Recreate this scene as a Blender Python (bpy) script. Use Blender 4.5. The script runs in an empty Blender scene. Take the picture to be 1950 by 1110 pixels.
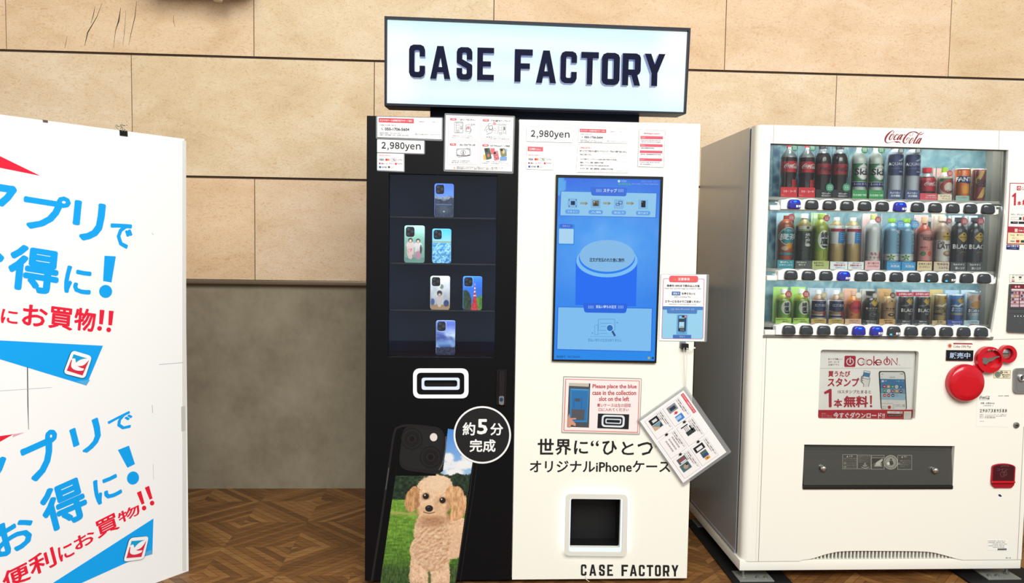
import bpy, bmesh, math, random
import numpy as np
from mathutils import Vector, Matrix
from mathutils.geometry import tessellate_polygon
random.seed(4)
SC = bpy.context.scene
COL = SC.collection
PI = math.pi

# ---------------------------------------------------------------- camera
F, VX, VY, SL = 1450.0, 897.0, 467.0, .0125
CAM = np.array([0, -4.22, 1.375])
_d = np.array([(VX-975)/F, (555-VY)/F, 1.]); _d /= np.linalg.norm(_d)
_x = np.array([1, -SL, 0.]); _x[2] = -(_x @ _d)/_d[2]; _x /= np.linalg.norm(_x)
_z = np.cross(_d, _x)
cd = bpy.data.cameras.new('camera'); cam = bpy.data.objects.new('camera', cd); COL.objects.link(cam)
cd.sensor_width = 36; cd.lens = F/1950*36; cd.clip_start = .05
# columns: camera right, up, back expressed in the world
_B = np.array([_x, _d, _z])            # rows: world axes in camera (right, up, forward)
cam.matrix_world = Matrix(((_B[0][0], _B[0][1], -_B[0][2], CAM[0]), (_B[1][0], _B[1][1], -_B[1][2], CAM[1]),
                           (_B[2][0], _B[2][1], -_B[2][2], CAM[2]), (0, 0, 0, 1)))
SC.camera = cam
def ray(px, py):
    r = np.array([(px-975)/F, (555-py)/F, 1.])
    return _B @ r

# ---------------------------------------------------------------- light and exposure
w = bpy.data.worlds.new('daylight'); SC.world = w; w.use_nodes = True
bg = w.node_tree.nodes['Background']; bg.inputs[0].default_value = (.93, .97, 1, 1); bg.inputs[1].default_value = .42
def area(name, loc, tgt, sx, sy, e, col=(1, 1, 1)):
    l = bpy.data.lights.new(name, 'AREA'); l.shape = 'RECTANGLE'; l.size = sx; l.size_y = sy; l.energy = e; l.color = col
    o = bpy.data.objects.new(name, l); COL.objects.link(o); o.location = loc
    o.rotation_euler = (Vector(tgt)-Vector(loc)).to_track_quat('-Z', 'Y').to_euler(); return o
area('window_daylight', (1.0, -6.9, 5.2), (.4, 0, 1.1), 6.5, 3.2, 720, (1, .995, .95))
SC.view_settings.view_transform = 'Standard'; SC.view_settings.look = 'None'
SC.view_settings.exposure = 0; SC.view_settings.gamma = 1; SC.view_settings.use_curve_mapping = False

# ---------------------------------------------------------------- materials
KA = .80
def lin(c):
    if isinstance(c, str):
        c = c.lstrip('#')
        if len(c) == 3: c = ''.join(q*2 for q in c)
        c = [int(c[i:i+2], 16)/255 for i in (0, 2, 4)]
    return [((v+.055)/1.055)**2.4 if v > .04045 else v/12.92 for v in c]
_mc = {}
def M(c, rough=.55, metal=0, emit=0, k=None, spec=.4, coat=0, bump=0):
    key = (c, rough, metal, emit, k, spec, coat, bump)
    if key in _mc: return _mc[key]
    m = bpy.data.materials.new('paint'); m.use_nodes = True; nt = m.node_tree; b = nt.nodes['Principled BSDF']
    kk = KA if k is None else k
    L = lin(c); b.inputs['Base Color'].default_value = [v*kk for v in L]+[1]
    b.inputs['Roughness'].default_value = rough; b.inputs['Metallic'].default_value = metal
    b.inputs['Specular IOR Level'].default_value = spec; b.inputs['Coat Weight'].default_value = coat
    if emit:
        b.inputs['Base Color'].default_value = (.01, .01, .01, 1)
        b.inputs['Specular IOR Level'].default_value = .06; b.inputs['Emission Color'].default_value = L+[1]; b.inputs['Emission Strength'].default_value = emit
    else:
        # slight unevenness of the surface, so that no paint is perfectly flat
        n = nt.nodes.new('ShaderNodeTexNoise'); n.inputs['Scale'].default_value = 60
        tc = nt.nodes.new('ShaderNodeTexCoord'); nt.links.new(tc.outputs['Object'], n.inputs['Vector'])
        mr = nt.nodes.new('ShaderNodeMapRange'); mr.inputs[3].default_value = max(0, rough-.02); mr.inputs[4].default_value = min(1, rough+.02)
        nt.links.new(n.outputs[0], mr.inputs[0]); nt.links.new(mr.outputs[0], b.inputs['Roughness'])
        if bump:
            bp = nt.nodes.new('ShaderNodeBump'); bp.inputs['Strength'].default_value = bump; bp.inputs['Distance'].default_value = .002
            nt.links.new(n.outputs[0], bp.inputs['Height']); nt.links.new(bp.outputs[0], b.inputs['Normal'])
    _mc[key] = m; return m
def clear(name, tint=(1, 1, 1), refl=.05, rough=.02, dens=0., dcol=(.5, .5, .5)):
    """clear sheet: lets light straight through, with a glossy face and an optional milky share"""
    m = bpy.data.materials.new(name); m.use_nodes = True; nt = m.node_tree; N = nt.nodes; N.clear()
    out = N.new('ShaderNodeOutputMaterial'); t = N.new('ShaderNodeBsdfTransparent'); t.inputs[0].default_value = (*tint, 1)
    g = N.new('ShaderNodeBsdfGlossy'); g.inputs['Roughness'].default_value = rough
    fr = N.new('ShaderNodeFresnel'); fr.inputs[0].default_value = 1.45
    mu = N.new('ShaderNodeMath'); mu.operation = 'MULTIPLY'; mu.inputs[1].default_value = refl/.034
    nt.links.new(fr.outputs[0], mu.inputs[0]); mu.use_clamp = True
    src = t.outputs[0]
    if dens:
        df = N.new('ShaderNodeBsdfDiffuse'); df.inputs[0].default_value = (*dcol, 1)
        mx0 = N.new('ShaderNodeMixShader'); mx0.inputs[0].default_value = dens
        nt.links.new(src, mx0.inputs[1]); nt.links.new(df.outputs[0], mx0.inputs[2]); src = mx0.outputs[0]
    mx = N.new('ShaderNodeMixShader'); nt.links.new(mu.outputs[0], mx.inputs[0]); nt.links.new(src, mx.inputs[1]); nt.links.new(g.outputs[0], mx.inputs[2])
    nt.links.new(mx.outputs[0], out.inputs[0]); return m
def vcmat(name, emit=0, rough=.5):
    m = bpy.data.materials.new(name); m.use_nodes = True; nt = m.node_tree; b = nt.nodes['Principled BSDF']
    a = nt.nodes.new('ShaderNodeAttribute'); a.attribute_name = 'Col'
    b.inputs['Roughness'].default_value = rough
    if emit:
        b.inputs['Base Color'].default_value = (.01, .01, .01, 1)
        nt.links.new(a.outputs[0], b.inputs['Emission Color']); b.inputs['Specular IOR Level'].default_value = .12; b.inputs['Emission Strength'].default_value = emit
    else:
        nt.links.new(a.outputs[0], b.inputs['Base Color'])
    return m
PRINT = vcmat('printed_picture'); GLOW = vcmat('lit_screen_picture', 1.0, .15); SIGN = vcmat('lit_sign_face', .97, .5)
def nodes_mat(name, rough=.6):
    m = bpy.data.materials.new(name); m.use_nodes = True; return m, m.node_tree, m.node_tree.nodes['Principled BSDF']
def ramp(nt, stops):
    r = nt.nodes.new('ShaderNodeValToRGB'); e = r.color_ramp.elements
    while len(e) < len(stops): e.new(.5)
    for q, (p, c) in zip(e, stops): q.position = p; q.color = [v*KA for v in lin(c)]+[1]
    return r

# ---------------------------------------------------------------- objects
BASE = {}
def tag(o, label, cat, group=None):
    o['label'] = label; o['category'] = cat
    if group: o['group'] = group
    return o
def thing(name, label, cat, loc, group=None):
    o = bpy.data.objects.new(name, None); COL.objects.link(o); o.empty_display_size = .05
    o.location = loc; BASE[o.name] = Vector(loc); return tag(o, label, cat, group)
def mk(name, vs, fs, mats, parent=None, mi=None, smooth=False, fixn=True, loc=None, vcol=None):
    """one mesh object; vs are world positions"""
    base = BASE[parent.name] if parent is not None else Vector(loc or (0, 0, 0))
    me = bpy.data.meshes.new(name)
    A = np.asarray(vs, dtype=np.float64).reshape(-1, 3)-np.array(base)
    me.from_pydata(A.tolist(), [], [tuple(f) for f in fs])
    if not isinstance(mats, (list, tuple)): mats = [mats]
    for m in mats: me.materials.append(m)
    if mi is not None: me.polygons.foreach_set('material_index', mi)
    if vcol is not None:
        a = me.color_attributes.new('Col', 'FLOAT_COLOR', 'POINT'); a.data.foreach_set('color', vcol.ravel())
    if fixn:
        bm = bmesh.new(); bm.from_mesh(me); bmesh.ops.recalc_face_normals(bm, faces=bm.faces); bm.to_mesh(me); bm.free()
    if smooth:
        me.polygons.foreach_set('use_smooth', [True]*len(me.polygons))
        try: me.set_sharp_from_angle(angle=math.radians(smooth if smooth > 1 else 40))
        except Exception: pass
    o = bpy.data.objects.new(name, me); COL.objects.link(o)
    if parent is not None: o.parent = parent
    else: o.location = base
    BASE[o.name] = base
    return o
def struct(o): o['kind'] = 'structure'; return o
def box(name, x0, x1, y0, y1, z0, z1, mat, parent=None, bev=0, seg=2, loc=None):
    bm = bmesh.new(); bmesh.ops.create_cube(bm, size=1)
    for v in bm.verts: v.co = Vector(((x0+x1)/2+v.co.x*(x1-x0), (y0+y1)/2+v.co.y*(y1-y0), (z0+z1)/2+v.co.z*(z1-z0)))
    if bev: bmesh.ops.bevel(bm, geom=bm.edges[:], offset=bev, segments=seg, profile=.6, affect='EDGES')
    vs = [v.co[:] for v in bm.verts]; bm.verts.index_update(); fs = [[v.index for v in f.verts] for f in bm.faces]; bm.free()
    return mk(name, vs, fs, mat, parent, smooth=35 if bev else False, loc=loc)
class MB:
    """collects pieces of ONE part"""
    def __init__(s): s.v, s.f, s.mi, s.m = [], [], [], []
    def add(s, vs, fs, mat):
        k = len(s.v); s.v += [tuple(q) for q in vs]; s.f += [[i+k for i in f] for f in fs]
        if mat not in s.m: s.m.append(mat)
        s.mi += [s.m.index(mat)]*len(fs); return s
    def box(s, x0, x1, y0, y1, z0, z1, mat):
        v = [(x, y, z) for x in (x0, x1) for y in (y0, y1) for z in (z0, z1)]
        return s.add(v, [(0, 1, 3, 2), (4, 6, 7, 5), (0, 4, 5, 1), (2, 3, 7, 6), (0, 2, 6, 4), (1, 5, 7, 3)], mat)
    def build(s, name, parent=None, smooth=False, loc=None, fixn=True): return mk(name, s.v, s.f, s.m, parent, s.mi, smooth, fixn, loc)
def revo(prof, axis='z', c=(0, 0, 0), seg=28):
    """lathe; prof = [(radius, height)]; axis z (up) or y (towards the viewer)"""
    vs, fs = [], []
    for r, h in prof:
        for k in range(seg):
            a = 2*PI*k/seg
            vs.append((c[0]+r*math.cos(a), c[1]+r*math.sin(a), c[2]+h) if axis == 'z' else (c[0]+r*math.cos(a), c[1]-h, c[2]+r*math.sin(a)))
    n = len(prof)
    for i in range(n-1):
        for k in range(seg): fs.append((i*seg+k, i*seg+(k+1) % seg, (i+1)*seg+(k+1) % seg, (i+1)*seg+k))
    fs.append(tuple(range(seg))); fs.append(tuple((n-1)*seg+k for k in range(seg)))
    return vs, fs
def tube(pts, r, seg=8):
    vs, fs = [], []; P = [Vector(p) for p in pts]; ref = Vector((.3, .5, .81)).normalized()
    for i, p in enumerate(P):
        d = (P[min(i+1, len(P)-1)]-P[max(i-1, 0)]).normalized(); a = d.cross(ref).normalized(); b = d.cross(a)
        for k in range(seg): vs.append(p+a*(r*math.cos(2*PI*k/seg))+b*(r*math.sin(2*PI*k/seg)))
    for i in range(len(P)-1):
        for k in range(seg): fs.append((i*seg+k, i*seg+(k+1) % seg, (i+1)*seg+(k+1) % seg, (i+1)*seg+k))
    fs.append(tuple(range(seg))); fs.append(tuple((len(P)-1)*seg+k for k in range(seg)))
    return vs, fs

# ---------------------------------------------------------------- planes, prints and lettering
class Pl:
    def __init__(s, O, U=(1, 0, 0), V=(0, 0, 1)):
        s.O, s.U, s.V = (np.array(q, float) for q in (O, U, V)); s.N = np.cross(s.U, s.V)
    def uv(s, px, py):
        d = ray(px, py); t = ((s.O-CAM) @ s.N)/(d @ s.N); q = CAM+d*t-s.O
        return (q @ s.U, q @ s.V)
    def P(s, u, v, d=0): return s.O+s.U*u+s.V*v+s.N*d
class Cyl:
    """front of an upright cylinder standing at (cx, cy); u is metres along its skin"""
    def __init__(s, cx, cy, r): s.cx, s.cy, s.r = cx, cy, r; s.pl = Pl((cx, cy-r, 0))
    def uv(s, px, py):
        u, v = s.pl.uv(px, py); q = max(-.999, min(.999, u/s.r)); return (math.asin(q)*s.r, v)
    def P(s, u, v, d=0):
        a = u/s.r; r = s.r+d; return np.array([s.cx+r*math.sin(a), s.cy-r*math.cos(a), v])
def front(y): return Pl((0, y, 0))
LT = .0005
_tx = {}
def text_mesh(s, bold):
    k = (s, bold)
    if k in _tx: return _tx[k]
    c = bpy.data.curves.new('t', 'FONT'); c.body = s; c.resolution_u = 2; c.offset = bold
    o = bpy.data.objects.new('t', c); COL.objects.link(o)
    dg = bpy.context.evaluated_depsgraph_get(); me = bpy.data.meshes.new_from_object(o.evaluated_get(dg))
    v = np.array([q.co[:2] for q in me.vertices]) if len(me.vertices) else np.zeros((1, 2)); f = [tuple(p.vertices) for p in me.polygons]
    lo, hi = v.min(0), v.max(0); sz = np.maximum(hi-lo, 1e-4)
    r = ((v-lo)/sz, f, sz[0]/sz[1]); bpy.data.objects.remove(o); bpy.data.curves.remove(c); bpy.data.meshes.remove(me)
    _tx[k] = r; return r
def rounded(pts, r, n=5):
    out = []; m = len(pts)
    for i in range(m):
        p0, p, p1 = (np.array(pts[(i+q) % m], float) for q in (-1, 0, 1))
        a, b = p0-p, p1-p; la, lb = np.linalg.norm(a), np.linalg.norm(b); rr = min(r, la*.49, lb*.49)
        A, Bq = p+a/la*rr, p+b/lb*rr
        for k in range(n+1):
            t = k/n; out.append(tuple((1-t)**2*A+2*t*(1-t)*p+t*t*Bq))
    return out
def rrect(x0, y0, x1, y1, r=0, n=5):
    q = [(x0, y0), (x1, y0), (x1, y1), (x0, y1)]
    return rounded(q, r, n) if r else q
def ellp(cx, cy, rx, ry=None, n=28, a0=0, a1=2*PI, rot=0):
    ry = rx if ry is None else ry; c, s = math.cos(rot), math.sin(rot); o = []
    for k in range(n):
        a = a0+(a1-a0)*k/(n if a1-a0 > 6.28 else n-1); x, y = rx*math.cos(a), ry*math.sin(a)
        o.append((cx+x*c-y*s, cy+x*s+y*c))
    return o
def spline(P, n=6):
    P = [np.array(p, float) for p in P]; out = []
    for i in range(len(P)-1):
        p0, p1, p2, p3 = P[max(i-1, 0)], P[i], P[i+1], P[min(i+2, len(P)-1)]
        for k in range(n):
            t = k/n; out.append(.5*((2*p1)+(p2-p0)*t+(2*p0-5*p1+4*p2-p3)*t*t+(3*p1-p0-3*p2+p3)*t**3))
    out.append(P[-1]); return out
def strips(uvs, fs, w):
    """cut faces into narrow upright strips so that they follow a round surface"""
    V, Fo = [], []
    for f in fs:
        P = [tuple(uvs[i]) for i in f]; lo, hi = min(p[0] for p in P), max(p[0] for p in P)
        for k in range(math.floor(lo/w), math.floor(hi/w)+1):
            Q = P
            for lim, sg in ((k*w, 1), ((k+1)*w, -1)):
                R = []
                for i, a in enumerate(Q):
                    b = Q[(i+1) % len(Q)]; da, db = sg*(a[0]-lim), sg*(b[0]-lim)
                    if da >= 0: R.append(a)
                    if (da > 0 > db) or (da < 0 < db): t = da/(da-db); R.append((a[0]+(b[0]-a[0])*t, a[1]+(b[1]-a[1])*t))
                Q = R
                if not Q: break
            if len(Q) > 2: Fo.append(tuple(range(len(V), len(V)+len(Q)))); V += Q
    return V, Fo
class Art:
    """flat print: shapes laid over each other on a sheet, read in the pixels of a crop of the photograph (or own units)"""
    def __init__(s, pl, z=(0, 0, 1), mapf=None, d=0, emit=0, rough=.5):
        s.pl, s.z, s.mapf, s.d, s.emit, s.rough = pl, z, mapf, d, emit, rough; s.mb = MB()
    def m(s, x, y):
        if s.mapf: return s.mapf(x, y)
        return s.pl.uv(s.z[0]+x/s.z[2], s.z[1]+y/s.z[2])
    def mat(s, c): return c if not isinstance(c, str) else (M(c, emit=s.emit) if s.emit else M(c, s.rough))
    def put(s, uvs, fs, c, lay):
        if isinstance(s.pl, Cyl) and uvs: uvs, fs = strips(list(uvs), fs, s.pl.r*.22)
        s.mb.add([s.pl.P(u, v, s.d+lay*LT) for u, v in uvs], fs, s.mat(c))
    def poly(s, pts, c, lay=1, holes=()):
        L = [list(pts)]+[list(h) for h in holes]
        if len(L) == 1 and len(L[0]) <= 4: fs = [tuple(range(len(L[0])))]
        else: fs = tessellate_polygon([[Vector((p[0], p[1], 0)) for p in q] for q in L])
        s.put([s.m(*p) for q in L for p in q], fs, c, lay)
    def rect(s, x0, y0, x1, y1, c, lay=1, r=0):
        """square to the sheet's own edges"""
        xc, yc = (x0+x1)/2, (y0+y1)/2; u0, u1 = s.m(x0, yc)[0], s.m(x1, yc)[0]; v0, v1 = s.m(xc, y0)[1], s.m(xc, y1)[1]
        q = [(u0, v0), (u1, v0), (u1, v1), (u0, v1)]
        if r: q = rounded(q, r*abs(u1-u0)/max(abs(x1-x0), 1e-6), 4)
        s.put(q, [tuple(range(len(q)))], c, lay)
    def frame(s, x0, y0, x1, y1, w, c, lay=1, r=0):
        a = rrect(x0, y0, x1, y1, r); b = rrect(x0+w, y0+w, x1-w, y1-w, max(r-w, 0) if r else 0); s.poly(a, c, lay, [b[::-1]])
    def ell(s, cx, cy, rx, ry, c, lay=1, rot=0, n=24): s.poly(ellp(cx, cy, rx, ry, n, rot=rot), c, lay)
    def ring(s, cx, cy, ro, ri, c, lay=1, n=40): s.poly(ellp(cx, cy, ro, ro, n), c, lay, [ellp(cx, cy, ri, ri, n)[::-1]])
    def line(s, pts, w, c, lay=1, closed=False):
        P = [np.array(p[:2], float) for p in pts]; W = [(p[2] if len(p) > 2 else w)/2 for p in pts]
        if closed: P.append(P[0]); W.append(W[0])
        L, R = [], []
        for i, p in enumerate(P):
            d = P[min(i+1, len(P)-1)]-P[max(i-1, 0)]; d = d/(np.linalg.norm(d)+1e-9); n = np.array([-d[1], d[0]]); L.append(p+n*W[i]); R.append(p-n*W[i])
        s.put([s.m(*q) for q in L+R], [(i, i+1, len(L)+i+1, len(L)+i) for i in range(len(L)-1)], c, lay)
    def thick(s, q, f, c, lay, bold, h):
        """heavy weight: the outline spread evenly in eight directions"""
        if bold < .025: return s.put(q, f, c, lay)
        q = np.array(q); lo, hi = q.min(0), q.max(0); r = bold*.8*h; mid = (lo+hi)/2
        q = mid+(q-mid)*np.maximum(1-2*r/np.maximum(hi-lo, 1e-6), .3)
        for k in range(8): s.put((q+r*np.array([math.cos(k*PI/4), math.sin(k*PI/4)])).tolist(), f, c, lay+k*.004)
    def text(s, t, x0, y0, x1, y1, c, lay=2, bold=0., rot=0):
        v, f, asp = text_mesh(t, bold if bold < .025 else 0.); xc, yc = (x0+x1)/2, (y0+y1)/2
        if x1 is None: x1 = x0+(y1-y0)*asp; xc = (x0+x1)/2
        u0, u1 = s.m(x0, yc)[0], s.m(x1, yc)[0]; v0, v1 = s.m(xc, y1)[1], s.m(xc, y0)[1]
        q = [(u0+(u1-u0)*a, v0+(v1-v0)*b) for a, b in v]
        if rot:
            cu, cv = (u0+u1)/2, (v0+v1)/2; C, S = math.cos(rot), math.sin(rot)
            q = [(cu+(a-cu)*C-(b-cv)*S, cv+(a-cu)*S+(b-cv)*C) for a, b in q]
        s.thick(q, f, c, lay, bold, abs(v1-v0))
    def skew(s, t, x0, y0, x1, y1, sl, k, c, lay=2, bold=0.):
        """glyph leaning inside its box: sl = drop per step right, k = step right per step down"""
        v, f, asp = text_mesh(t, 0.); W, H = x1-x0, y1-y0
        w = (W-abs(k)*H)/(1-abs(k)*abs(sl)); h = H-abs(sl)*w
        tlx = x0+(0 if k > 0 else -k*h); tly = y0+(0 if sl > 0 else -sl*w)
        q = [s.m(tlx+a*w+(1-b)*h*k, tly+a*w*sl+(1-b)*h) for a, b in v]; s.thick(q, f, c, lay, bold, abs(s.m(x0, y0)[1]-s.m(x0, y0+h)[1]))
    def build(s, name, parent): return s.mb.build(name, parent, fixn=False)
def loops_uv(pl, z, loops): return [[pl.uv(z[0]+x/z[2], z[1]+y/z[2]) for x, y in L] for L in loops]
def solid(name, pl, loops, d0, d1, mat, parent=None, side=None, loc=None):
    """plate of the outline loops[0] with holes, from depth d0 to d1"""
    P = [Vector((u, v, 0)) for L in loops for u, v in L]; n = len(P)
    tri = tessellate_polygon([[Vector((u, v, 0)) for u, v in L] for L in loops])
    mb = MB(); vs = [pl.P(p.x, p.y, d1) for p in P]+[pl.P(p.x, p.y, d0) for p in P]
    fs = [tuple(t) for t in tri]+[tuple(i+n for i in t[::-1]) for t in tri]; mb.add(vs, fs, mat); sd = []; k = 0
    for L in loops:
        m = len(L); sd += [(k+i, k+(i+1) % m, n+k+(i+1) % m, n+k+i) for i in range(m)]; k += m
    mats = [mat]+([side] if side else [])
    return mk(name, mb.v, mb.f+sd, mats, parent, [0]*len(mb.f)+[len(mats)-1]*len(sd), loc=loc)
def vnoise(x, y, seed=0):
    def h(i, j):
        n = (i.astype(np.int64)*374761393+j.astype(np.int64)*668265263+seed*974711) & 0x7fffffff
        n = ((n ^ (n >> 13))*1274126177) & 0x7fffffff; return (n ^ (n >> 16)) % 10007/10007.
    xi, yi = np.floor(x), np.floor(y); fx, fy = x-xi, y-yi; fx = fx*fx*(3-2*fx); fy = fy*fy*(3-2*fy)
    return (h(xi, yi)*(1-fx)+h(xi+1, yi)*fx)*(1-fy)+(h(xi, yi+1)*(1-fx)+h(xi+1, yi+1)*fx)*fy
def fbm(x, y, seed=0, o=4):
    r = 0; a = .5
    for k in range(o): r = r+a*vnoise(x*2**k, y*2**k, seed+k); a /= 2
    return r/(1-.5**o)
def picture(name, pl, quad, nx, ny, func, parent, d=.001, mask=None, mat=None):
    """printed picture on a fine grid; quad = photo pixels TL TR BR BL; func(S, T) -> colours"""
    T, S = np.meshgrid(np.linspace(0, 1, ny), np.linspace(0, 1, nx), indexing='ij')
    q = [np.array(pl.uv(*p)) for p in quad]
    UV = (q[0][None, None]*((1-S)*(1-T))[..., None]+q[1]*(S*(1-T))[..., None]+q[2]*(S*T)[..., None]+q[3]*((1-S)*T)[..., None])
    c = np.clip(func(S, T), 0, 1); c = np.where(c > .04045, ((c+.055)/1.055)**2.4, c/12.92)*(1 if mat in (GLOW, SIGN) else KA)
    V = pl.O+UV[..., 0:1]*pl.U+UV[..., 1:2]*pl.V+pl.N*d
    col = np.ones((ny, nx, 4)); col[..., :3] = c
    I = np.arange(nx*ny).reshape(ny, nx)
    ok = np.ones((ny-1, nx-1), bool) if mask is None else mask(S, T)[:-1, :-1]
    fs = np.stack([I[1:, :-1], I[1:, 1:], I[:-1, 1:], I[:-1, :-1]], -1)[ok].tolist()
    return mk(name, V.reshape(-1, 3), fs, mat or PRINT, parent, fixn=False, vcol=col.reshape(-1, 4))
def rgb(*c): return np.array(c)/255.
def lay(img, m, c):
    m = np.asarray(m, float); m = m[..., None] if m.ndim == 2 else m
    return img*(1-m)+np.asarray(c)*m
def el(X, Y, cx, cy, rx, ry, soft=.15, rot=0):
    c, s = math.cos(rot), math.sin(rot); x, y = X-cx, Y-cy
    q = np.sqrt(((x*c+y*s)/rx)**2+((-x*s+y*c)/ry)**2); return np.clip((1-q)/soft+.5, 0, 1)

# glyph outlines of the two block-letter logos, unit box, y down
def _G():
    t, b = .34, .17
    G = {}
    G['C'] = [[(.27, 0), (.73, 0), (.92, .05), (1, .15), (1, .36), (.66, .36), (.66, .2), (.6, b), (.4, b), (t, .2), (t, .8), (.4, 1-b), (.6, 1-b), (.66, .8), (.66, .64), (1, .64), (1, .85), (.92, .95), (.73, 1), (.27, 1), (.08, .95), (0, .85), (0, .15), (.08, .05)]]
    G['A'] = [[(.34, 0), (.66, 0), (1, 1), (.7, 1), (.65, .8), (.35, .8), (.3, 1), (0, 1)], [(.5, .3), (.41, .64), (.59, .64)]]
    G['S'] = [[(.27, 0), (.73, 0), (.92, .05), (1, .15), (1, .38), (.64, .38), (.64, .2), (.58, b), (.42, b), (.36, .2), (.36, .37), (.97, .53), (1, .57), (1, .85), (.92, .95), (.73, 1), (.27, 1), (.08, .95), (0, .85), (0, .64), (.36, .64), (.36, .8), (.42, 1-b), (.58, 1-b), (.64, .8), (.64, .65), (.05, .5), (0, .46), (0, .15), (.08, .05)]]
    G['E'] = [[(0, 0), (1, 0), (1, b), (t, b), (t, .42), (.82, .42), (.82, .58), (t, .58), (t, 1-b), (1, 1-b), (1, 1), (0, 1)]]
    G['F'] = [[(0, 0), (1, 0), (1, b+.02), (t, b+.02), (t, .43), (.85, .43), (.85, .6), (t, .6), (t, 1), (0, 1)]]
    G['T'] = [[(0, 0), (1, 0), (1, b+.02), (.66, b+.02), (.66, 1), (.34, 1), (.34, b+.02), (0, b+.02)]]
    G['O'] = [[(.27, 0), (.73, 0), (.92, .05), (1, .15), (1, .85), (.92, .95), (.73, 1), (.27, 1), (.08, .95), (0, .85), (0, .15), (.08, .05)], [(.34, .19), (.34, .81), (.66, .81), (.66, .19)]]
    G['R'] = [[(0, 0), (.75, 0), (.93, .05), (1, .14), (1, .54), (.95, .62), (.82, .67), (.99, 1), (.66, 1), (.5, .68), (.33, .68), (.33, 1), (0, 1)], [(.33, .19), (.33, .5), (.67, .5), (.67, .19)]]
    G['Y'] = [[(0, 0), (.31, 0), (.5, .33), (.69, 0), (1, 0), (.64, .6), (.64, 1), (.35, 1), (.35, .6)]]
    return G
GL = _G()
# flowing script wordmark: strokes (x, y, width) in the pixels of a 1950 x 812 crop
SCRIPT = [[(490, 195, 45), (530, 140, 22), (490, 98, 25), (420, 115, 38), (300, 215, 72), (200, 340, 88), (145, 470, 82), (150, 570, 62), (200, 625, 42), (270, 640, 24), (420, 605, 16), (540, 585, 22), (650, 600, 72), (720, 595, 52), (780, 612, 36), (840, 660, 8)],
 [(500, 250, 26), (430, 262, 44), (350, 370, 62), (320, 470, 58), (360, 492, 32), (430, 440, 22), (510, 330, 20), (530, 270, 22), (500, 245, 22)], [(440, 280, 14), (480, 330, 16), (540, 330, 16)],
 [(680, 310, 34), (715, 280, 20), (690, 245, 24), (600, 310, 48), (530, 430, 62), (530, 490, 52), (590, 490, 27), (680, 430, 16)],
 [(870, 260, 32), (780, 310, 48), (690, 440, 62), (670, 490, 48), (720, 480, 27), (860, 310, 22), (920, 265, 38)], [(920, 265, 42), (840, 390, 54), (780, 480, 48), (820, 490, 27), (900, 410, 14)],
 [(970, 292, 40), (1024, 262, 40)],
 [(1600, 222, 48), (1520, 172, 52), (1440, 145, 42), (1330, 140, 22), (1220, 180, 44), (1080, 300, 68), (960, 480, 78), (940, 590, 68), (990, 650, 42), (1060, 640, 27), (1150, 550, 18), (1200, 440, 18), (1180, 400, 20), (1120, 430, 34), (1060, 530, 34)],
 [(1340, 150, 16), (1370, 220, 16), (1330, 300, 16), (1250, 335, 16), (1220, 290, 16), (1260, 200, 14), (1320, 150, 20)],
 [(1370, 410, 26), (1290, 460, 44), (1210, 590, 58), (1200, 650, 48), (1260, 630, 24), (1350, 530, 18), (1385, 440, 20), (1360, 405, 22)], [(1310, 480, 14), (1350, 520, 14), (1400, 510, 14)],
 [(1760, 190, 16), (1750, 155, 16), (1700, 170, 27), (1600, 270, 48), (1490, 440, 58), (1410, 600, 58), (1390, 650, 48), (1440, 650, 27), (1500, 600, 14)], [(1500, 460, 12), (1600, 360, 12), (1690, 290, 12)], [(1650, 265, 27), (1740, 255, 34), (1820, 215, 22), (1870, 160, 8)],
 [(1700, 430, 32), (1620, 470, 48), (1530, 590, 58), (1500, 650, 48), (1560, 640, 27), (1680, 490, 22), (1750, 425, 38)], [(1750, 425, 42), (1670, 560, 54), (1600, 660, 48), (1650, 650, 24), (1730, 570, 12)]]
def script(A, x0, y0, x1, y1, c, lay_=2, fat=1.0, drop=0, upto=99):
    for st in SCRIPT[:upto]:
        P = spline(st, 4); q = []
        for p in P: q.append((x0+(p[0]-110)/1770*(x1-x0), y0+(p[1]-85)/615*(y1-y0)+drop*(p[0]-110)/1770, p[2]*(x1-x0)/1770*fat))
        A.line(q, 1, c, lay_)

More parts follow.
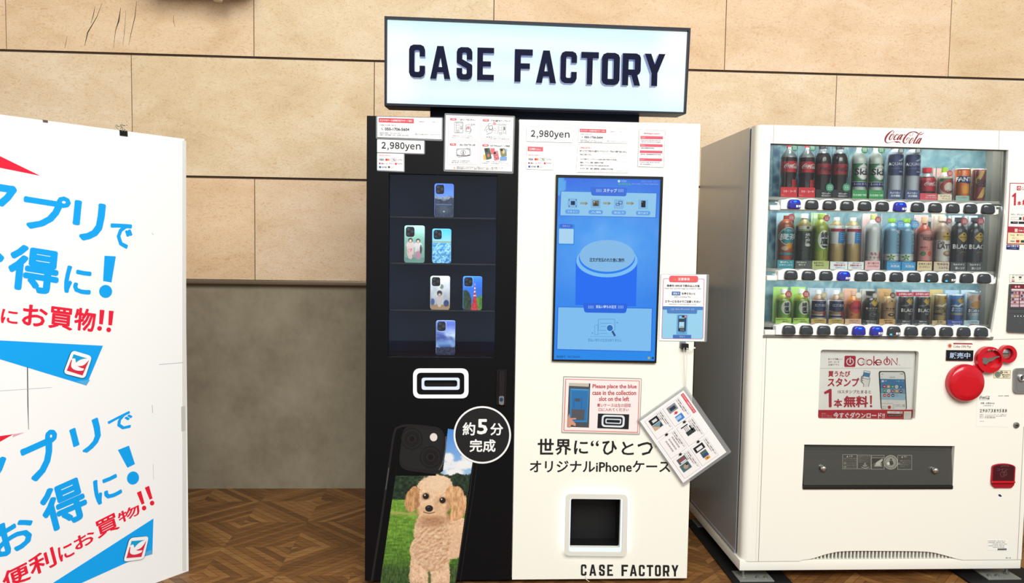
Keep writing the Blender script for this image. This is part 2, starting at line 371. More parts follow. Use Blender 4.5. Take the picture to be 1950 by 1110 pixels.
# ================================================================ THE SETTING
def wall_material():
    m, nt, b = nodes_mat('stone_grain_panel'); L = nt.links.new; N = nt.nodes.new
    tc = N('ShaderNodeTexCoord'); geo = N('ShaderNodeNewGeometry')
    mp = N('ShaderNodeMapping'); mp.inputs['Scale'].default_value = (1, 1, 1.9); L(tc.outputs['Object'], mp.inputs[0])
    off = N('ShaderNodeVectorMath'); off.operation = 'MULTIPLY_ADD'; cb = N('ShaderNodeCombineXYZ')
    for k in range(3): L(geo.outputs['Random Per Island'], cb.inputs[k])
    off.inputs[1].default_value = (13, 7, 29); L(cb.outputs[0], off.inputs[0]); L(mp.outputs[0], off.inputs[2]); vec = off.outputs[0]
    def noise(sc, det=6, dist=0., ro=.6):
        n = N('ShaderNodeTexNoise'); n.inputs['Scale'].default_value = sc; n.inputs['Detail'].default_value = det
        n.inputs['Distortion'].default_value = dist; n.inputs['Roughness'].default_value = ro; L(vec, n.inputs['Vector']); return n
    n1 = noise(3.2, 8, .5); r1 = ramp(nt, [(.25, '#e3cbaa'), (.44, '#eedabd'), (.56, '#f3e2c8'), (.75, '#f8ecd8')]); L(n1.outputs[0], r1.inputs[0])
    n2 = noise(34, 9, 2.6, .75); r2 = ramp(nt, [(.36, '#e8d2b4'), (.5, '#ffffff'), (.66, '#fff6e4')]); L(n2.outputs[0], r2.inputs[0])
    for e in r2.color_ramp.elements: e.color = [min(1, v/KA) for v in e.color[:3]]+[1]
    mx = N('ShaderNodeMix'); mx.data_type = 'RGBA'; mx.blend_type = 'MULTIPLY'; mx.inputs[0].default_value = .95
    L(r1.outputs[0], mx.inputs[6]); L(r2.outputs[0], mx.inputs[7])
    # hair cracks: thin contour lines of a warped noise, only in patches
    n3 = noise(9, 8, 1.8, .7); sb = N('ShaderNodeMath'); sb.operation = 'SUBTRACT'; sb.inputs[1].default_value = .5; L(n3.outputs[0], sb.inputs[0])
    ab = N('ShaderNodeMath'); ab.operation = 'ABSOLUTE'; L(sb.outputs[0], ab.inputs[0])
    mr = N('ShaderNodeMapRange'); mr.inputs[1].default_value = 0; mr.inputs[2].default_value = .008; mr.inputs[3].default_value = 1; mr.inputs[4].default_value = 0; L(ab.outputs[0], mr.inputs[0])
    n4 = noise(2.1, 2); mr2 = N('ShaderNodeMapRange'); mr2.inputs[1].default_value = .36; mr2.inputs[2].default_value = .62; mr2.inputs[4].default_value = .5; L(n4.outputs[0], mr2.inputs[0])
    mu = N('ShaderNodeMath'); mu.operation = 'MULTIPLY'; L(mr.outputs[0], mu.inputs[0]); L(mr2.outputs[0], mu.inputs[1])
    mx2 = N('ShaderNodeMix'); mx2.data_type = 'RGBA'; L(mu.outputs[0], mx2.inputs[0]); L(mx.outputs[2], mx2.inputs[6]); mx2.inputs[7].default_value = [v*KA for v in lin('#8f6a44')]+[1]
    # every panel has its own tint
    rp = ramp(nt, [(0, '#ffeee4'), (.35, '#fffaf4'), (.7, '#f8f4e6'), (1, '#ffece0')])
    for e in rp.color_ramp.elements: e.color = [min(1, v/KA) for v in e.color[:3]]+[1]
    L(geo.outputs['Random Per Island'], rp.inputs[0])
    mx3 = N('ShaderNodeMix'); mx3.data_type = 'RGBA'; mx3.blend_type = 'MULTIPLY'; mx3.inputs[0].default_value = 1; L(mx2.outputs[2], mx3.inputs[6]); L(rp.outputs[0], mx3.inputs[7])
    L(mx3.outputs[2], b.inputs['Base Color']); b.inputs['Roughness'].default_value = .62; b.inputs['Specular IOR Level'].default_value = .25
    bp = N('ShaderNodeBump'); bp.inputs['Strength'].default_value = .15; bp.inputs['Distance'].default_value = .003; L(n2.outputs[0], bp.inputs['Height']); L(bp.outputs[0], b.inputs['Normal'])
    return m
WALLM = wall_material(); JOINT = M('#4a3c30', .9)
mb = MB(); Z0, Z1, Z2, Z3 = 1.168, 1.721, 2.362, 3.003
mb.box(-5, 6, .008, .2, 1.145, 3.7, JOINT)
for za, zb, off in ((Z0, Z1, .108), (Z1, Z2, .748), (Z2, Z3, .108), (Z3, 3.7, .748)):
    for k in range(-4, 5):
        xa = off+k*1.282
        mb.box(xa+.0022, xa+1.282-.0022, -.002, .012, za+(.0055 if za > Z0 else .001), zb-.0075, WALLM)
# deep natural splits in one panel
def crack(pts, wd):
    A = Art(front(-.0022)); A.line(pts, wd, M('#2e2014', .9), 0); mb.v, k = mb.v+A.mb.v, len(mb.v)
    if A.mb.m[0] not in mb.m: mb.m.append(A.mb.m[0])
    mb.f += [[i+k for i in f] for f in A.mb.f]; mb.mi += [mb.m.index(A.mb.m[0])]*len(A.mb.f)
for pts in ([(181, 12, .5), (178, 28, 1.3), (173, 45, .4)], [(195, 5, .4), (184, 33, 1.1), (167, 62, 2), (161, 88, .5)], [(230, 14, .5), (226, 40, 2.4), (220, 58, 1), (216, 92, .4)],
            [(260, 2, .5), (257, 32, 1.3), (249, 66, .9), (245, 86, .4)], [(240, 20, .3), (237, 60, .8), (234, 86, .3)], [(128, 68, .3), (125, 84, .8), (123, 92, .3)], [(331, 28, .3), (330, 40, .8), (334, 52, .3)]): crack(pts, 1)
wall = struct(mb.build('wall_back', fixn=True, loc=(0, .1, 0)))
def grey_material():
    m, nt, b = nodes_mat('grey_brown_wall'); L = nt.links.new; N = nt.nodes.new
    tc = N('ShaderNodeTexCoord'); n = N('ShaderNodeTexNoise'); n.inputs['Scale'].default_value = 4; n.inputs['Detail'].default_value = 9; n.inputs['Roughness'].default_value = .7
    L(tc.outputs['Object'], n.inputs['Vector']); r = ramp(nt, [(.3, '#8a7e69'), (.5, '#9c917b'), (.7, '#aba08a')]); L(n.outputs[0], r.inputs[0]); L(r.outputs[0], b.inputs['Base Color'])
    b.inputs['Roughness'].default_value = .8; b.inputs['Specular IOR Level'].default_value = .15; return m
wl = struct(box('wall_base', -5, 6, .03, .2, 0, 1.144, grey_material(), loc=(0, .1, 0)))
tr = struct(box('trim_1', -5, 6, -.008, .05, 1.144, 1.167, M('#8a7a66', .35, .6), bev=.003, loc=(0, 0, 1.15)))
# parquet: squares on their corners, each four wedges of strips inside a border
def wood(i):
    m, nt, b = nodes_mat('parquet_oak'); L = nt.links.new; N = nt.nodes.new
    tc = N('ShaderNodeTexCoord'); geo = N('ShaderNodeNewGeometry')
    n = N('ShaderNodeTexNoise'); n.inputs['Scale'].default_value = 30; n.inputs['Detail'].default_value = 6
    mp = N('ShaderNodeMapping'); mp.inputs['Rotation'].default_value = (0, 0, PI/4*(1 if i % 2 else -1)); mp.inputs['Scale'].default_value = (.35, 4, 1); L(tc.outputs['Object'], mp.inputs[0]); L(mp.outputs[0], n.inputs['Vector'])
    ad = N('ShaderNodeMath'); ad.operation = 'MULTIPLY_ADD'; ad.inputs[1].default_value = .45; L(geo.outputs['Random Per Island'], ad.inputs[0]); L(n.outputs[0], ad.inputs[2])
    r = ramp(nt, [(.3, '#553920'), (.6, '#7a522d'), (.85, '#946638'), (1, '#a67a48')]); L(ad.outputs[0], r.inputs[0]); L(r.outputs[0], b.inputs['Base Color'])
    b.inputs['Roughness'].default_value = .42; b.inputs['Specular IOR Level'].default_value = .3; return m
W0, W1 = wood(0), wood(1)
mb = MB(); mb.box(-6, 7, -9, .1, -.1, -.004, M('#33200f', .8))
E2 = .4345; C0 = np.array([-.79, -.80]); ua, ub = np.array([1, 1])/2**.5, np.array([1, -1])/2**.5
for i in range(-5, 11):
    for j in range(-5, 8):
        c = C0+ua*E2*i+ub*E2*j
        if c[1] > .35 or c[1] < -2.4 or c[0] < -2.4 or c[0] > 3.2: continue
        for q in range(4):
            a, b_ = ((ua, ub), (ub, -ua), (-ua, -ub), (-ub, ua))[q]; h = E2/2; mt = (W0, W1)[q % 2]
            ed = [0, .03, .062, .094, .126, .158, .19, h]
            for k in range(len(ed)-1):
                o, n_ = h-ed[k]-.0006, h-ed[k+1]+.0006
                if n_ < .004: n_ = .0
                P = [c+a*o-b_*o, c+a*o+b_*o, c+a*n_+b_*n_, c+a*n_-b_*n_]
                mb.add([(p[0], p[1], 0) for p in P], [(0, 1, 2, 3)], mt)
mb.box(-6, -2.4, -9, 0, -.02, -.0005, W0); mb.box(3.2, 7, -9, 0, -.02, -.0005, W0); mb.box(-2.4, 3.2, -9, -2.4, -.02, -.0005, W0)
floor = struct(mb.build('floor', loc=(0, 0, 0)))

# beige fitting on the wall at the top edge, with a pipe end below
t = thing('wall_fitting', 'beige metal box on the wall at the upper edge with a short pipe below', 'wall fitting', (-1.4, 0, 2.685))
box('housing', -1.68, -1.152, -.24, -.003, 2.687, 2.85, M('#cfc7ac', .4), t, bev=.006)
v, f = revo([(.0225, .0), (.0225, .077), (.0175, .077), (.0175, .01)], c=(-1.316, -.14, 2.609)); mk('pipe', v, f, M('#c9c4a8', .3, .3), t, smooth=40)

# ================================================================ POSTER BOARD
BP = Pl((-1.16, -1.05, 0), (.6247, .7809, 0))
t = thing('poster_board', 'tall white board with blue and red Japanese lettering and bird emblems', 'board', (-1.5, -1.47, 0))
RED, BLU = M('#e8203c', .3, k=1.0), M('#0aa5f4', .3, k=1.0)
WHITE = M('#ffffff', .5, k=.93)
TOPZ = BP.uv(355, 265)[1]
solid('panel', BP, [[(-1.3, 0), (0, 0), (0, TOPZ), (-1.3, TOPZ)]], -.03, 0, WHITE, t)
A = Art(BP, (0, 640, 2.3625))
A.poly([(820, -880), (837, -878), (838, 1056), (820, 1056)], M('#f4f4ee', .35), 1); A.build('edge_tape', t)
A = Art(BP, (0, 640, 2.3625))
for nm, pts, wd, c in (('seam', [(123, 140), (125, 310), (128, 420)], 4, '#3a3a3a'), ('crease', [(-20, 247), (232, 230)], 1.5, '#cfcfcf'), ('crease', [(715, 127), (825, 118)], 2.5, '#dedede'), ('scuff', [(684, 310), (686, 345)], 3, '#d8d8d8'), ('scuff', [(688, 575), (690, 645)], 2, '#e2e2e2'), ('scuff', [(682, -465), (690, -455)], 2, '#d0d0d0')):
    A = Art(BP, (0, 640, 2.3625)); A.line([(p[0], p[1], wd if p[1] < 400 or nm != 'seam' else 1.5) for p in pts], wd, M(c), 2); A.build(nm, t)
A = Art(BP, (0, 640, 2.3625)); A.rect(815, 315, 832, 425, M('#d9d7cf'), 3); A.build('tape_patch', t)
A = Art(BP, (0, 200, 2.4125), rough=.3)
for s, b in (('ア', (-118, 345, 80, 580)), ('プ', (95, 390, 328, 597)), ('リ', (325, 433, 487, 637)), ('で', (497, 533, 613, 664)), ('お', (-205, 600, 27, 850)), ('得', (27, 632, 283, 878)), ('に', (290, 735, 427, 880))): A.skew(s, *b, .16, -.1, BLU, 1, .045)
A.poly([(480, 692), (532, 695), (512, 815), (473, 808)], BLU, 1); A.ell(485, 856, 30, 30, BLU, 1); A.build('lettering', t)
A = Art(BP, (0, 200, 2.4125), rough=.3)
for s, b in (('に', (2, 935, 85, 1010)), ('お', (98, 912, 222, 1024)), ('買', (220, 922, 340, 1037)), ('物', (337, 928, 443, 1045))): A.skew(s, *b, .13, -.08, RED, 1, .035)
for x in (0, 42): A.poly([(458+x, 940+x*.1), (480+x, 942+x*.1), (472+x, 1008+x*.1), (455+x, 1006+x*.1)], RED, 1); A.ell(457+x, 1026+x*.15, 11, 11, RED, 1)
A.build('slogan', t); A = Art(BP, (0, 200, 2.4125), rough=.3); A.poly([(-20, 225), (185, 325), (-20, 284)], RED, 1); A.build('wedge', t)
A = Art(BP, (0, 640, 2.3625), rough=.3)
for s, b in (('ア', (-150, 535, 67, 770)), ('プ', (82, 410, 298, 668)), ('リ', (310, 365, 472, 546)), ('で', (482, 333, 607, 450)), ('お', (-55, 785, 173, 1010)), ('得', (165, 622, 407, 893)), ('に', (410, 605, 552, 762))): A.skew(s, *b, -.44, .26, BLU, 1, .045)
A.poly([(530, 512), (580, 492), (607, 575), (573, 592)], BLU, 1); A.ell(598, 638, 27, 30, BLU, 1, .3); A.build('lettering', t)
A = Art(BP, (0, 640, 2.3625), rough=.3)
for s, b in (('便', (2, 1010, 142, 1150)), ('利', (122, 945, 258, 1085)), ('に', (255, 922, 337, 1017)), ('お', (326, 865, 433, 967)), ('買', (422, 790, 540, 913)), ('物', (525, 750, 634, 846))): A.skew(s, *b, -.5, .26, RED, 1, .035)
for x in (0, 36): A.poly([(615+x, 704-x*.62), (634+x, 695-x*.62), (650+x, 752-x*.62), (637+x, 758-x*.62)], RED, 1); A.ell(648+x, 773-x*.62, 10, 11, RED, 1, .3)
A.build('slogan', t); A = Art(BP, (0, 640, 2.3625), rough=.3); A.poly([(-20, 452), (60, 441), (-20, 486)], RED, 1); A.poly([(60, 441), (110, 433), (56, 455)], M('#f7b9c2'), 1); A.build('wedge', t)
A = Art(BP, (0, 640, 2.3625), rough=.2)
A.poly([(-20, 18), (463, 43), (388, 222), (-20, 98)], BLU, 1); A.poly([(341, 203), (404, 196), (388, 222)], '#5fc3fb', 2); A.build('wedge', t)
A = Art(BP, (0, 640, 2.3625), rough=.2)
A.poly([(690, 820), (685, 980), (600, 1005), (345, 1120), (210, 1128)], BLU, 1); A.poly([(600, 1005), (685, 980), (686, 960), (610, 985)], '#5fc3fb', 2); A.build('wedge', t)
def emblem(fn):
    outer = [fn(*p) for p in rounded([(375, 100), (985, 285), (760, 965), (110, 800)], 130, 6)]
    L = [[BP.uv(*p) for p in outer]]
    e = solid('emblem', BP, L, LT, .006, WHITE, t, side=M('#1a3a55'))
    A = Art(BP, mapf=lambda x, y: BP.uv(*fn(x, y)), d=.006, rough=.3)
    A.poly(spline([(420, 222), (600, 280), (830, 350)], 2)+spline([(830, 355), (740, 358), (640, 385), (560, 425), (495, 480)], 3)+spline([(495, 480), (482, 420), (472, 362), (430, 345), (372, 360)], 3), '#12b2ee', 1)
    A.poly([(350, 390), (378, 402)]+spline([(360, 460), (345, 540), (350, 600), (385, 648), (450, 692), (540, 716), (640, 722), (712, 710)], 3)+[(738, 655)]+spline([(690, 645), (620, 625), (560, 590), (540, 574)], 3)+spline([(560, 576), (640, 578), (720, 555), (800, 490), (860, 425), (892, 392)], 3)+[(690, 865), (215, 715)], '#f0324e', 1)
    A.build('bird_mark', e)
emblem(lambda x, y: (112+x/15.86, 660+y/15.86))
def e2(x, y):
    a, b = (x-375)/610., (y-100)/700.; a, b = a+.3*b*.43, b-.26*a
    return (245.5+a*(35.5)+b*(-1.3), 1023.5+a*(-14.5+11)+b*40)
emblem(e2)

def binder_clip(px, py, label, wd=.03, handles=True):
    u, v = BP.uv(px, py); v = TOPZ; P = lambda a, b, d: BP.P(u+a, v+b, d-.015)
    t = thing('binder_clip', label, 'clip', tuple(BP.P(u, v, -.015)))
    h = wd/2; mb = MB()
    lo = -.019 if handles else -.006
    vs = [P(x, z, d) for x in (-h, h) for z, d in ((lo, .0175), (.0015, .0162), (.0015, -.0162), (lo, -.0175), (lo, -.016), (.0003, -.0155), (.0003, .0155), (lo, .016))]
    fs = [(i, (i+1) % 8, 8+(i+1) % 8, 8+i) for i in range(8)]+[tuple(range(8)), tuple(range(8, 16))]
    mb.add(vs, fs, M('#141414' if handles else '#6a5a52', .35)); mb.build('body', t)
    for d, sg in ((.0165, 1), (-.0165, -1)) if handles else ():
        pts = [P(x*.001, z*.001, d+sg*z*.00012) for x, z in ((-5, -2), (-4, 8), (-11, 17), (-12, 21), (-8, 23), (-5, 20), (0, 19), (5, 20), (8, 23), (12, 21), (11, 17), (4, 8), (5, -2))]
        v_, f_ = tube(spline(pts, 3), .0016, 6); mk('wire_handle', v_, f_, M('#d9d2c0', .25, .8), t, smooth=60)
binder_clip(235, 249, 'black binder clip with silver handles on the top edge of the white board')
binder_clip(86, 229, 'small brown clip without handles on the board edge above the red wedge', .016, False)

# ================================================================ CASE MACHINE
YF = -1.2; FP = front(YF); UV = lambda x, y: FP.uv(x, y)
XL = (UV(700.4, 220.4)[0]+UV(693, 1105)[0])/2; XM = (UV(990.6, 229)[0]+UV(972.3, 1105)[0])/2; XR = (UV(1334.8, 235)[0]+UV(1307, 1108)[0])/2
ZT = 1.871; ZB = .019
BLK, BLK2 = M('#101113', .5, k=.6, spec=.12), M('#0c0c0e', .6)
WHT = M('#f7f6ea', .4, k=.90, spec=.3)
cm = thing('phone_case_vending_machine', 'black and white phone case vending machine with touch screen and poodle picture', 'vending machine', ((XL+XR)/2, -.83, 0))
quad = lambda a, b, c, d: [UV(*p) for p in (a, b, c, d)]
win = quad((740.7, 329), (948, 335), (941.7, 681.7), (738, 680))
wx0, wx1 = (win[0][0]+win[3][0])/2, (win[1][0]+win[2][0])/2; wz1, wz0 = (win[0][1]+win[1][1])/2, (win[2][1]+win[3][1])/2
mb = MB(); yb = -.46
for bx in ((XL, XL+.02, YF+.021, yb, ZB, ZT), (XM-.02, XM-.001, YF+.021, yb, ZB, ZT), (XL+.02, XM-.02, YF+.021, yb, ZT-.02, ZT), (XL+.02, XM-.02, YF+.021, yb, ZB, ZB+.02), (XL+.02, XM-.02, yb-.02, yb, ZB+.02, ZT-.02)): mb.box(*bx, BLK)
mb.build('cabinet', cm)
Zs = (0, 0, 1)
slot_px = [(690+x/5.045, 680+y/5.045) for x, y in rrect(595, 220, 912, 283, 22)]
door_b = solid('door', FP, [[(XL, ZB), (XM-.0015, ZB), (XM-.0015, ZT), (XL, ZT)], [(wx0, wz0), (wx1, wz0), (wx1, wz1), (wx0, wz1)], [UV(*p) for p in slot_px]], -.02, 0, BLK, cm)
# inside of the display, its lights all added
INT = M('#0c1019', .7, k=.7, spec=.0); mb = MB(); yi = YF+.16; e = .004
mb.box(wx0-.04, wx1+.04, yi, yi+.01, wz0-.03, wz1+.03, M('#141a26', .8, k=.6, spec=0)); mb.box(wx0-.04, wx0-.03, YF+.0205, yi, wz0-.03, wz1+.03, INT); mb.box(wx1+.03, wx1+.04, YF+.0205, yi, wz0-.03, wz1+.03, INT)
mb.box(wx0-.03, wx1+.03, YF+.0205, yi, wz1+.02, wz1+.03, INT); mb.box(wx0-.03, wx1+.03, YF+.0205, yi, wz0-.03, wz0-.02, INT); mb.build('display_interior', cm)
GLOWB = M('#8fb8f0', emit=1.0)
for xx in (wx0-.029, wx1+.022): box('glow_strip', xx, xx+.006, YF+.118, YF+.13, wz0-.01, wz1+.01, GLOWB, cm)  # blue glowing strips added behind the frame; they stand in for edge reflections
zsh = [UV(850, y)[1] for y in (412.5, 501.5, 591.5, 680.5)]
SHG = clear('shelf_glass', (.86, .92, .98), .10)
for z in zsh[:3]: box('shelf', wx0-.01, wx1+.01, YF+.04, yi-.001, z-.006, z-.0004, SHG, cm)
box('shelf', wx0-.01, wx1+.01, YF+.04, yi-.001, zsh[3]-.008, zsh[3]-.0004, INT, cm)
for z_, e_ in ((wz1+.012, .7), (zsh[0]-.012, .55), (zsh[1]-.012, .6), (zsh[2]-.012, .7)):
    l_ = area('display_light', ((wx0+wx1)/2, YF+.036, z_), ((wx0+wx1)/2, YF+.075, z_-.16), .36, .01, e_, (.95, .98, 1)); l_.parent = cm; l_.location = Vector(l_.location)-BASE[cm.name]  # added unseen lamps that brighten the phone cases
for sx_ in (-1, 1):
    xx = wx0-.02 if sx_ < 0 else wx1+.018
    l_ = area('edge_fill', (xx, YF+.1, (wz0+wz1)/2), (xx-sx_*.1, YF+.16, (wz0+wz1)/2), .012, wz1-wz0, .55, (.55, .75, 1)); l_.parent = cm; l_.location = Vector(l_.location)-BASE[cm.name]  # added blue lamps, unseen; wash the back like a reflection in the glass
GLASS = clear('window_glass', (.93, .95, .97), .035)
solid('display_window', FP, [[(wx0-.008, wz0-.008), (wx1+.008, wz0-.008), (wx1+.008, wz1+.008), (wx0-.008, wz1+.008)]], -.026, -.0205, GLASS, cm)
# blue case return slot
z5 = (690, 680, 5.045)
RING = M('#ffffff', emit=1.15)
solid('slot_frame', FP, loops_uv(FP, z5, [rrect(488, 108, 1020, 393, 70, 8), rrect(523, 147, 980, 360, 45, 8)[::-1]]), 0, .006, RING, cm)
solid('slot_rim', FP, loops_uv(FP, z5, [rrect(570, 197, 935, 312, 26, 6), rrect(595, 220, 912, 283, 22)[::-1]]), 0, .004, M('#e8f2ff', emit=1.0), cm)
mb = MB(); a, b = UV(806, 739), UV(874, 720); mb.box(a[0], b[0], YF+.021, YF+.07, a[1], b[1], BLK2); mb.build('slot_chute', cm)
lk = solid('lock', FP, loops_uv(FP, z5, [[(1292, 115), (1388, 118), (1378, 462), (1286, 455)]]), 0, .006, M('#121214', .3), cm)
solid('handle', FP, loops_uv(FP, z5, [rounded([(1315, 130), (1364, 132), (1358, 365), (1312, 365)], 22)]), .006, .016, M('#1d1d20', .3), lk)
solid('key_cylinder', FP, loops_uv(FP, z5, [rounded([(1312, 365), (1360, 365), (1358, 455), (1311, 450)], 20)]), .006, .013, M('#b9bcc0', .3, .8), lk)
A = Art(FP, z5, d=.013); A.ell(1334, 402, 18, 20, M('#1f4a66', .2), 1); A.rect(1331, 392, 1337, 412, '#0a1a22', 2); A.build('keyhole', lk)
# round badge and lettering on the black door
A = Art(FP, z5); A.ell(1152, 745, 272, 272, M('#141517', .5), 5); A.ring(1152, 745, 276, 259, '#ffffff', 6, 64)
A.text('約', 963, 624, 1085, 750, '#ffffff', 7, .03); A.text('5', 1103, 592, 1203, 740, '#ffffff', 7, .045); A.text('分', 1229, 632, 1352, 750, '#ffffff', 7, .03); A.text('完成', 1031, 786, 1280, 910, '#ffffff', 7, .03)
A.build('badge', cm)
# picture of a phone case with a poodle
def dog(S, T):
    X, Y = 105+S*615, 105+T*1005
    img = np.zeros(X.shape+(3,)); tt = np.clip((Y-110)/330, 0, 1)
    img = lay(img, np.ones_like(X), rgb(70, 140, 228)); img = lay(img, tt, rgb(172, 206, 240))
    c = fbm(X/75, Y/60, 3); cl = np.clip((c-.5)*7, 0, 1)*np.clip((Y-225)/60, 0, 1); img = lay(img, cl*.95, rgb(246, 246, 250))
    for cx, cy, rx, ry in ((555, 305, 34, 28), (650, 350, 55, 30), (590, 400, 60, 30), (690, 345, 30, 25)): img = lay(img, el(X, Y, cx+20*(fbm(X/20, Y/20, 9)-.5), cy+20*(fbm(X/20, Y/20, 8)-.5), rx, ry, .5), rgb(248, 248, 250))
    line = np.where(X < 430, 362, 412)+46*(fbm(X/38, Y*0, 5)-.5)+14*(fbm(X/9, Y/9, 6)-.5)
    tree = np.clip((Y-line)/7, 0, 1); tn = fbm(X/16, Y/16, 7)
    img = lay(img, tree, rgb(24, 48, 30)+(tn-.5)[..., None]*rgb(70, 105, 55))
    hy = 566+(X-150)*.03; fld = np.clip((Y-hy)/8, 0, 1); g = fbm(X/30, Y/9, 11); g2 = fbm(X/5, Y/16, 12)
    gc = rgb(112, 158, 52)+(g-.5)[..., None]*rgb(70, 70, 40)+(g2-.5)[..., None]*rgb(60, 70, 35)
    gc = gc-np.clip((Y-720)/420, 0, 1)[..., None]*rgb(48, 52, 22); img = lay(img, fld, gc)
    img = lay(img, np.exp(-((Y-(655+(X-180)*.07))/9)**2)*(X < 360)*.8, rgb(186, 172, 102))
    gd = np.clip((Y-960+60*(fbm(X/14, Y/60, 14)-.5))/70, 0, 1)*.75; img = lay(img, gd, rgb(50, 72, 38)+(g2-.5)[..., None]*rgb(70, 80, 40))
    st = np.clip(((fbm(X/3.2+(Y-1100)*.05, Y/60, 15)-.62))*9, 0, 1)*np.clip((Y-940)/60, 0, 1); img = lay(img, st*.5, rgb(120, 140, 80))
    # poodle
    wx = X+16*(fbm(X/11, Y/11, 21)-.5)+10*(fbm(X/4, Y/4, 23)-.5); wy = Y+16*(fbm(X/11, Y/11, 22)-.5)+10*(fbm(X/4, Y/4, 24)-.5)
    E = lambda *a, **k: el(wx, wy, *a, **k)
    body = np.maximum.reduce([E(455, 800, 125, 190, .06), E(440, 905, 138, 130, .06), E(565, 815, 112, 140, .06, rot=-.1), E(600, 770, 80, 100, .06), E(455, 700, 100, 80, .08)])
    legs = np.maximum.reduce([E(362, 1060, 62, 190, .06), E(490, 1060, 70, 190, .06)]); legs = legs*(1-E(428, 1090, 9, 90, .4)*.8)
    fur = fbm(X/13, Y/13, 31); fur2 = fbm(X/5, Y/5, 32)
    def furc(base, d=1.): return rgb(*base)+(fur-.5)[..., None]*rgb(78, 72, 70)*d+(fur2-.5)[..., None]*rgb(60, 56, 56)*d
    img = lay(img, body, furc((236, 194, 156))); img = lay(img, legs, furc((238, 198, 162)))
    img = lay(img, E(610, 860, 60, 110, .8)*.5*body, rgb(232, 194, 158))
    for k, (a, b) in enumerate(np.random.RandomState(5).rand(520, 2)):
        th = 2*PI*a*7; rr = b**.5; cx, cy = 440+rr*118*math.cos(th), 850+rr*180*math.sin(th); q = np.sqrt((X-cx)**2+((Y-cy)*.85)**2)
        w_ = np.exp(-((q-8)/3.0)**2)*body*.55; up = (Y-cy+(X-cx)*.4)/12
        img = lay(img, w_*np.clip(.5-up, 0, 1), rgb(246, 214, 182)); img = lay(img, w_*np.clip(.35+up, 0, 1)*.7, rgb(176, 122, 82))
    img = lay(img, E(450, 715, 95, 34, .9)*.45, rgb(150, 98, 62))
    head = np.maximum.reduce([E(465, 520, 122, 104, .06), E(455, 590, 112, 100, .06), E(480, 470, 92, 56, .08)])
    img = lay(img, head, furc((242, 204, 166), .75)); img = lay(img, E(470, 470, 88, 52, .9)*.6, rgb(246, 216, 182))
    earl = np.maximum(E(318, 575, 47, 78, .07, rot=.15), E(335, 520, 32, 34, .1)); earr = np.maximum.reduce([E(612, 590, 54, 104, .07, rot=-.12), E(575, 545, 45, 60, .1), E(590, 680, 40, 30, .1)])
    for er, b_ in ((earl, (204, 152, 104)), (earr, (224, 172, 124))):
        wv = fbm(X/8, Y/30, 41); img = lay(img, er, rgb(*b_)+(wv-.5)[..., None]*rgb(105, 95, 85)+(fur2-.5)[..., None]*rgb(40, 38, 36))
    img = lay(img, E(355, 620, 14, 50, .9)*.5, rgb(140, 92, 58)); img = lay(img, E(548, 640, 16, 60, .9)*.45, rgb(150, 100, 64))
    img = lay(img, E(445, 642, 92, 52, .25), furc((232, 188, 146), .5)); img = lay(img, E(440, 612, 40, 40, .9)*.6, rgb(240, 206, 170))
    img = lay(img, E(470, 590, 14, 40, .9)*.35, rgb(186, 134, 92)); img = lay(img, E(452, 690, 70, 16, .9)*.4, rgb(168, 112, 72))
    for cx, cy in ((406, 551), (513, 577)):
        img = lay(img, el(X, Y, cx, cy, 27, 24, .5)*.6, rgb(140, 92, 62)); img = lay(img, el(X, Y, cx, cy, 19.5, 19, .15), rgb(26, 17, 14)); img = lay(img, el(X, Y, cx-6, cy-7, 5, 5, .4), rgb(225, 220, 220))
    img = lay(img, el(X, Y, 427, 629, 25, 21, .15), rgb(24, 18, 18)); img = lay(img, el(X, Y, 422, 620, 10, 5, .8)*.6, rgb(120, 112, 112))
    sm = np.exp(-((Y-(660+(np.abs(X-428)/40)**2*-10))/3.2)**2)*(np.abs(X-428) < 38); img = lay(img, sm*.8, rgb(80, 48, 36)); return img
def dmask(S, T):
    X, Y = 105+S*615, 105+T*1005
    xl = 220-(Y-360)*105/740; xr = 705-(Y-330)*110/770
    cam_ = (X < 548-.12*(Y-110)) & (Y < 418-.0*X) & (X > 150)
    bump = cam_ & ~((X > 470) & (Y > 370) & ((X-470)**2+(Y-335)**2 > 70**2))
    return (X > xl) & (X < xr) & (Y > 118+(X-527)*.14) & ~bump
z3 = (690, 780, 3.365); pz = lambda x, y: (690+x/3.365, 780+y/3.365)
picture('dog_picture', FP, (pz(105, 105), pz(720, 105), pz(720, 1110), pz(105, 1110)), 300, 480, dog, cm, .0012, dmask)
A = Art(FP, z3, rough=.35)
A.line(spline([(60, 1098), (120, 720), (175, 340), (205, 150), (235, 112), (300, 100), (420, 108)], 6), 14, '#1d1d20', 1)
A.line([(170, 372, 5), (150, 512, 5)], 5, '#5a5b5f', 2); A.line([(115, 1098), (222, 362)], 3, '#0a0a0b', 2); A.line([(600, 1098, 3), (690, 520, 4), (712, 330, 3)], 3, '#2c2c30', 4); A.line([(628, 1098, 3), (716, 500, 3), (735, 350, 2)], 3, '#222226', 1)
A.poly(rounded([(262, 92), (530, 112), (520, 420), (228, 382)], 78, 8), M('#1c1c1f', .35), 4); A.poly(rounded([(262, 112), (520, 130), (500, 398), (240, 365)], 66, 8), '#202124', 5)
for x, y in ((318, 186), (438, 303)): A.ring(x, y, 70, 62, '#151518', 6); A.ell(x, y, 50, 52, '#17171a', 6); A.ring(x, y, 26, 20, '#26262b', 7); A.ell(x, y, 16, 16, '#0d0d10', 7)
A.line(spline([(535, 170), (532, 250), (515, 340), (490, 385)], 5), 7, '#55565a', 6); A.ell(457, 175, 24, 26, '#efe6df', 7); A.build('phone_picture', cm)

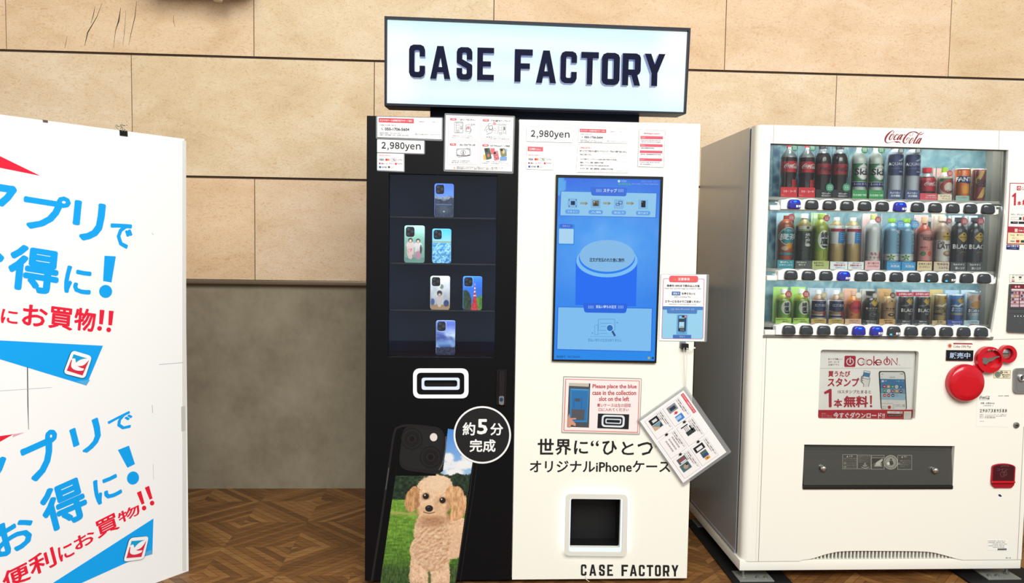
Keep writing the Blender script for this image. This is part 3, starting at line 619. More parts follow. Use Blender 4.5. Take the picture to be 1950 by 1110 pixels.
# white half
hz = (1020, 900, 5.284)
hatch = loops_uv(FP, hz, [rounded([(352, 252), (858, 258), (846, 754), (340, 750)], 18)])[0]
mb = MB(); mb.box(XM, XR, YF+.12, yb, ZB, ZT, WHT)
for bx in ((XM, XM+.015, YF+.021, YF+.12, ZB, ZT), (XR-.015, XR, YF+.021, YF+.12, ZB, ZT), (XM+.015, XR-.015, YF+.021, YF+.12, ZT-.015, ZT), (XM+.015, XR-.015, YF+.021, YF+.12, ZB, ZB+.015)): mb.box(*bx, WHT)
mb.build('cabinet', cm)
door_w = solid('door', FP, [[(XM+.0015, ZB), (XR, ZB), (XR, ZT), (XM+.0015, ZT)], hatch[::-1]], -.02, 0, WHT, cm)
mb = MB(); hx0, hx1 = min(p[0] for p in hatch), max(p[0] for p in hatch); hz0, hz1 = min(p[1] for p in hatch), max(p[1] for p in hatch)
mb.box(hx0-.005, hx1+.005, YF+.1, YF+.105, hz0-.005, hz1+.005, BLK2)
for bx in ((hx0-.005, hx0, YF+.021, YF+.1, hz0-.005, hz1+.005), (hx1, hx1+.005, YF+.021, YF+.1, hz0-.005, hz1+.005), (hx0, hx1, YF+.021, YF+.1, hz1, hz1+.005), (hx0, hx1, YF+.021, YF+.1, hz0-.005, hz0)): mb.box(*bx, BLK2)
mb.build('pickup_chute', cm)
# hatch frame stands off the door, a light strip behind it washes the panel
fr = solid('hatch_frame', FP, loops_uv(FP, hz, [rounded([(297, 197), (918, 205), (908, 822), (283, 815)], 56, 8), rounded([(338, 244), (871, 248), (858, 781), (328, 776)], 26, 6)[::-1]]), .013, .02, M('#efede2', .4), cm)
solid('hatch_rim', FP, loops_uv(FP, hz, [rounded([(336, 242), (873, 246), (860, 783), (326, 778)], 26, 6), rounded([(352, 252), (858, 258), (846, 754), (340, 750)], 18)[::-1]]), 0, .013, M('#eaf4ff', emit=1.1), cm)
solid('glow_strip', FP, loops_uv(FP, hz, [rounded([(310, 210), (905, 218), (895, 810), (296, 803)], 46, 8), rounded([(338, 244), (871, 248), (858, 781), (328, 776)], 26, 6)[::-1]]), .004, .0125, M('#e4f2ff', emit=3.2), cm)
A = Art(FP, (980, 690, 4.643)); INK = '#1a1a1c'
for s, b in (('世', (203, 672, 347, 815)), ('界', (360, 678, 500, 818)), ('に', (525, 690, 650, 812)), ('“', (672, 690, 745, 742)), ('ひ', (775, 692, 905, 818)), ('と', (945, 700, 1055, 818)), ('つ', (1085, 703, 1222, 822)), ('”', (1240, 698, 1312, 752))): A.text(s, *b, INK, 1, .03)
A.text('オリジナルiPhoneケース', 134, 868, 1377, 972, INK, 1, .028); A.build('lettering', cm)
A = Art(FP, hz)
for s, x0, x1 in (('C', 455, 512), ('A', 540, 610), ('S', 638, 696), ('E', 720, 779), ('F', 863, 930), ('A', 947, 1019), ('C', 1038, 1098), ('T', 1117, 1183), ('O', 1200, 1260), ('R', 1280, 1346), ('Y', 1366, 1438)):
    y0 = 922+(x0-455)*.008; g = [[(x0+p[0]*(x1-x0), y0+p[1]*114) for p in L] for L in GL[s]]; A.poly(g[0], INK, 1, g[1:])
A.build('logo', cm); A = Art(FP, hz); A.line(spline([(500, 1040), (508, 1070), (540, 1095)], 4), 7, M('#d9d6c6'), 2); A.build('scuff', cm)
for x in (XL+.07, XM-.07, XM+.08, XR-.1):
    for y in (-1.12, -.55): v, f = revo([(.03, 0), (.03, .008), (.012, .008), (.012, .022)], c=(x, y, 0)); mk('foot', v, f, M('#8f8f8c', .4, .5), cm, smooth=40)
# touch screen
ts = solid('touch_screen', FP, [quad((1058.4, 333), (1261.8, 337), (1248.5, 690.5), (1050.5, 686.4)), quad((1062.5, 338.8), (1256.7, 342.3), (1245.8, 686.4), (1054, 683.7))[::-1]], 0, .012, M('#0c0f14', .3), cm)
sz = (1030, 320, 2.92)
def screen(S, T):
    img = np.zeros(S.shape+(3,))+rgb(64, 116, 226); img = lay(img, np.clip(T/.3, 0, 1), rgb(52, 128, 232)); img = lay(img, np.clip((T-.55)/.45, 0, 1), rgb(34, 136, 232))
    img = lay(img, el(S, T, .52, .34, .5, .2, 1.6)*.75, rgb(112, 184, 246)); img = lay(img, el(S, T, .3, .5, .45, .25, 1.8)*.4, rgb(70, 150, 240))
    img = lay(img, el(S, T, .0, .04, .075, .055, .03), rgb(92, 168, 236)); img = lay(img, (fbm(S*7, T*11, 4)-.5)*.22*np.clip(1-abs(T-.28)*3, 0, 1), rgb(255, 255, 255)); return img
picture('display', FP, ((1062.5, 338.8), (1256.7, 342.3), (1245.8, 686.4), (1054, 683.7)), 60, 100, screen, ts, .007, mat=GLOW)
A = Art(FP, sz, d=.0072, emit=1)
A.poly([(108, 128), (645, 139), (640, 278), (103, 266)], '#3f74dc', 1); A.poly([(112, 131), (640, 142), (634, 274), (107, 263)], '#8ec6ea', 2)
A.poly(rounded([(272, 106), (478, 110), (472, 158), (280, 154)], 12), '#3d6fd8', 3); A.text('ステップ', 345, 116, 420, 136, '#dcecff', 4, .03)
for x in (306, 314, 322, 330, 428, 436, 444, 452):
    for y in (118, 124, 130): A.rect(x, y, x+4, y+4, '#a9c8f6', 4)
for x, s in ((174, 'スキャン'), (303, '入稿'), (431, '支払う'), (566, '取り出す')):
    yy = 195+(x-174)*.02; A.rect(x-27, yy-26, x+27, yy+27, '#7fb4e2', 3, 6); A.rect(x-40, yy+36, x+40, yy+60, '#5f9fe4', 3, 11); A.text(s, x-28, yy+42, x+28, yy+54, '#cfe6ff', 4)
for cx, cy, a in ((160, 180, 0), (190, 180, 1), (190, 210, 2), (160, 210, 3)): sx, sy = (-1 if a in (0, 3) else 1), (-1 if a < 2 else 1); A.line([(cx, cy+sy*5), (cx+sx*5, cy+sy*5), (cx+sx*5, cy-sy*3)], 3, '#20304e', 4)
A.rect(165, 184, 188, 206, '#1d2f52', 4, 3); A.rect(286, 181, 321, 212, '#6a6a62', 4); A.poly([(288, 211), (303, 190), (319, 211)], '#3c3d33', 5); A.ell(294, 188, 3, 3, '#e2e2c8', 5)
A.frame(430, 184, 450, 202, 2.5, '#22365c', 4, 3); A.frame(415, 196, 436, 209, 2.5, '#22365c', 4, 3); A.rect(555, 182, 579, 219, '#1c2026', 4, 3); A.ell(561, 189, 3, 3, '#7a8290', 5)
for x in (218, 345, 473):
    for k in range(3): A.rect(x+k*9, 190+k*.3, x+7+k*9, 202+k*.3, '#9a9273', 3)
    A.poly([(x+27, 187), (x+43, 197), (x+27, 207)], '#8d8156', 3)
A.ell(432, 74, 7, 7, '#bfe0ff', 2); A.text('中国本', 445, 68, 474, 80, '#9cc4f4', 2)
for x, s in ((427, '=D'), (447, 'M'), (466, 'O'), (486, 'k')): A.text(s, x, 84, x+15, 96, '#4fbf6a', 2, .03)
A.text('2025/10/03 10:27', 555, 71, 648, 80, '#7aa6ea', 2); A.text('#V1.0.106_1+TTDI-FD0072DG', 503, 86, 650, 95, '#8fb8f0', 2)
A.rect(95, 312, 186, 428, '#2b8ce0', 1, 6); A.rect(104, 312, 175, 333, '#3c66d4', 2, 8); A.text('スキャン', 118, 317, 160, 328, '#cfe0ff', 3); A.rect(99, 338, 180, 420, '#a9d2ee', 2, 3)
A.poly([(193, 500), (534, 505), (526, 768), (190, 760)], '#1a6af0', 1)
A.poly(ellp(365, 515, 170, 92, 40), '#79bcf2', 2); A.poly(ellp(365, 500, 156, 88, 40), '#1f7cf0', 3); A.poly(ellp(366, 488, 153, 88, 40), '#82b8e6', 4); A.text('注文が支払われた後に制作', 268, 499, 462, 522, '#0c1c34', 5, .03)
A.poly([(90, 768), (620, 776), (614, 1022), (84, 1010)], '#2a72dc', 1); A.poly([(96, 773), (614, 781), (608, 1016), (90, 1004)], '#7cbcee', 2)
A.poly(rounded([(232, 748), (482, 752), (470, 806), (240, 802)], 14), '#1f62dc', 3); A.text('支払い待ちの注文', 303, 761, 418, 779, '#cfe2ff', 4, .02)
for x in (262, 270, 278, 286, 428, 436, 444, 452): A.rect(x, 763, x+3.5, 780, '#8fb4ee', 4)
A.frame(316, 838, 410, 902, 2.2, '#4a86c4', 4, 6); A.line([(330, 862), (392, 862)], 2, '#4a86c4', 4); A.line([(330, 880), (372, 880)], 2, '#4a86c4', 4); A.frame(296, 870, 316, 926, 2, '#5a92cc', 4, 5); A.line([(306, 926), (332, 916), (365, 918)], 2, '#5a92cc', 4); A.line([(272, 934), (432, 936)], 1.6, '#5a92cc', 4)
A.ell(381, 888, 21, 21, '#9cd0f4', 5); A.ell(381, 888, 17, 17, '#1c6ab4', 6); A.line([(394, 904), (410, 932)], 11, '#1d4f88', 5); A.ell(284, 916, 3, 3, '#3a78b8', 4); A.ell(422, 858, 3, 3, '#3a78b8', 4)
A.text('支払い待ちの注文はありません', 260, 946, 446, 964, '#3470b0', 4); A.text('機器番号：90017060504', 86, 1040, 215, 1054, '#123a6a', 2); A.ell(598, 1054, 7, 7, '#b8a84a', 2); A.ell(620, 1055, 6, 7, '#1d3f66', 2)
A.build('interface', ts)

# ================================================================ SIGN ON TOP
NAVY = M('#10162c', .45, k=.6, spec=.2)
YS = -1.13; SP = front(YS)
sg = thing('light_box_sign', 'backlit white sign with raised dark letters on top of the phone case machine', 'sign', ((XL+XR)/2, -1.0, ZT))
so = [SP.uv(*p) for p in ((732, 30.5), (1315.5, 53.2), (1306.7, 216.3), (732, 201))]; si = [SP.uv(*p) for p in ((736.7, 34.6), (1311.4, 58), (1304, 213.6), (735.9, 196.3))]
solid('frame', SP, [so, si[::-1]], -.022, 0, M('#131830', .45, k=.6, spec=.2), sg)
cx_, cz_ = np.mean([p[0] for p in so]), np.mean([p[1] for p in so])
back = [(cx_+(u-cx_)*.99, cz_+(v-cz_)*.97) for u, v in so]
mb = MB(); n = 4; vs = [SP.P(u, v, -.022) for u, v in so]+[SP.P(u, v, -.13) for u, v in back]; mb.add(vs, [(i, (i+1) % 4, 4+(i+1) % 4, 4+i) for i in range(4)]+[(7, 6, 5, 4)], M('#2b3148', .45, k=.7)); mb.build('housing', sg)
def glow(S, T):
    img = np.zeros(S.shape+(3,))+rgb(232, 253, 255); b = .5+.5*np.cos((T*3.1+.12*np.sin(S*5))*2*PI+1.2)
    img = lay(img, b*.6, rgb(252, 255, 255)); img = lay(img, np.clip(.18-T, 0, .2)*3.2+np.clip(T-.8, 0, .2)*3.0, rgb(208, 252, 255))
    for cx, cy in ((.035, .33), (.045, .66), (.965, .3), (.955, .66), (.03, .8), (.97, .12)): img = lay(img, el(S, T, cx, cy, .06, .2, 1.4)*.9, rgb(255, 255, 255))
    return img
picture('light_panel', SP, ((733, 31), (1315, 54), (1306.3, 215.8), (732.3, 200.5)), 90, 40, glow, sg, -.0215, mat=SIGN)
LP = Pl((0, YS-.013, 0)); LIT_SIDE = M('#aebdf8', .35)  # letter sides painted pale blue, the panel's glow put into their colour
for s, a in (('C', (779, 84.9, 809.5, 147.3)), ('A', (819.5, 87.5, 857.9, 150)), ('S', (869.8, 89.8, 899.8, 151.8)), ('E', (909.2, 90.8, 941.1, 152.5)), ('F', (980.6, 93.8, 1014.8, 155.8)), ('A', (1021.8, 96, 1059.9, 158)), ('C', (1068.2, 97.7, 1099.2, 158.5)), ('T', (1107.3, 99, 1140.6, 160.8)), ('O', (1146.8, 100.5, 1181, 161.8)), ('R', (1186.2, 101.5, 1221, 162.7)), ('Y', (1228.2, 102.4, 1267.2, 163.6))):
    sl = .026; L = [[(a[0]+p[0]*(a[2]-a[0])-.035*p[1]*(a[3]-a[1])*(a[0]-700)/600, a[1]+p[1]*(a[3]-a[1])+p[0]*(a[2]-a[0])*sl-.4) for p in l] for l in GL[s]]
    solid('letter', LP, [[LP.uv(*p) for p in L[0]]]+[[LP.uv(*p) for p in l[::-1]] for l in L[1:]], -.034, 0, M('#11173a', .6, k=.6, spec=.08), sg, side=LIT_SIDE)
pa, pb = front(-1.06).uv(819, 215), front(-1.06).uv(1217.5, 225)
box('pedestal', pa[0], pb[0], -1.06, -.72, ZT, so[2][1]+.07, NAVY, sg, bev=.004)

# ================================================================ PHONE CASES IN THE DISPLAY
PCY = YF+.07; PC = front(PCY)
def phone_case(label, q, zbot, func, tint):
    uv = [PC.uv(*p) for p in q]; u0, u1 = (uv[0][0]+uv[3][0])/2, (uv[1][0]+uv[2][0])/2; h = ((uv[0][1]+uv[1][1])-(uv[2][1]+uv[3][1]))/2; z0 = zbot; z1 = z0+h
    t = thing('phone_case', label, 'phone case', ((u0+u1)/2, PCY+.005, z0), 'printed phone cases in the display'); W = u1-u0
    P = Pl((u0, PCY, z0)); R = rounded([(0, 0), (W, 0), (W, h), (0, h)], W*.13, 6); cut = rounded([(W*.07, h*.69), (W*.5, h*.69), (W*.5, h*.965), (W*.07, h*.965)], W*.13, 6)
    solid('shell', P, [R, cut[::-1]], -.009, 0, M(tint, .3), t)
    mu = lambda S, T: ~((S > .05) & (S < .52) & (T > .03) & (T < .315)) & (np.abs(S-.5) < .482) & (np.abs(T-.5) < .49) & ~((np.minimum(S, 1-S)*W < W*.06) & (np.minimum(T, 1-T)*h < W*.06))
    class Q(Pl):
        def uv(s, a, b): return (a*W, h-b*h)
    picture('print', Q((u0, PCY, z0)), ((0, 0), (1, 0), (1, 1), (0, 1)), 46, 84, func, t, .0006, mu)
    cam_ = rounded([(W*.09, h*.70), (W*.48, h*.70), (W*.48, h*.955), (W*.09, h*.955)], W*.12, 6)
    cu = solid('camera_cutout', P, [cam_], -.006, -.002, M('#15161a', .25), t)
    A = Art(P, mapf=lambda a, b: (a*W, h-b*h), d=-.002)
    for x, y in ((.19, .10), (.19, .235), (.38, .165)): A.poly([(x+.07*math.cos(k*PI/8), y+.07*W/h*math.sin(k*PI/8)) for k in range(16)], '#2a2c33', 1); A.poly([(x+.04*math.cos(k*PI/8), y+.04*W/h*math.sin(k*PI/8)) for k in range(16)], '#0a0b0e', 2)
    A.build('lens', cu)
def pc1(S, T):
    i = np.zeros(S.shape+(3,))+rgb(42, 84, 200); i = lay(i, np.clip(T*2.6, 0, 1), rgb(92, 140, 222)); rg = .30+.14*abs(S-.45)*0+.12*fbm(S*5, T*0, 2); i = lay(i, T > rg+.02, rgb(120, 132, 150)+(fbm(S*14, T*14, 3)-.5)[..., None]*rgb(150, 140, 130))
    i = lay(i, (T > .36+.3*np.minimum(S, 1-S)*0+.1*fbm(S*6, T*0, 8)+.10*(1-abs(S-.5)*2)), rgb(36, 48, 74)+(fbm(S*12, T*20, 5)-.5)[..., None]*rgb(60, 70, 90)); i = lay(i, np.exp(-((T-.62)/.012)**2)*(abs(S-.5) < .4), rgb(110, 140, 190)); i = lay(i, el(S, T, .48, .78, .32, .14, .8)*.7, rgb(82, 92, 108)); return lay(i, el(S, T, .5, .83, .05, .02, .8), rgb(190, 200, 210))
def fig(i, S, T, x, y, s, robe, hair=(34, 26, 28)):
    i = lay(i, el(S, T, x, y+.21*s, .15*s, .2*s, .15), rgb(*robe)+(vnoise(S*22, T*34, 3) > .72)[..., None]*rgb(0, -90, -80)); i = lay(i, el(S, T, x, y+.08*s, .19*s, .085*s, .2), rgb(*robe)); i = lay(i, el(S, T, x, y-.035*s, .095*s, .055*s, .15), rgb(*hair)); return lay(i, el(S, T, x, y-.02*s, .06*s, .036*s, .2), rgb(238, 200, 178))
def pc2(S, T):
    i = np.zeros(S.shape+(3,))+rgb(136, 186, 168); i = lay(i, T > .86, rgb(112, 160, 142)); i = fig(i, S, T, .3, .44, 1.15, (240, 214, 206)); i = fig(i, S, T, .68, .45, 1.1, (232, 226, 220)); i = lay(i, el(S, T, .7, .8, .17, .12, .2), rgb(196, 150, 166)); return lay(i, el(S, T, .82, .64, .05, .12, .2), rgb(80, 50, 52))
def pc3(S, T):
    i = np.zeros(S.shape+(3,))+rgb(30, 142, 236); i = lay(i, np.clip(T*2.7, 0, 1), rgb(150, 214, 250)); i = lay(i, np.exp(-((T-.385)/.022)**2), rgb(150, 160, 110)); fl = fbm(S*16, T*26, 6); return lay(i, T > .41, rgb(92, 172, 226)+(fl-.42)[..., None]*rgb(330, 260, 170))
def pc4(S, T):
    i = np.zeros(S.shape+(3,))+rgb(198, 202, 206)+(fbm(S*4, T*5, 2)-.5)[..., None]*rgb(80, 76, 70); i = lay(i, T > .86, rgb(176, 138, 96)); i = lay(i, el(S, T, .12, .78, .1, .1, .3), rgb(70, 98, 150)); i = lay(i, el(S, T, .82, .82, .14, .1, .3), rgb(52, 70, 120)); i = lay(i, el(S, T, .58, .32, .09, .07, .5), rgb(110, 120, 104))
    i = lay(i, el(S, T, .47, .74, .13, .2, .15), rgb(214, 200, 192)); i = lay(i, el(S, T, .47, .52, .13, .085, .15), rgb(40, 32, 32)); return lay(i, el(S, T, .47, .56, .07, .04, .2), rgb(226, 186, 164))
def pc5(S, T):
    i = np.zeros(S.shape+(3,))+rgb(28, 104, 222); i = lay(i, np.clip(T-.2, 0, 1), rgb(70, 150, 240)); gr = fbm(S*12, T*16, 3); i = lay(i, np.maximum(el(S, T, .12, .78, .32, .36, .12), el(S, T, .05, .9, .4, .3, .1)), rgb(30, 62, 32)+(gr-.5)[..., None]*rgb(110, 130, 60)); i = lay(i, np.maximum(el(S, T, .95, .78, .26, .2, .12), el(S, T, .9, .93, .3, .2, .1)), rgb(96, 156, 40)+(gr-.5)[..., None]*rgb(120, 120, 60))
    hw = np.clip((T-.18), 0, 1)**1.7*.26+.012; t = (abs(S-.62) < hw) & (T > .18); return lay(i, t, np.where(((T*9) % 1 < .38)[..., None] & (T < .62)[..., None], rgb(244, 236, 232), rgb(214, 48, 44)+(vnoise(S*30, T*50, 3)-.5)[..., None]*rgb(90, 90, 90)))
def pc6(S, T):
    i = np.zeros(S.shape+(3,))+rgb(58, 76, 150); cl = fbm(S*2.2+T*1.4, T*5-S*1.2, 9); i = lay(i, np.clip((cl-.38)*3, 0, 1)*np.clip((T-.1)*3, 0, 1), rgb(196, 212, 240)); i = lay(i, np.exp(-((T-.66)/.09)**2)*.7, rgb(150, 200, 246)); return lay(i, T > .76+.03*fbm(S*5, T*0, 1), rgb(44, 54, 82)+(fbm(S*26, T*40, 4)-.5)[..., None]*rgb(120, 120, 120))
phone_case('phone case showing a mountain lake under deep blue sky, on the top shelf', ((828, 346), (865.5, 347), (862.5, 411), (826.5, 410)), zsh[0], pc1, '#5f7fd8')
phone_case('pale green phone case showing two people in kimono', ((771.5, 428), (809.5, 428.5), (807.5, 499), (768.5, 498.5)), zsh[1], pc2, '#9fc6b4')
phone_case('phone case showing a field of pale blue flowers under bright sky', ((824, 435), (860, 435.5), (858, 500.5), (822, 500)), zsh[1], pc3, '#7cc4f2')
phone_case('grey phone case showing a small child on a wooden floor', ((820.5, 525.7), (858, 525.7), (855.5, 589), (818.5, 588.5)), zsh[2], pc4, '#d8d8d8')
phone_case('blue phone case showing a red and white tower between trees', ((882.3, 526.3), (918.7, 526.7), (917.3, 590), (880.7, 589.3)), zsh[2], pc5, '#5a9af0')
phone_case('phone case showing streaked clouds above a dark town, on the lowest shelf', ((831, 613), (867.5, 613), (866, 678.7), (829.3, 678.3)), zsh[3], pc6, '#8798cc')

# ================================================================ NOTICES
FILM = clear('laminate_film', (.96, .97, .97), .06, .12, .22, (.62, .64, .66))
FILMW = clear('laminate_film_clear', (.97, .97, .97), .05, .12, .10, (.55, .55, .55))
PAPER = M('#fbfafa', .45, k=.86)
def notice(name, label, cat, q, film, fn, z, group=None, pl=None, film_m=None):
    pl = pl or FP; uv = [pl.uv(*p) for p in q]; c = np.mean(uv, 0); lo = min(p[1] for p in uv)
    t = thing(name, label, cat, tuple(pl.P(c[0], lo, 0)), group)
    if film:
        fuv = [pl.uv(*p) for p in film]; solid('laminate', pl, [rounded(fuv, .006, 4)], .0002, .0008, film_m or FILM, t)
    solid('sheet', pl, [uv], .001, .0018, PAPER, t)
    A = Art(pl, z, d=.0018); fn(A); A.build('print', t); return t
def grow(q, l, t, r, b): return ((q[0][0]-l, q[0][1]-t), (q[1][0]+r, q[1][1]-t), (q[2][0]+r, q[2][1]+b), (q[3][0]-l, q[3][1]+b))
PK, TX = '#de4254', '#2a2a2e'
def support(A, s=1, ox=0, oy=0, sm=1):
    X = lambda x: ox+(x-180)*s; Y = lambda x, y: oy+(y-140-(x-180)*.024)*s+(x-180)*s*.024
    R = lambda x0, y0, x1, y1, *a: A.rect(X(x0), Y(x0, y0), X(x1), Y(x0, y1), *a); TT = lambda t, x0, y0, x1, y1, c=TX, l=2, b=.0: A.text(t, X(x0), Y(x0, y0), X(x1), Y(x0, y1), c, l, b)
    A.poly([(X(197), Y(0, 155)), (X(617), Y(0, 166)), (X(617), Y(0, 220)), (X(197), Y(0, 207))], PK, 1); TT('新スマホケース自動販売機サポート窓口', 212, 176, 598, 200, '#ffffff', 2, .02)
    TT('お電話でのお問い合わせ', 210, 233, 402, 250); A.ell(X(238), Y(0, 286), 22*s, 22*s, '#e4e4e6', 1); A.line([(X(230), Y(0, 275), 5*s), (X(236), Y(0, 288), 4*s), (X(247), Y(0, 296), 6*s)], 4*s, TX, 2)
    TT('050-1706-5604', 270, 273, 562, 308, '#1c1c20', 2, .05); TT('電話受付時間：平日 10:00~18:00', 210, 330, 455, 345); TT('店頭での受付時間：平日・土日祝 10:00~20:00', 210, 352, 552, 370)
    TT('お問合せ', 678, 193, 746, 208); TT('公式サイト', 832, 197, 910, 211); TT('からのお問い合わせ', 660, 345, 788, 360); A.frame(X(634), Y(0, 339), X(654), Y(0, 359), 3*s, TX, 2, 3*s); TT('https://itsumo.com', 810, 350, 936, 361)
zN = (690, 200, 6.29)
def price(A, s, _, ox, oy):
    for ch, x0, x1, y0, y1 in (('２', 0, 53, 0, 82), ('，', 67, 88, 70, 104), ('９', 100, 153, 1, 86), ('８', 160, 217, 3, 87), ('０', 223, 277, 4, 89), ('ｙ', 281, 338, 30, 113), ('ｅ', 341, 398, 28, 92), ('ｎ', 412, 470, 29, 93)): A.text(ch, ox+x0*s, oy+y0*s, ox+x1*s, oy+y1*s, '#1a1a1e', 1, .045)
q1 = ((718.6, 222.3), (841.4, 225.1), (841, 265.2), (718.6, 261))
notice('support_notice', 'laminated support notice with phone number on the black half, above the price card', 'notice', q1, grow(q1, 2.7, 1.6, 2.4, 3.4), lambda A: support(A, 1, 180, 140), zN)
q2 = ((718.6, 265.5), (807.6, 268.4), (807.3, 292.2), (718.6, 289.8))
notice('price_card', 'white price card reading 2,980yen on the black half of the machine', 'price card', q2, grow(q2, 1, .6, 2, 2), lambda A: price(A, 1, 0, 230, 441), zN, 'price cards')
def pay(A, X, Y, s):
    T = lambda t, x0, y0, x1, y1, c, b=0.: A.text(t, X(x0), Y(y0), X(x1), Y(y1), c, 2, b); E = lambda x, y, r, c, l=1: A.ell(X(x), Y(y), r*s, r*s, c, l); R = lambda x0, y0, x1, y1, c, l=1: A.rect(X(x0), Y(y0), X(x1), Y(y1), c, l)
    T('利用可能な決済方法', 196, 597, 338, 612, '#d8454f'); T('VISA', 200, 641, 260, 667, '#20285c', .04); E(290, 655, 15, '#d8352e'); E(314, 655, 13, '#f08a3c', 2)
    A.frame(X(345), Y(640), X(407), Y(675), 3*s, '#3a3a3e', 1, 5*s); T('Pay', 368, 647, 398, 670, '#2a2a2e', .02); T('G', 424, 647, 440, 668, '#7a7a82'); T('Pay', 448, 648, 486, 671, '#7a7a82')
    R(200, 690, 218, 710, '#a8323c'); T('d払い', 226, 689, 272, 710, '#7a2430', .03); T('au PAY', 284, 692, 376, 710, '#dc6a74'); R(390, 692, 414, 716, '#d8454f'); T('PayPay', 420, 695, 484, 714, '#8a4a52')
    R(200, 732, 226, 756, '#2f5fb0'); T('支付宝', 234, 735, 292, 754, '#5a6272', .02); E(320, 744, 13, '#3d4a44'); T('WeChat Pay', 340, 736, 388, 744, '#7a8a82'); T('微信支付', 340, 747, 386, 755, '#7a8a82')
q3 = ((718.6, 291.7), (769, 293), (769, 326), (718.6, 323.7))
notice('payment_card', 'small white card of payment marks under the price on the black half', 'notice', q3, grow(q3, 1, .4, 1.8, 2), lambda A: pay(A, lambda x: x, lambda y: y, 1), zN)
q4 = ((849, 219.4), (978, 223.8), (975, 326.7), (847.4, 322.7))
def steps(A):
    BD = '#e6b4bc'; LN = '#55565c'
    for (x0, y0, x1, y1), n_, tt, cap in (((1026, 138, 1393, 418), '手順1', 'QRコードをスキャン', ('自販機のQRコードをスキャン(Android/', 'iPhone)、ケースモデルを選択します')), ((1416, 150, 1787, 432), '手順2', '好きな画像をアップロード', ('画像をアップロード', 'レイアウトで自由に配置できます(複数枚もOK)')),
                                        ((1022, 438, 1388, 716), '手順3', '支払い方法を選択し決済', ('決済完了後、引換番号を発行し、', '機械で製作完了まで約5分お待ちください')), ((1411, 450, 1782, 726), '手順4', '5分でiPhoneケース完成', ('完成後下部、ドアが開いてから、お取り出し下さい', '空の青色のケースは左の回収口に入れてください'))):
        A.frame(x0, y0, x1, y1, 3.5, BD, 1, 16); A.rect(x0+26, y0+20, x0+102, y0+48, '#e4525f', 1, 13); A.text(n_, x0+42, y0+26, x0+86, y0+42, '#ffffff', 2, .02)
        A.text(tt, x0+(122 if x1 > 1400 else 144), y0+29, x1-(16 if x1 > 1400 else 36), y0+52, '#4a4a50', 2, .02)
        A.text(cap[0], x0+(54 if x1 < 1400 else 70), y1-54, x1-(75 if x1 < 1400 else 75), y1-38, '#6a6a70'); A.text(cap[1], x0+(48 if x1 < 1400 else 20), y1-34, x1-(62 if x1 < 1400 else 26), y1-18, '#6a6a70')
    F = lambda *a: A.frame(*a)
    F(1104, 203, 1206, 335, 4, LN, 2, 5); F(1122, 214, 1160, 300, 3, LN, 2); A.line([(1122, 243), (1160, 243)], 3, LN); A.line([(1122, 272), (1160, 272)], 3, LN); F(1174, 214, 1197, 290, 3, LN, 2); F(1122, 308, 1164, 326, 3, LN, 2, 8); A.rect(1178, 250, 1194, 286, '#c8c8cc', 1)
    A.poly([(1240, 240), (1288, 234), (1300, 312), (1252, 320)], '#ffffff', 2); A.line([(1240, 240), (1288, 234), (1300, 312), (1252, 320)], 4, LN, 3, True); A.rect(1253, 256, 1284, 290, '#e88a94', 3); A.line([(1240, 330), (1238, 290), (1250, 268)], 4, LN, 3); A.line([(1276, 342), (1300, 322), (1304, 290), (1288, 268)], 4, LN, 3); A.text('SCAN', 1302, 224, 1350, 243, '#7a7a80', 2, .03); A.line([(1272, 228), (1292, 218)], 3, LN); A.line([(1300, 246), (1318, 252)], 3, LN)
    A.poly([(1508, 226), (1554, 220), (1566, 296), (1520, 304)], '#ffffff', 2); A.line([(1508, 226), (1554, 220), (1566, 296), (1520, 304)], 4, LN, 3, True); A.line([(1462, 316), (1476, 276), (1506, 240)], 4, LN, 3); A.line([(1490, 350), (1540, 336), (1568, 300), (1560, 262)], 4, LN, 3); A.ell(1538, 270, 24, 26, '#ffffff', 4); A.ring(1538, 270, 25, 20, LN, 5); A.line([(1500, 330), (1480, 300), (1508, 284)], 4, LN, 3)
    for r in (14, 26, 38): A.line(ellp(1566, 244, r, r, 9, -1.5, -.15), 6, '#e06a76', 3)
    for y in (285, 305, 325): A.line([(1575, y), (1592, y-(305-y)*.5), (1604, y+8)], 3, '#e06a76', 3)
    A.line([(1618, 350), (1616, 228), (1722, 232), (1722, 352)], 4, LN, 2); F(1632, 244, 1674, 330, 3, LN, 2); A.line([(1632, 272), (1674, 272)], 3, LN); A.line([(1632, 300), (1674, 300)], 3, LN); F(1688, 242, 1712, 340, 3, LN, 2); F(1634, 338, 1676, 354, 3, LN, 2, 7); A.rect(1693, 262, 1708, 300, '#7a7a82', 2)
    A.poly([(1136, 600), (1300, 596), (1300, 512), (1250, 518), (1130, 528)], '#ffffff', 2); A.line([(1140, 606), (1146, 622), (1260, 610), (1302, 596), (1290, 514), (1246, 520)], 4, LN, 3); A.frame(1128, 524, 1288, 608, 4.5, LN, 4, 3); A.ring(1208, 568, 29, 25, LN, 4); A.text('$', 1199, 550, 1217, 588, LN, 4, .02)
    for x, y, sx, sy in ((1140, 536, 1, 1), (1276, 538, -1, 1), (1140, 597, 1, -1), (1276, 598, -1, -1)): A.line([(x+sx*14, y), (x, y), (x, y+sy*12)], 4, LN, 4)
    for q, c in (([(1448, 596), (1490, 592), (1500, 652), (1452, 656)], '#efb85a'), ([(1534, 520), (1584, 516), (1592, 586), (1540, 590)], '#e8707a'), ([(1650, 622), (1732, 616), (1730, 664), (1646, 666)], '#7aaae4'), ([(1700, 520), (1736, 530), (1726, 610), (1704, 606)], '#8fb8ea')): A.poly(q, c, 2)
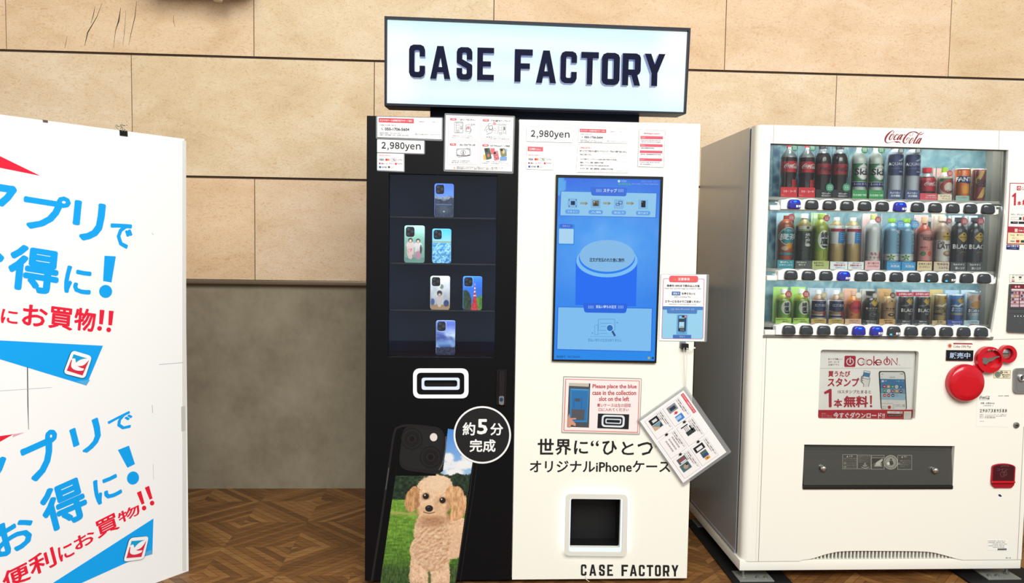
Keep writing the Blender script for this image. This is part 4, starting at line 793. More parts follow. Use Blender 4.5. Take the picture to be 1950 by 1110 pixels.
    for q, c in (([(1458, 518), (1526, 514), (1550, 640), (1486, 656)], '#4c5f56'), ([(1560, 560), (1622, 546), (1642, 654), (1582, 666)], '#e0828c'), ([(1642, 520), (1706, 518), (1732, 608), (1664, 622)], '#84905a')): A.poly(rounded(q, 10, 3), c, 3); a = np.array(q); o = a[0]+(a[1]-a[0])*.12+(a[3]-a[0])*.06; A.poly(rounded([o, o+(a[1]-a[0])*.45, o+(a[1]-a[0])*.45+(a[3]-a[0])*.26, o+(a[3]-a[0])*.26], 6, 3), '#2a2d30', 4)
    A.ell(1510, 606, 16, 22, '#c8785a', 4); A.ell(1690, 560, 16, 26, '#e8c49a', 4)
    for x, y in ((1590, 628), (1612, 600), (1606, 640), (1626, 634), (1588, 606)): A.ell(x, y, 6, 6, '#8a2c3c', 4)
    A.poly([(1096, 764), (1104, 732), (1112, 764)], '#d88a3c', 2); A.text('使用済みの空ケースは必ず左の青いケース回収口にお入れください。ご協力をお願いいたします', 1130, 738, 1688, 757, '#4a4a50', 2); A.text('製作中は電源を切らないでください。乾燥後、使用方法をよくご確認のうえお使いください', 1130, 756, 1628, 774, '#4a4a50', 2)
notice('steps_notice', 'large laminated notice showing four steps in framed boxes', 'notice', q4, ((846.6, 215.4), (981, 220.7), (977.8, 331), (844.5, 326.4)), steps, zN)
zW = (980, 220, 5.27)
p1 = ((1003.2, 241.4), (1091, 244.3), (1090, 271.6), (1002.4, 269.3))
notice('price_card', 'white price card reading 2,980yen on the white half of the machine', 'price card', p1, grow(p1, .8, .8, .8, .8), lambda A: price(A, .826, 0, 163, 146), zW, 'price cards', film_m=FILMW)
p2 = ((1003.2, 277), (1054, 278.8), (1053, 323.6), (1001.7, 322))
def payw(A): A.poly([(131, 311), (286, 317), (285, 361), (130, 357)], '#e06270', 1); A.text('2,980', 148, 328, 206, 348, '#ffffff', 2, .04); A.text('円(税込)', 212, 334, 262, 349, '#ffffff', 2); pay(A, lambda x: 133+(x-196)*.82, lambda y: 392+(y-597)*.82, .82)
notice('payment_card', 'small white card of payment marks with a pink price tag on the white half', 'notice', p2, grow(p2, .6, .6, .6, .6), payw, zW, film_m=FILMW)
p3 = ((1101.8, 243), (1196, 245.3), (1195, 272.8), (1101, 271))
notice('support_notice', 'laminated support notice with phone number on the white half of the machine', 'notice', p3, grow(p3, .8, .8, .8, .8), lambda A: support(A, .633, 642, 124), zW, film_m=FILMW)
p4 = ((1100.5, 277.5), (1200.3, 279.5), (1196, 329), (1097, 328))
def users(A):
    A.text('ご利用のお客様へ', 652, 317, 774, 333, '#e0606c', 2, .02); A.text('本サービスにて作成された画像のトラブルについて、弊社は一切責任を負いません。', 652, 350, 1126, 370, '#4a4a4e', 2, .02); A.line([(652, 376), (985, 383)], 2, '#b4b4b8', 1); A.text('下記をご注意ください。', 650, 384, 776, 400, '#4a4a4e', 2, .02); A.line([(650, 405), (744, 408)], 2, '#c4c4c8', 1)
    A.frame(643, 424, 1138, 562, 2, '#cfcfd3', 1); A.line([(1020, 462), (1130, 466)], 2, '#b4b4b8', 1)
    for k, (s, x) in enumerate((('個人の著作権やタレントのプライバシーを侵害する画像(著作物など)の使用は禁止', 1026), ('芸能人、アニメ、漫画、映画等の著作物', 888), ('写真やイラストなどの他人が有する画像(許諾済のみ可)', 946), ('わいせつ・暴力、差別、誹謗中傷、公序良俗に反する内容', 986))): A.text(s, 656, 434+k*31, x, 450+k*31, '#4a4a4e', 2, .02)
    A.line([(656, 546), (1090, 556)], 2, '#c0c0c4', 1)
notice('usage_notice', 'white notice with fine black lines of terms above the touch screen', 'notice', p4, grow(p4, .6, .6, .6, .6), users, zW, film_m=FILMW)
p5 = ((1217.5, 247.5), (1266, 249.3), (1263, 318.5), (1214.5, 317))
def multi(A):
    A.text('Multilingual support', 1298, 174, 1455, 191, '#e0505e', 2, .02); A.line([(1290, 194), (1456, 198)], 1.5, '#f0c0c4', 1)
    for y, h, s, rows in ((205, 30, 'English', ('Please scan the QR code to select your', 'device model and images.')), (285, 28, '繁體中文', ('請掃描QR碼選擇您的機型和圖片。',)), (350, 26, '한국어', ('QR 코드를 스캔하여 기종과 이미지를', '선택하세요.')), (428, 27, 'Español', ('Escanee el código QR para seleccionar', 'el modelo'))):
        x = 1262-(y-205)*.045; A.poly([(x, y), (x+226, y+5), (x+225, y+h+4), (x-1, y+h)], '#e2566a', 1)
        if s != '한국어': A.text(s, x+8, y+9, x+50, y+h-6, '#fbd8dc', 2)
        for k, r in enumerate(rows):
            if s != '한국어': A.text(r, x+8, y+h+8+k*17, x+(206 if len(r) > 20 else 146 if k == 0 else 110), y+h+21+k*17, '#4a4a4e', 2, .01)
    A.text('請掃描二維碼選擇您的手機型號', 1262, 384, 1468, 396, '#4a4a4e', 2, .01)
notice('language_notice', 'narrow white notice with four pink heading bars', 'notice', p5, grow(p5, 1.3, 1.3, 1.3, 1.3), multi, zW, film_m=FILMW)
p6 = ((1074.2, 718.6), (1220.4, 722.4), (1216.3, 825.2), (1070.8, 821.8))
def blue(A):
    z = A.z; OR = '#e8836a'
    A.poly([(447, 143), (1107, 160), (1090, 622), (430, 603)], OR, 1, [[(455, 150), (439, 596), (1083, 614), (1099, 167)]]); A.poly([(455, 150), (1099, 167), (1083, 614), (439, 596)], '#fdf3f1', 1)
    for s, y in (('Please place the blue', (192, 238, 688, 1078)), ('case in the collection', (246, 288, 686, 1073)), ('slot on the left', (300, 341, 745, 1012))): A.text(s, y[2], y[0], y[3], y[1], '#c22f3f', 2, .03)
    A.text('青いケースは左の回収', 728, 362, 1028, 394, '#c22f3f', 2, .015); A.text('口に入れてください', 742, 402, 1008, 431, '#c22f3f', 2, .015)
    A.poly([(480, 180), (668, 185), (656, 575), (464, 568)], '#4d5057', 2); A.poly([(480, 180), (660, 184), (656, 214), (479, 206)], '#c9c3b4', 3); A.poly([(657, 184), (668, 185), (666, 225), (655, 214)], '#17171b', 3); A.poly([(490, 228), (660, 236), (640, 528), (488, 524)], '#2f86c8', 3); A.poly([(504, 248), (646, 254), (632, 512), (500, 508)], '#2a74b4', 4); A.poly([(502, 410), (620, 415), (612, 508), (500, 504)], '#54565c', 5)
    A.line([(520, 402), (526, 318), (592, 320), (590, 402)], 5, '#1f5f9c', 5); A.poly([(536, 316), (578, 318), (578, 342), (536, 340)], '#4a525a', 6); A.line([(496, 236), (652, 242)], 5, '#5fb0e4', 5)
    A.poly([(466, 568), (470, 480), (482, 446), (488, 490), (540, 488), (545, 500), (505, 505), (540, 540), (536, 562), (500, 548), (490, 570)], '#d89a82', 7)
    A.poly([(736, 450), (1012, 458), (1006, 590), (730, 580)], '#15171b', 2); A.poly(rounded([(770, 460), (974, 466), (968, 575), (766, 568)], 34, 5), '#e8f0f6', 3); A.poly(rounded([(786, 476), (956, 481), (951, 558), (783, 552)], 22, 5), '#15171b', 4); A.poly(rounded([(802, 494), (942, 498), (938, 543), (800, 537)], 12, 4), '#d8e6f0', 5); A.poly(rounded([(812, 504), (931, 508), (928, 532), (811, 527)], 8, 4), '#0b0d10', 6)
notice('blue_case_notice', 'orange-bordered notice with a blue case photo and red English lines', 'notice', p6, ((1072.2, 716), (1222.4, 720), (1218.4, 828.6), (1068.6, 825)), blue, (980, 690, 4.643), film_m=FILMW)
# caution card at the machine's edge
def caution(A):
    RD = '#ee6068'
    A.poly(rounded([(96, 115), (698, 120), (680, 1002), (72, 994)], 26, 5), '#d66a8c', 1, [rounded([(104, 122), (690, 127), (672, 995), (80, 987)], 22, 5)[::-1]])
    A.poly([(90, 522), (680, 530), (672, 996), (80, 988)], '#97d0f0', 2); A.rect(88, 522, 676, 572, '#4a80c8', 3, 14); A.poly(rounded([(150, 545), (592, 550), (588, 628), (156, 622)], 18), '#4a80c8', 4); A.text('支払い待ちの注文', 272, 552, 482, 574, '#cfe0f4', 5)
    for x in (208, 222, 236, 248, 500, 512, 526, 540): A.rect(x, 552, x+7, 580, '#8fb2e2', 5)
    A.poly(rounded([(186, 74), (606, 78), (604, 172), (182, 168)], 34, 5), RD, 3); A.text('注意事項', 310, 104, 482, 146, '#fff0ee', 4, .03)
    for x in (265, 520): A.poly([(x-20, 140), (x, 106), (x+20, 140)], '#e8a03c', 4); A.rect(x-3, 116, x+3, 132, '#5a3a10', 5)
    for s, x0, y0, x1, y1, b, c in (('画像を100%まで読み込んだ後', 152, 204, 628, 238, .025, '#26262a'), ('Please wait until the image has loaded to 100%', 116, 252, 650, 274, 0, '#5a5a60'), ('を押さないと', 366, 318, 566, 352, .025, '#26262a'), ('before pressing "Pay."', 258, 372, 514, 396, 0, '#5a5a60'), ('エラーになるのでご注意ください', 124, 432, 642, 468, .025, '#26262a'), ('Otherwise, it will stop with an error.', 180, 482, 584, 502, 0, '#5a5a60')): A.text(s, x0, y0, x1, y1, c, 4, b)
    A.rect(222, 306, 346, 360, '#3f72bc', 3); A.text('支払う', 240, 318, 328, 350, '#ffffff', 4, .03)
    A.rect(292, 642, 448, 930, '#63a8dc', 3, 14); A.poly(rounded([(316, 652), (434, 654), (426, 888), (312, 884)], 16), '#20405e', 4); A.rect(324, 660, 404, 700, '#7ec0ec', 5); A.rect(368, 656, 404, 684, '#1c2a3a', 6, 6); A.rect(326, 704, 388, 748, '#2a3a48', 6, 8); A.rect(326, 748, 400, 840, '#a8dcf4', 5); A.ell(364, 836, 36, 26, '#8aa8ac', 6); A.rect(322, 840, 412, 882, '#1a2c3c', 7); A.text('Click Here', 338, 854, 402, 872, '#c8d4de', 8); A.ell(416, 672, 19, 19, '#c86470', 6); A.text('×', 409, 665, 423, 679, '#ffffff', 7); A.text('¥ 2,980', 336, 896, 404, 912, '#2c5f9c', 4)
    A.rect(238, 936, 504, 988, '#3f72bc', 3, 6); A.text('支払う', 330, 948, 412, 976, '#9fc0ec', 4, .02)
p7 = ((1258.8, 522.4), (1345.2, 523), (1341, 649.6), (1254.6, 648.4))
notice('caution_card', 'laminated caution card with a red heading jutting out beside the touch screen', 'notice', p7, ((1257.6, 521.5), (1350.4, 522), (1345.6, 651), (1254.2, 649.4)), caution, (1250, 515, 7.657))

# guide card hanging on a cord from a small hook
hk = thing('wall_hook', 'small black adhesive hook below the caution card', 'hook', tuple(FP.P(*UV(1301, 660))))
solid('base_plate', FP, [rounded([UV(1294, 650), UV(1306, 650.5), UV(1305.5, 663), UV(1293.5, 662)], .004)], .0003, .004, M('#8f9296', .4), hk)
solid('hook_block', FP, [rounded([UV(1296, 653), UV(1309, 653.5), UV(1308.5, 665), UV(1295.5, 664)], .003)], .004, .02, M('#1c1d20', .35), hk)
GP = Pl(tuple(FP.P(*UV(1299.9, 742), .012))); g0, g1 = UV(1299.9, 742), UV(1381.2, 859.2); du = np.array([g1[0]-g0[0], g1[1]-g0[1]]); WC = np.linalg.norm(du); du /= WC
GP.U = np.array([du[0], 0, du[1]]); GP.V = np.array([-du[1], 0, du[0]]); HC = WC*.69
def tilt():
    pass
gc = thing('guide_card', 'laminated instruction card hanging askew on a white cord over the machine edge', 'notice', tuple(GP.P(WC/2, -HC/2, 0)))
solid('laminate', GP, [rounded([(-.012, .018), (WC+.012, .018), (WC+.012, -HC-.006), (-.012, -HC-.006)], .006)], -.0006, .0002, FILM, gc)
solid('sheet', GP, [[(0, 0), (WC, 0), (WC, -HC), (0, -HC)]], .0004, .0012, PAPER, gc)
A = Art(GP, mapf=lambda x, y: (x*WC, -y*HC), d=.0012); G1 = '#efe4e6'
for k in range(1, 42): A.line([(k/42, 0), (k/42, 1)], .0011, G1, 1)
for k in range(1, 29): A.line([(0, k/29), (1, k/29)], .0016, G1, 1)
A.poly([(.025, .03), (.325, .03), (.325, .092), (.025, .092)], '#e0525f', 2); A.text('新スマホケース自動販売機の使い方', .04, .045, .31, .078, '#ffe8e8', 3, .02)
for r, y in enumerate((.15, .56)):
    for c_, x in enumerate((.035, .355, .675)):
        A.rect(x, y, x+.29, y+.37, '#fdf9f8', 2); A.frame(x, y, x+.29, y+.37, .003, '#cfc6c8', 3)
        for k in range(2+(r+c_) % 2): A.text(('手順を確認して画像を選択します', 'スキャン後に編集画面へ進みます', '完了したら決済へ')[k], x+.012, y+.02+k*.034, x+(.26, .2, .12)[k], y+.042+k*.034, '#3c3c42', 4, .01)
        if c_ < 2: A.poly([(x+.295, y+.15), (x+.31, y+.15), (x+.31, y+.13), (x+.33, y+.175), (x+.31, y+.22), (x+.31, y+.2), (x+.295, y+.2)], '#1c1c20', 4)
def im(x0, y0, x1, y1, c, l=4): A.rect(x0, y0, x1, y1, c, l)
im(.06, .27, .15, .46, '#8d9096'); im(.085, .3, .13, .42, '#26374f', 5); A.poly([(.165, .33), (.18, .33), (.18, .3), (.2, .355), (.18, .41), (.18, .38), (.165, .38)], '#d9414e', 5); im(.22, .27, .3, .42, '#3f86d4'); im(.235, .31, .275, .42, '#a8ccf0', 5)
im(.42, .27, .5, .3, '#2a3436'); im(.47, .24, .53, .42, '#2f3e40'); 
for k in range(3):
    for j in range(3): im(.41+j*.02, .33+k*.03, .42+j*.02, .345+k*.03, '#33363a', 5)
im(.385, .3, .4, .45, '#1b1d20'); im(.7, .27, .78, .48, '#1e2022'); im(.725, .31, .765, .44, '#f2f2f2', 5); im(.8, .29, .86, .42, '#4c6a66'); im(.845, .29, .885, .42, '#2f4f80', 5); im(.89, .3, .93, .4, '#e8b052'); A.text('完成', .9, .33, .922, .37, '#a02a2a', 6, .02)
im(.06, .68, .14, .87, '#202226'); im(.085, .72, .12, .82, '#dfe6ea', 5); im(.145, .68, .22, .87, '#7a9aa8'); A.poly([(.15, .87), (.22, .74), (.22, .87)], '#d8b08a', 5); A.poly([(.16, .69), (.215, .69), (.215, .76)], '#2a3a44', 5)
for k in range(5):
    for j in range(3): A.text('選択項目', .41+k*.035, .66+j*.07, .44+k*.035, .69+j*.07, '#44464a', 4)
im(.7, .68, .78, .86, '#55606a'); im(.72, .7, .75, .84, '#9a4a4e', 5); im(.755, .7, .775, .82, '#d8dee2', 5); im(.79, .69, .89, .88, '#4f6f74'); A.ell(.84, .78, .03, .05, '#b89a8a', 5); im(.8, .71, .83, .76, '#2c4448', 5)
A.build('print', gc)
c0 = FP.P(*UV(1302, 662), .014); c1 = FP.P(*UV(1303.5, 736), .0125)
v, f = tube([FP.P(*UV(1299.5, 661), .0215), FP.P(*UV(1300, 690), .02), c1], .0012, 6); v2, f2 = tube([FP.P(*UV(1305, 661), .0215), FP.P(*UV(1305.5, 690), .02), c1+np.array([.002, 0, 0])], .0012, 6); v3, f3 = tube(spline([FP.P(*UV(1305, 661), .0215), FP.P(*UV(1313, 667), .02), FP.P(*UV(1318, 663), .02), FP.P(*UV(1321, 660), .02)], 4), .0016, 6)
mb = MB(); W_ = M('#f4f3ee', .7); mb.add(v, f, W_); mb.add(v2, f2, W_); mb.add(v3, f3, W_); v, f = revo([(.0028, -.0028), (.0038, 0), (.0028, .0028)], c=FP.P(*UV(1320, 661), .02), seg=10); mb.add(v, f, W_); mb.build('cord', gc, smooth=60)

# ================================================================ DRINKS MACHINE
YD = -1.2; DP = front(YD); DV = lambda x, y: DP.uv(x, y)
IVO = M('#f7f4e9', .35, k=.90, spec=.35); SIDE = M('#acb0b6', .3, k=.78, spec=.5, coat=1); SIDE.node_tree.nodes['Principled BSDF'].inputs['Coat IOR'].default_value = 2.0; SIDE.node_tree.nodes['Principled BSDF'].inputs['Coat Roughness'].default_value = .14
DX0, DX1, DZ0, DZ1 = 1.131, 2.336, .047, 1.874
dzb = DV(1700, 1067)[1]      # underside of the door
XP = 1.205                   # seam between corner post and door
dm = thing('drinks_vending_machine', 'white drinks vending machine with three rows of bottles and a red lever', 'vending machine', ((DX0+DX1)/2, -.83, 0))
win2 = [(1468.8, 273), (1500, 273.8), (1920.6, 285.4), (1918.6, 330), (1914.5, 410), (1908, 490), (1899, 570), (1888, 640), (1455, 637.3), (1461, 460)]
pst = [DV(*p) for p in rrect(0, 0, 1, 1)]
zC = (1540, 640, 6.165); post = loops_uv(DP, zC, [rounded([(140, 158), (1295, 175), (1250, 987), (108, 972)], 38, 6)])[0]
zD = (1510, 830, 4.43); disp = loops_uv(DP, zD, [[(95, 73), (1365, 85), (1345, 448), (78, 440)]])[0]
# body
mb = MB(); yk = -.47; t_ = .03
for bx in ((DX0, DX0+t_, YD+.074, yk, DZ0+.045, DZ1), (DX1-t_, DX1, YD+.074, yk, DZ0+.045, DZ1), (DX0+t_, DX1-t_, YD+.064, yk, DZ1-t_, DZ1), (DX0+t_, DX1-t_, YD+.064, yk, DZ0+.045, DZ0+.075), (DX0+t_, DX1-t_, yk-.02, yk, DZ0+.075, DZ1-t_), (DX0+t_, DX1-t_, YD+.2, YD+.22, DZ0+.075, DZ1-t_)): mb.box(*bx, SIDE)
mb.build('body', dm)
box('side_ledge', DX0-.004, DX0, YD+.076, yk-.01, DZ0+.045, DZ0+.058, SIDE, dm, bev=.0015)
box('base', DX0-.004, DX1+.002, YD+.004, yk, DZ0, DZ0+.044, IVO, dm, bev=.003)
# door: flat leaf with its openings, rounded corner post at the hinge side
wl_ = [DV(*p) for p in win2]; gb = lambda x, y: (1300+x/3, 940+y/3)
arc = [DV(*gb(*p)) for p in spline([(668, 380), (740, 370), (830, 343), (930, 328), (1160, 327), (1390, 331), (1490, 350), (1560, 370), (1620, 381)], 4)]
outer = [(XP, DZ1)]+[(XP, dzb)]+[(arc[0][0], dzb)]+arc[1:-1]+[(arc[-1][0], dzb), (DX1, dzb), (DX1, DZ1)]
notchtop = [p for p in wl_]
u_l = min(p[0] for p in wl_)
outer2 = [(XP, DZ1)]+[(XP, wl_[0][1])]+[]  # the window bites into the post side
# window outline without the part left of the seam
wr = [p if p[0] > XP else (XP, p[1]) for p in wl_]
wr = [(XP, wl_[0][1]), wl_[1], *wl_[2:8], (XP, wl_[8][1])]
leaf = [(DX1, DZ1), (XP, DZ1)]+wr+[(XP, dzb), (arc[0][0], dzb)]+arc[1:-1]+[(arc[-1][0], dzb), (DX1, dzb)]
solid('door', DP, [leaf, post[::-1], disp[::-1]], -.02, 0, IVO, dm)
# post
prof = [(DX0+.004, -.06), (DX0+.004, -.03)]+[(DX0+.034-.03*math.cos(a), -.03+.03*math.sin(a)) for a in np.linspace(.2, PI/2, 8)]+[(XP-.0018, 0), (XP-.0018, -.02), (XP-.03, -.06)]
def extr(name, z0, z1, pr, mat):
    n = len(pr); vs = [(u, YD-d, z) for z in (z0, z1) for u, d in pr]; fs = [(i, (i+1) % n, n+(i+1) % n, n+i) for i in range(n)]+[tuple(range(n)), tuple(range(n, 2*n))]
    return mk(name, vs, fs, mat, dm, smooth=30)
pw = [(DX0+.004, -.06), (DX0+.004, -.03)]+[(DX0+.034-.03*math.cos(a), -.03+.03*math.sin(a)) for a in np.linspace(.2, PI/2, 8)]
wlx = DV(1455, 637)[0]; pr_w = [p for p in pw if p[0] < wlx-.003]+[(wlx-.002, 0), (wlx-.002, -.02), (wlx-.02, -.06)]
extr('corner_post', dzb, DZ1, pr_w, IVO)
box('corner_trim', wlx-.0015, XP-.002, YD, YD+.02, wl_[0][1], DZ1, IVO, dm); box('corner_trim', wlx-.0015, XP-.002, YD, YD+.02, dzb, wl_[8][1], IVO, dm)
mb = MB(); GK = M('#16161a', .7)
for bx in ((DX0+.005, DX0+.03, YD+.0605, YD+.0735, DZ0+.05, DZ1-.006), (DX1-.03, DX1-.008, YD+.0605, YD+.0635, DZ0+.05, DZ1-.006), (DX0+.03, DX1-.03, YD+.0605, YD+.0635, DZ1-.03, DZ1-.006), (DX0+.03, DX1-.03, YD+.0605, YD+.0635, DZ0+.05, DZ0+.08)): mb.box(*bx, GK)
mb.build('door_gasket', dm)
mb = MB()
for bx in ((DX0+.012, wlx-.02, YD+.021, YD+.06, dzb, DZ1-.004), (DX1-.02, DX1, YD+.021, YD+.06, dzb, DZ1), (wlx-.02, DX1-.02, YD+.021, YD+.06, DZ1-.02, DZ1), (wlx-.02, DX1-.02, YD+.0215, YD+.0605, dzb+.03, dzb+.035)): mb.box(*bx, IVO)
mb.build('door_edge', dm)
A = Art(DP); sx = XP-.0009
A.mapf = lambda x, y: (x, y)
A.poly([(sx-.001, wl_[0][1]), (sx+.001, wl_[0][1]), (sx+.001, DZ1), (sx-.001, DZ1)], '#b9b6ac', 1); A.build('seam', dm); A = Art(DP, mapf=lambda x, y: (x, y)); A.poly([(sx-.001, dzb), (sx+.001, dzb), (sx+.001, wl_[8][1]-.012), (sx-.001, wl_[8][1]-.012)], '#9c9a92', 1)
A.build('seam', dm)
for pts, c in (([(1903, 248), (1901.8, 285)], '#aeb2b4'), ([(1890, 646.5), (1952, 645)], '#b4b2aa'), ([(1949.5, 812), (1937.5, 1065)], '#a9a8a0')): A = Art(DP); A.line(pts, .9, c, 1); A.build('seam', dm)
# window: liner, back panel, panes
mb = MB(); wz0_, wz1_ = wl_[8][1]-.02, wl_[0][1]+.06; wx0_, wx1_ = wlx-.012, DX1-.09; yb2 = YD+.175; GRY = M('#a9a79e', .5)
mb.box(wx0_-.004, wx0_, YD+.021, yb2, wz0_, wz1_, GRY); mb.box(wx1_, wx1_+.004, YD+.021, yb2, wz0_, wz1_, GRY); mb.box(wx0_, wx1_, YD+.021, yb2, wz1_, wz1_+.004, GRY); mb.box(wx0_, wx1_, YD+.021, yb2, wz0_-.004, wz0_, GRY); mb.box(front(YD+.125).uv(1891, 300)[0], wx1_, YD+.125, yb2-.001, wz0_, wz1_, M('#a5a196', .45)); mb.build('display_liner', dm)
def ice():
    m, nt, b = nodes_mat('icy_print'); L = nt.links.new; tc = nt.nodes.new('ShaderNodeTexCoord'); n = nt.nodes.new('ShaderNodeTexNoise'); n.inputs['Scale'].default_value = 14; n.inputs['Detail'].default_value = 7; n.inputs['Distortion'].default_value = 1.2
    L(tc.outputs['Object'], n.inputs[0]); r = ramp(nt, [(.3, '#4f7f92'), (.48, '#75a0aa'), (.6, '#8fb4ba'), (.75, '#aecac9')]); L(n.outputs[0], r.inputs[0]); L(r.outputs[0], b.inputs['Base Color']); b.inputs['Roughness'].default_value = .5; return m
def ice2():
    m, nt, b = nodes_mat('dark_ice_print'); L = nt.links.new; tc = nt.nodes.new('ShaderNodeTexCoord'); n = nt.nodes.new('ShaderNodeTexVoronoi'); n.inputs['Scale'].default_value = 26
    L(tc.outputs['Object'], n.inputs[0]); r = ramp(nt, [(.1, '#2c4a6a'), (.4, '#3f6684'), (.62, '#6d98a8'), (.8, '#8fb6c0')]); L(n.outputs[0], r.inputs[0]); L(r.outputs[0], b.inputs['Base Color']); return m
box('back_panel', wx0_, wx1_, yb2-.004, yb2, wz0_, wz1_, ice(), dm)
BK = front(yb2-.005)
for x0, y0, x1, y1 in ((1470, 280, 1486, 372), (1463, 398, 1481, 495), (1880, 415, 1890, 505)):
    a, b = BK.uv(x0, y1), BK.uv(x1, y0); box('side_print', a[0], b[0], yb2-.006, yb2-.0042, a[1], b[1], ice2(), dm)
PANE = clear('display_pane', (.97, .985, .98), .045)
solid('window_pane', DP, [[DV(*p) for p in win2]], -.027, -.024, PANE, dm)
solid('window_rim', DP, [wl_, [DV(*p) for p in [(1470.3, 274.5), (1500, 275.3), (1919, 286.8), (1917, 330), (1912.8, 410), (1906.4, 490), (1897.2, 570), (1886.5, 638), (1456.8, 635.4), (1462.6, 460)]][::-1]], -.024, -.012, M('#6d6f6c', .5), dm)
solid('window_sill_strip', DP, [[DV(*p) for p in ((1453, 637.6), (1891, 641.2), (1889, 647), (1452.5, 642.6))]], -.015, .004, M('#8a8a84', .35, .4), dm)
# product shelves and push-button strips
YB = YD+.085; RB = front(YB)
DKB, LITB = M('#3b3f42', .18, coat=.4), M('#34369a', .2, coat=.4)
ROWS = [dict(z=(1460, 260, 7.4), l=1485, r=1893, t0=375, bx=1509, by=389.7, ey=399, p=33.38, nb=12, lit=(0, 6), txt=(0, 6), cy=(), lw=1466, rw=1901),
        dict(z=(1460, 390, 7.4), l=1479.6, r=1888.5, t0=510, bx=1503, by=523.8, ey=530.5, p=33.27, nb=12, lit=(3,), txt=(3, 9), cy=(8, 9), lw=1460, rw=1895.5),
        dict(z=(1460, 530, 8.125), l=1475.5, r=1882, t0=615, bx=1499, by=627.8, ey=632.2, p=33.12, nb=12, lit=(4, 5), txt=(5, 6), cy=(6,), lw=1456, rw=1888)]
for ri, R in enumerate(ROWS):
    def yy(x, R=R): return R['by']+(x-R['bx'])*(R['ey']-R['by'])/(R['p']*11)
    top = []
    for k in range(12):
        c = R['bx']+k*R['p']
        for dx, dy in ((-16.6, -8.6), (-12, -9.6), (-7, -11.6), (0, -12.4), (7, -11.6), (12, -9.6)): top.append((c+dx, yy(c+dx)+dy))
    top = [(R['l'], yy(R['l'])+9), (R['l'], yy(R['l'])-7), (R['l']+3, yy(R['l'])-8.4)]+[p for p in top if R['l']+4 < p[0] < R['r']-6]+[(R['r']-5, yy(R['r'])-8), (R['r'], yy(R['r'])-6), (R['r'], yy(R['r'])+9.5)]
    st = solid('button_strip', DP, [[DV(*p) for p in top]], -.02, .012, M('#f8f8f4', .3, k=.9), dm)
    a, b = DV(R['lw'], yy(R['lw'])+10), DV(R['rw'], yy(R['rw'])-.5); box('strip_rail', a[0], b[0], YD-.003, YD+.02, DV(R['bx']+180, yy(R['bx']+180)+9.6)[1], DV(R['bx']+180, yy(R['bx']+180)+.5)[1], M('#f1f0ea', .35, k=.88), dm, bev=.002)
    R['floor'] = RB.uv(R['bx']+180, (380.5, 513.5, 617)[ri])[1]
    mb = MB(); sh = box('shelf', wx0_, wx1_-.001, YD+.032, yb2-.005, R['floor']-.012, R['floor']-.0005, GRY, dm)
    for k in range(12):
        cx = R['bx']+k*R['p']; cy = yy(cx); u, v = DV(cx, cy); s = DV(cx+1, cy)[0]-u
        sh_ = rounded([(-11.6, 5.5), (-8, 9.4), (8, 9.4), (11.6, 5.5), (12.9, -6), (9.5, -8.4), (-9.5, -8.4), (-12.9, -6)], 3.5, 3); n = len(sh_)
        vs = []
        for sc, d, dv in ((1, .0122, 0), (1, .019, 0), (.93, .0235, 0), (.78, .0265, -.6)): vs += [DP.P(u+a*s*sc, v+(b*sc+dv)*s, d) for a, b in sh_]
        fs = [(j*n+i, j*n+(i+1) % n, (j+1)*n+(i+1) % n, (j+1)*n+i) for j in range(3) for i in range(n)]+[tuple(3*n+i for i in range(n))]
        bt = mk('push_button', vs, fs, LITB if k in R['lit'] else DKB, st, smooth=50)
        A = Art(DP, (cx, cy, 1), d=.0267); has = False
        if k in R['lit']: A.poly(ellp(0, -5.2, 8.6, 2.2, 20), M('#1434ff', emit=1.0), 0); A.poly(ellp(0, -5.6, 3.6, 1.3, 14), M('#39a8ff', emit=1.2), 1); has = True
        if k in R['txt']:
            for w1, x0 in (('売', 1.2), ('切', 6.0)): A.text(w1, x0, 1.2, x0+4.4, 6, '#ffffff', 2, .05)
            has = True
        if k in R['cy']: A.rect(-10.2, 3.6, -5.6, 6.6, M('#4fd8ff', emit=1.1), 1, 1.2); has = True
        if has: 
            mbv = A.mb; mk('button_light', mbv.v, mbv.f, mbv.m, st, mbv.mi, fixn=False)
for z_, e_ in ((wz1_-.012, 2.4), (ROWS[0]['floor']-.02, 2.2), (ROWS[1]['floor']-.02, 2.0)):
    l_ = area('display_light', ((wx0_+wx1_)/2, YD+.034, z_), ((wx0_+wx1_)/2, YD+.085, z_-.2), wx1_-wx0_-.1, .03, e_, (.93, .98, 1)); l_.parent = dm; l_.location = Vector(l_.location)-BASE[dm.name]
# script name on the header
A = Art(DP, (1680, 245, 23.21), d=0); script(A, 100, 80, 1872, 690, '#8c1f38', 1); A.build('logo', dm)
# app poster behind the lower window
mb = MB(); pu0, pu1 = min(p[0] for p in post)-.02, max(p[0] for p in post)+.02; pv0, pv1 = min(p[1] for p in post)-.02, max(p[1] for p in post)+.02
mb.box(pu0, pu1, YD+.05, YD+.0535, pv0, pv1, M('#8f9088', .5))
for bx in ((pu0-.003, pu0, YD+.021, YD+.05, pv0, pv1), (pu1, pu1+.003, YD+.021, YD+.05, pv0, pv1), (pu0, pu1, YD+.021, YD+.05, pv1, pv1+.003), (pu0, pu1, YD+.021, YD+.05, pv0-.003, pv0)): mb.box(*bx, M('#8f9088', .5))
mb.build('poster_recess', dm)
PP = front(YD+.0246); RDK = '#c42c48'
pt = thing('app_poster', 'red and white drink app poster set in the lower window of the drinks machine', 'poster', tuple(PP.P(*PP.uv(1650, 797))))
solid('sheet', PP, [[PP.uv(1540+x/6.165, 640+y/6.165) for x, y in ((112, 150), (1252, 166), (1240, 988), (90, 976))]], -.002, 0, M('#faf6f2', .35, k=1), pt)
A = Art(PP, zC, rough=.35)
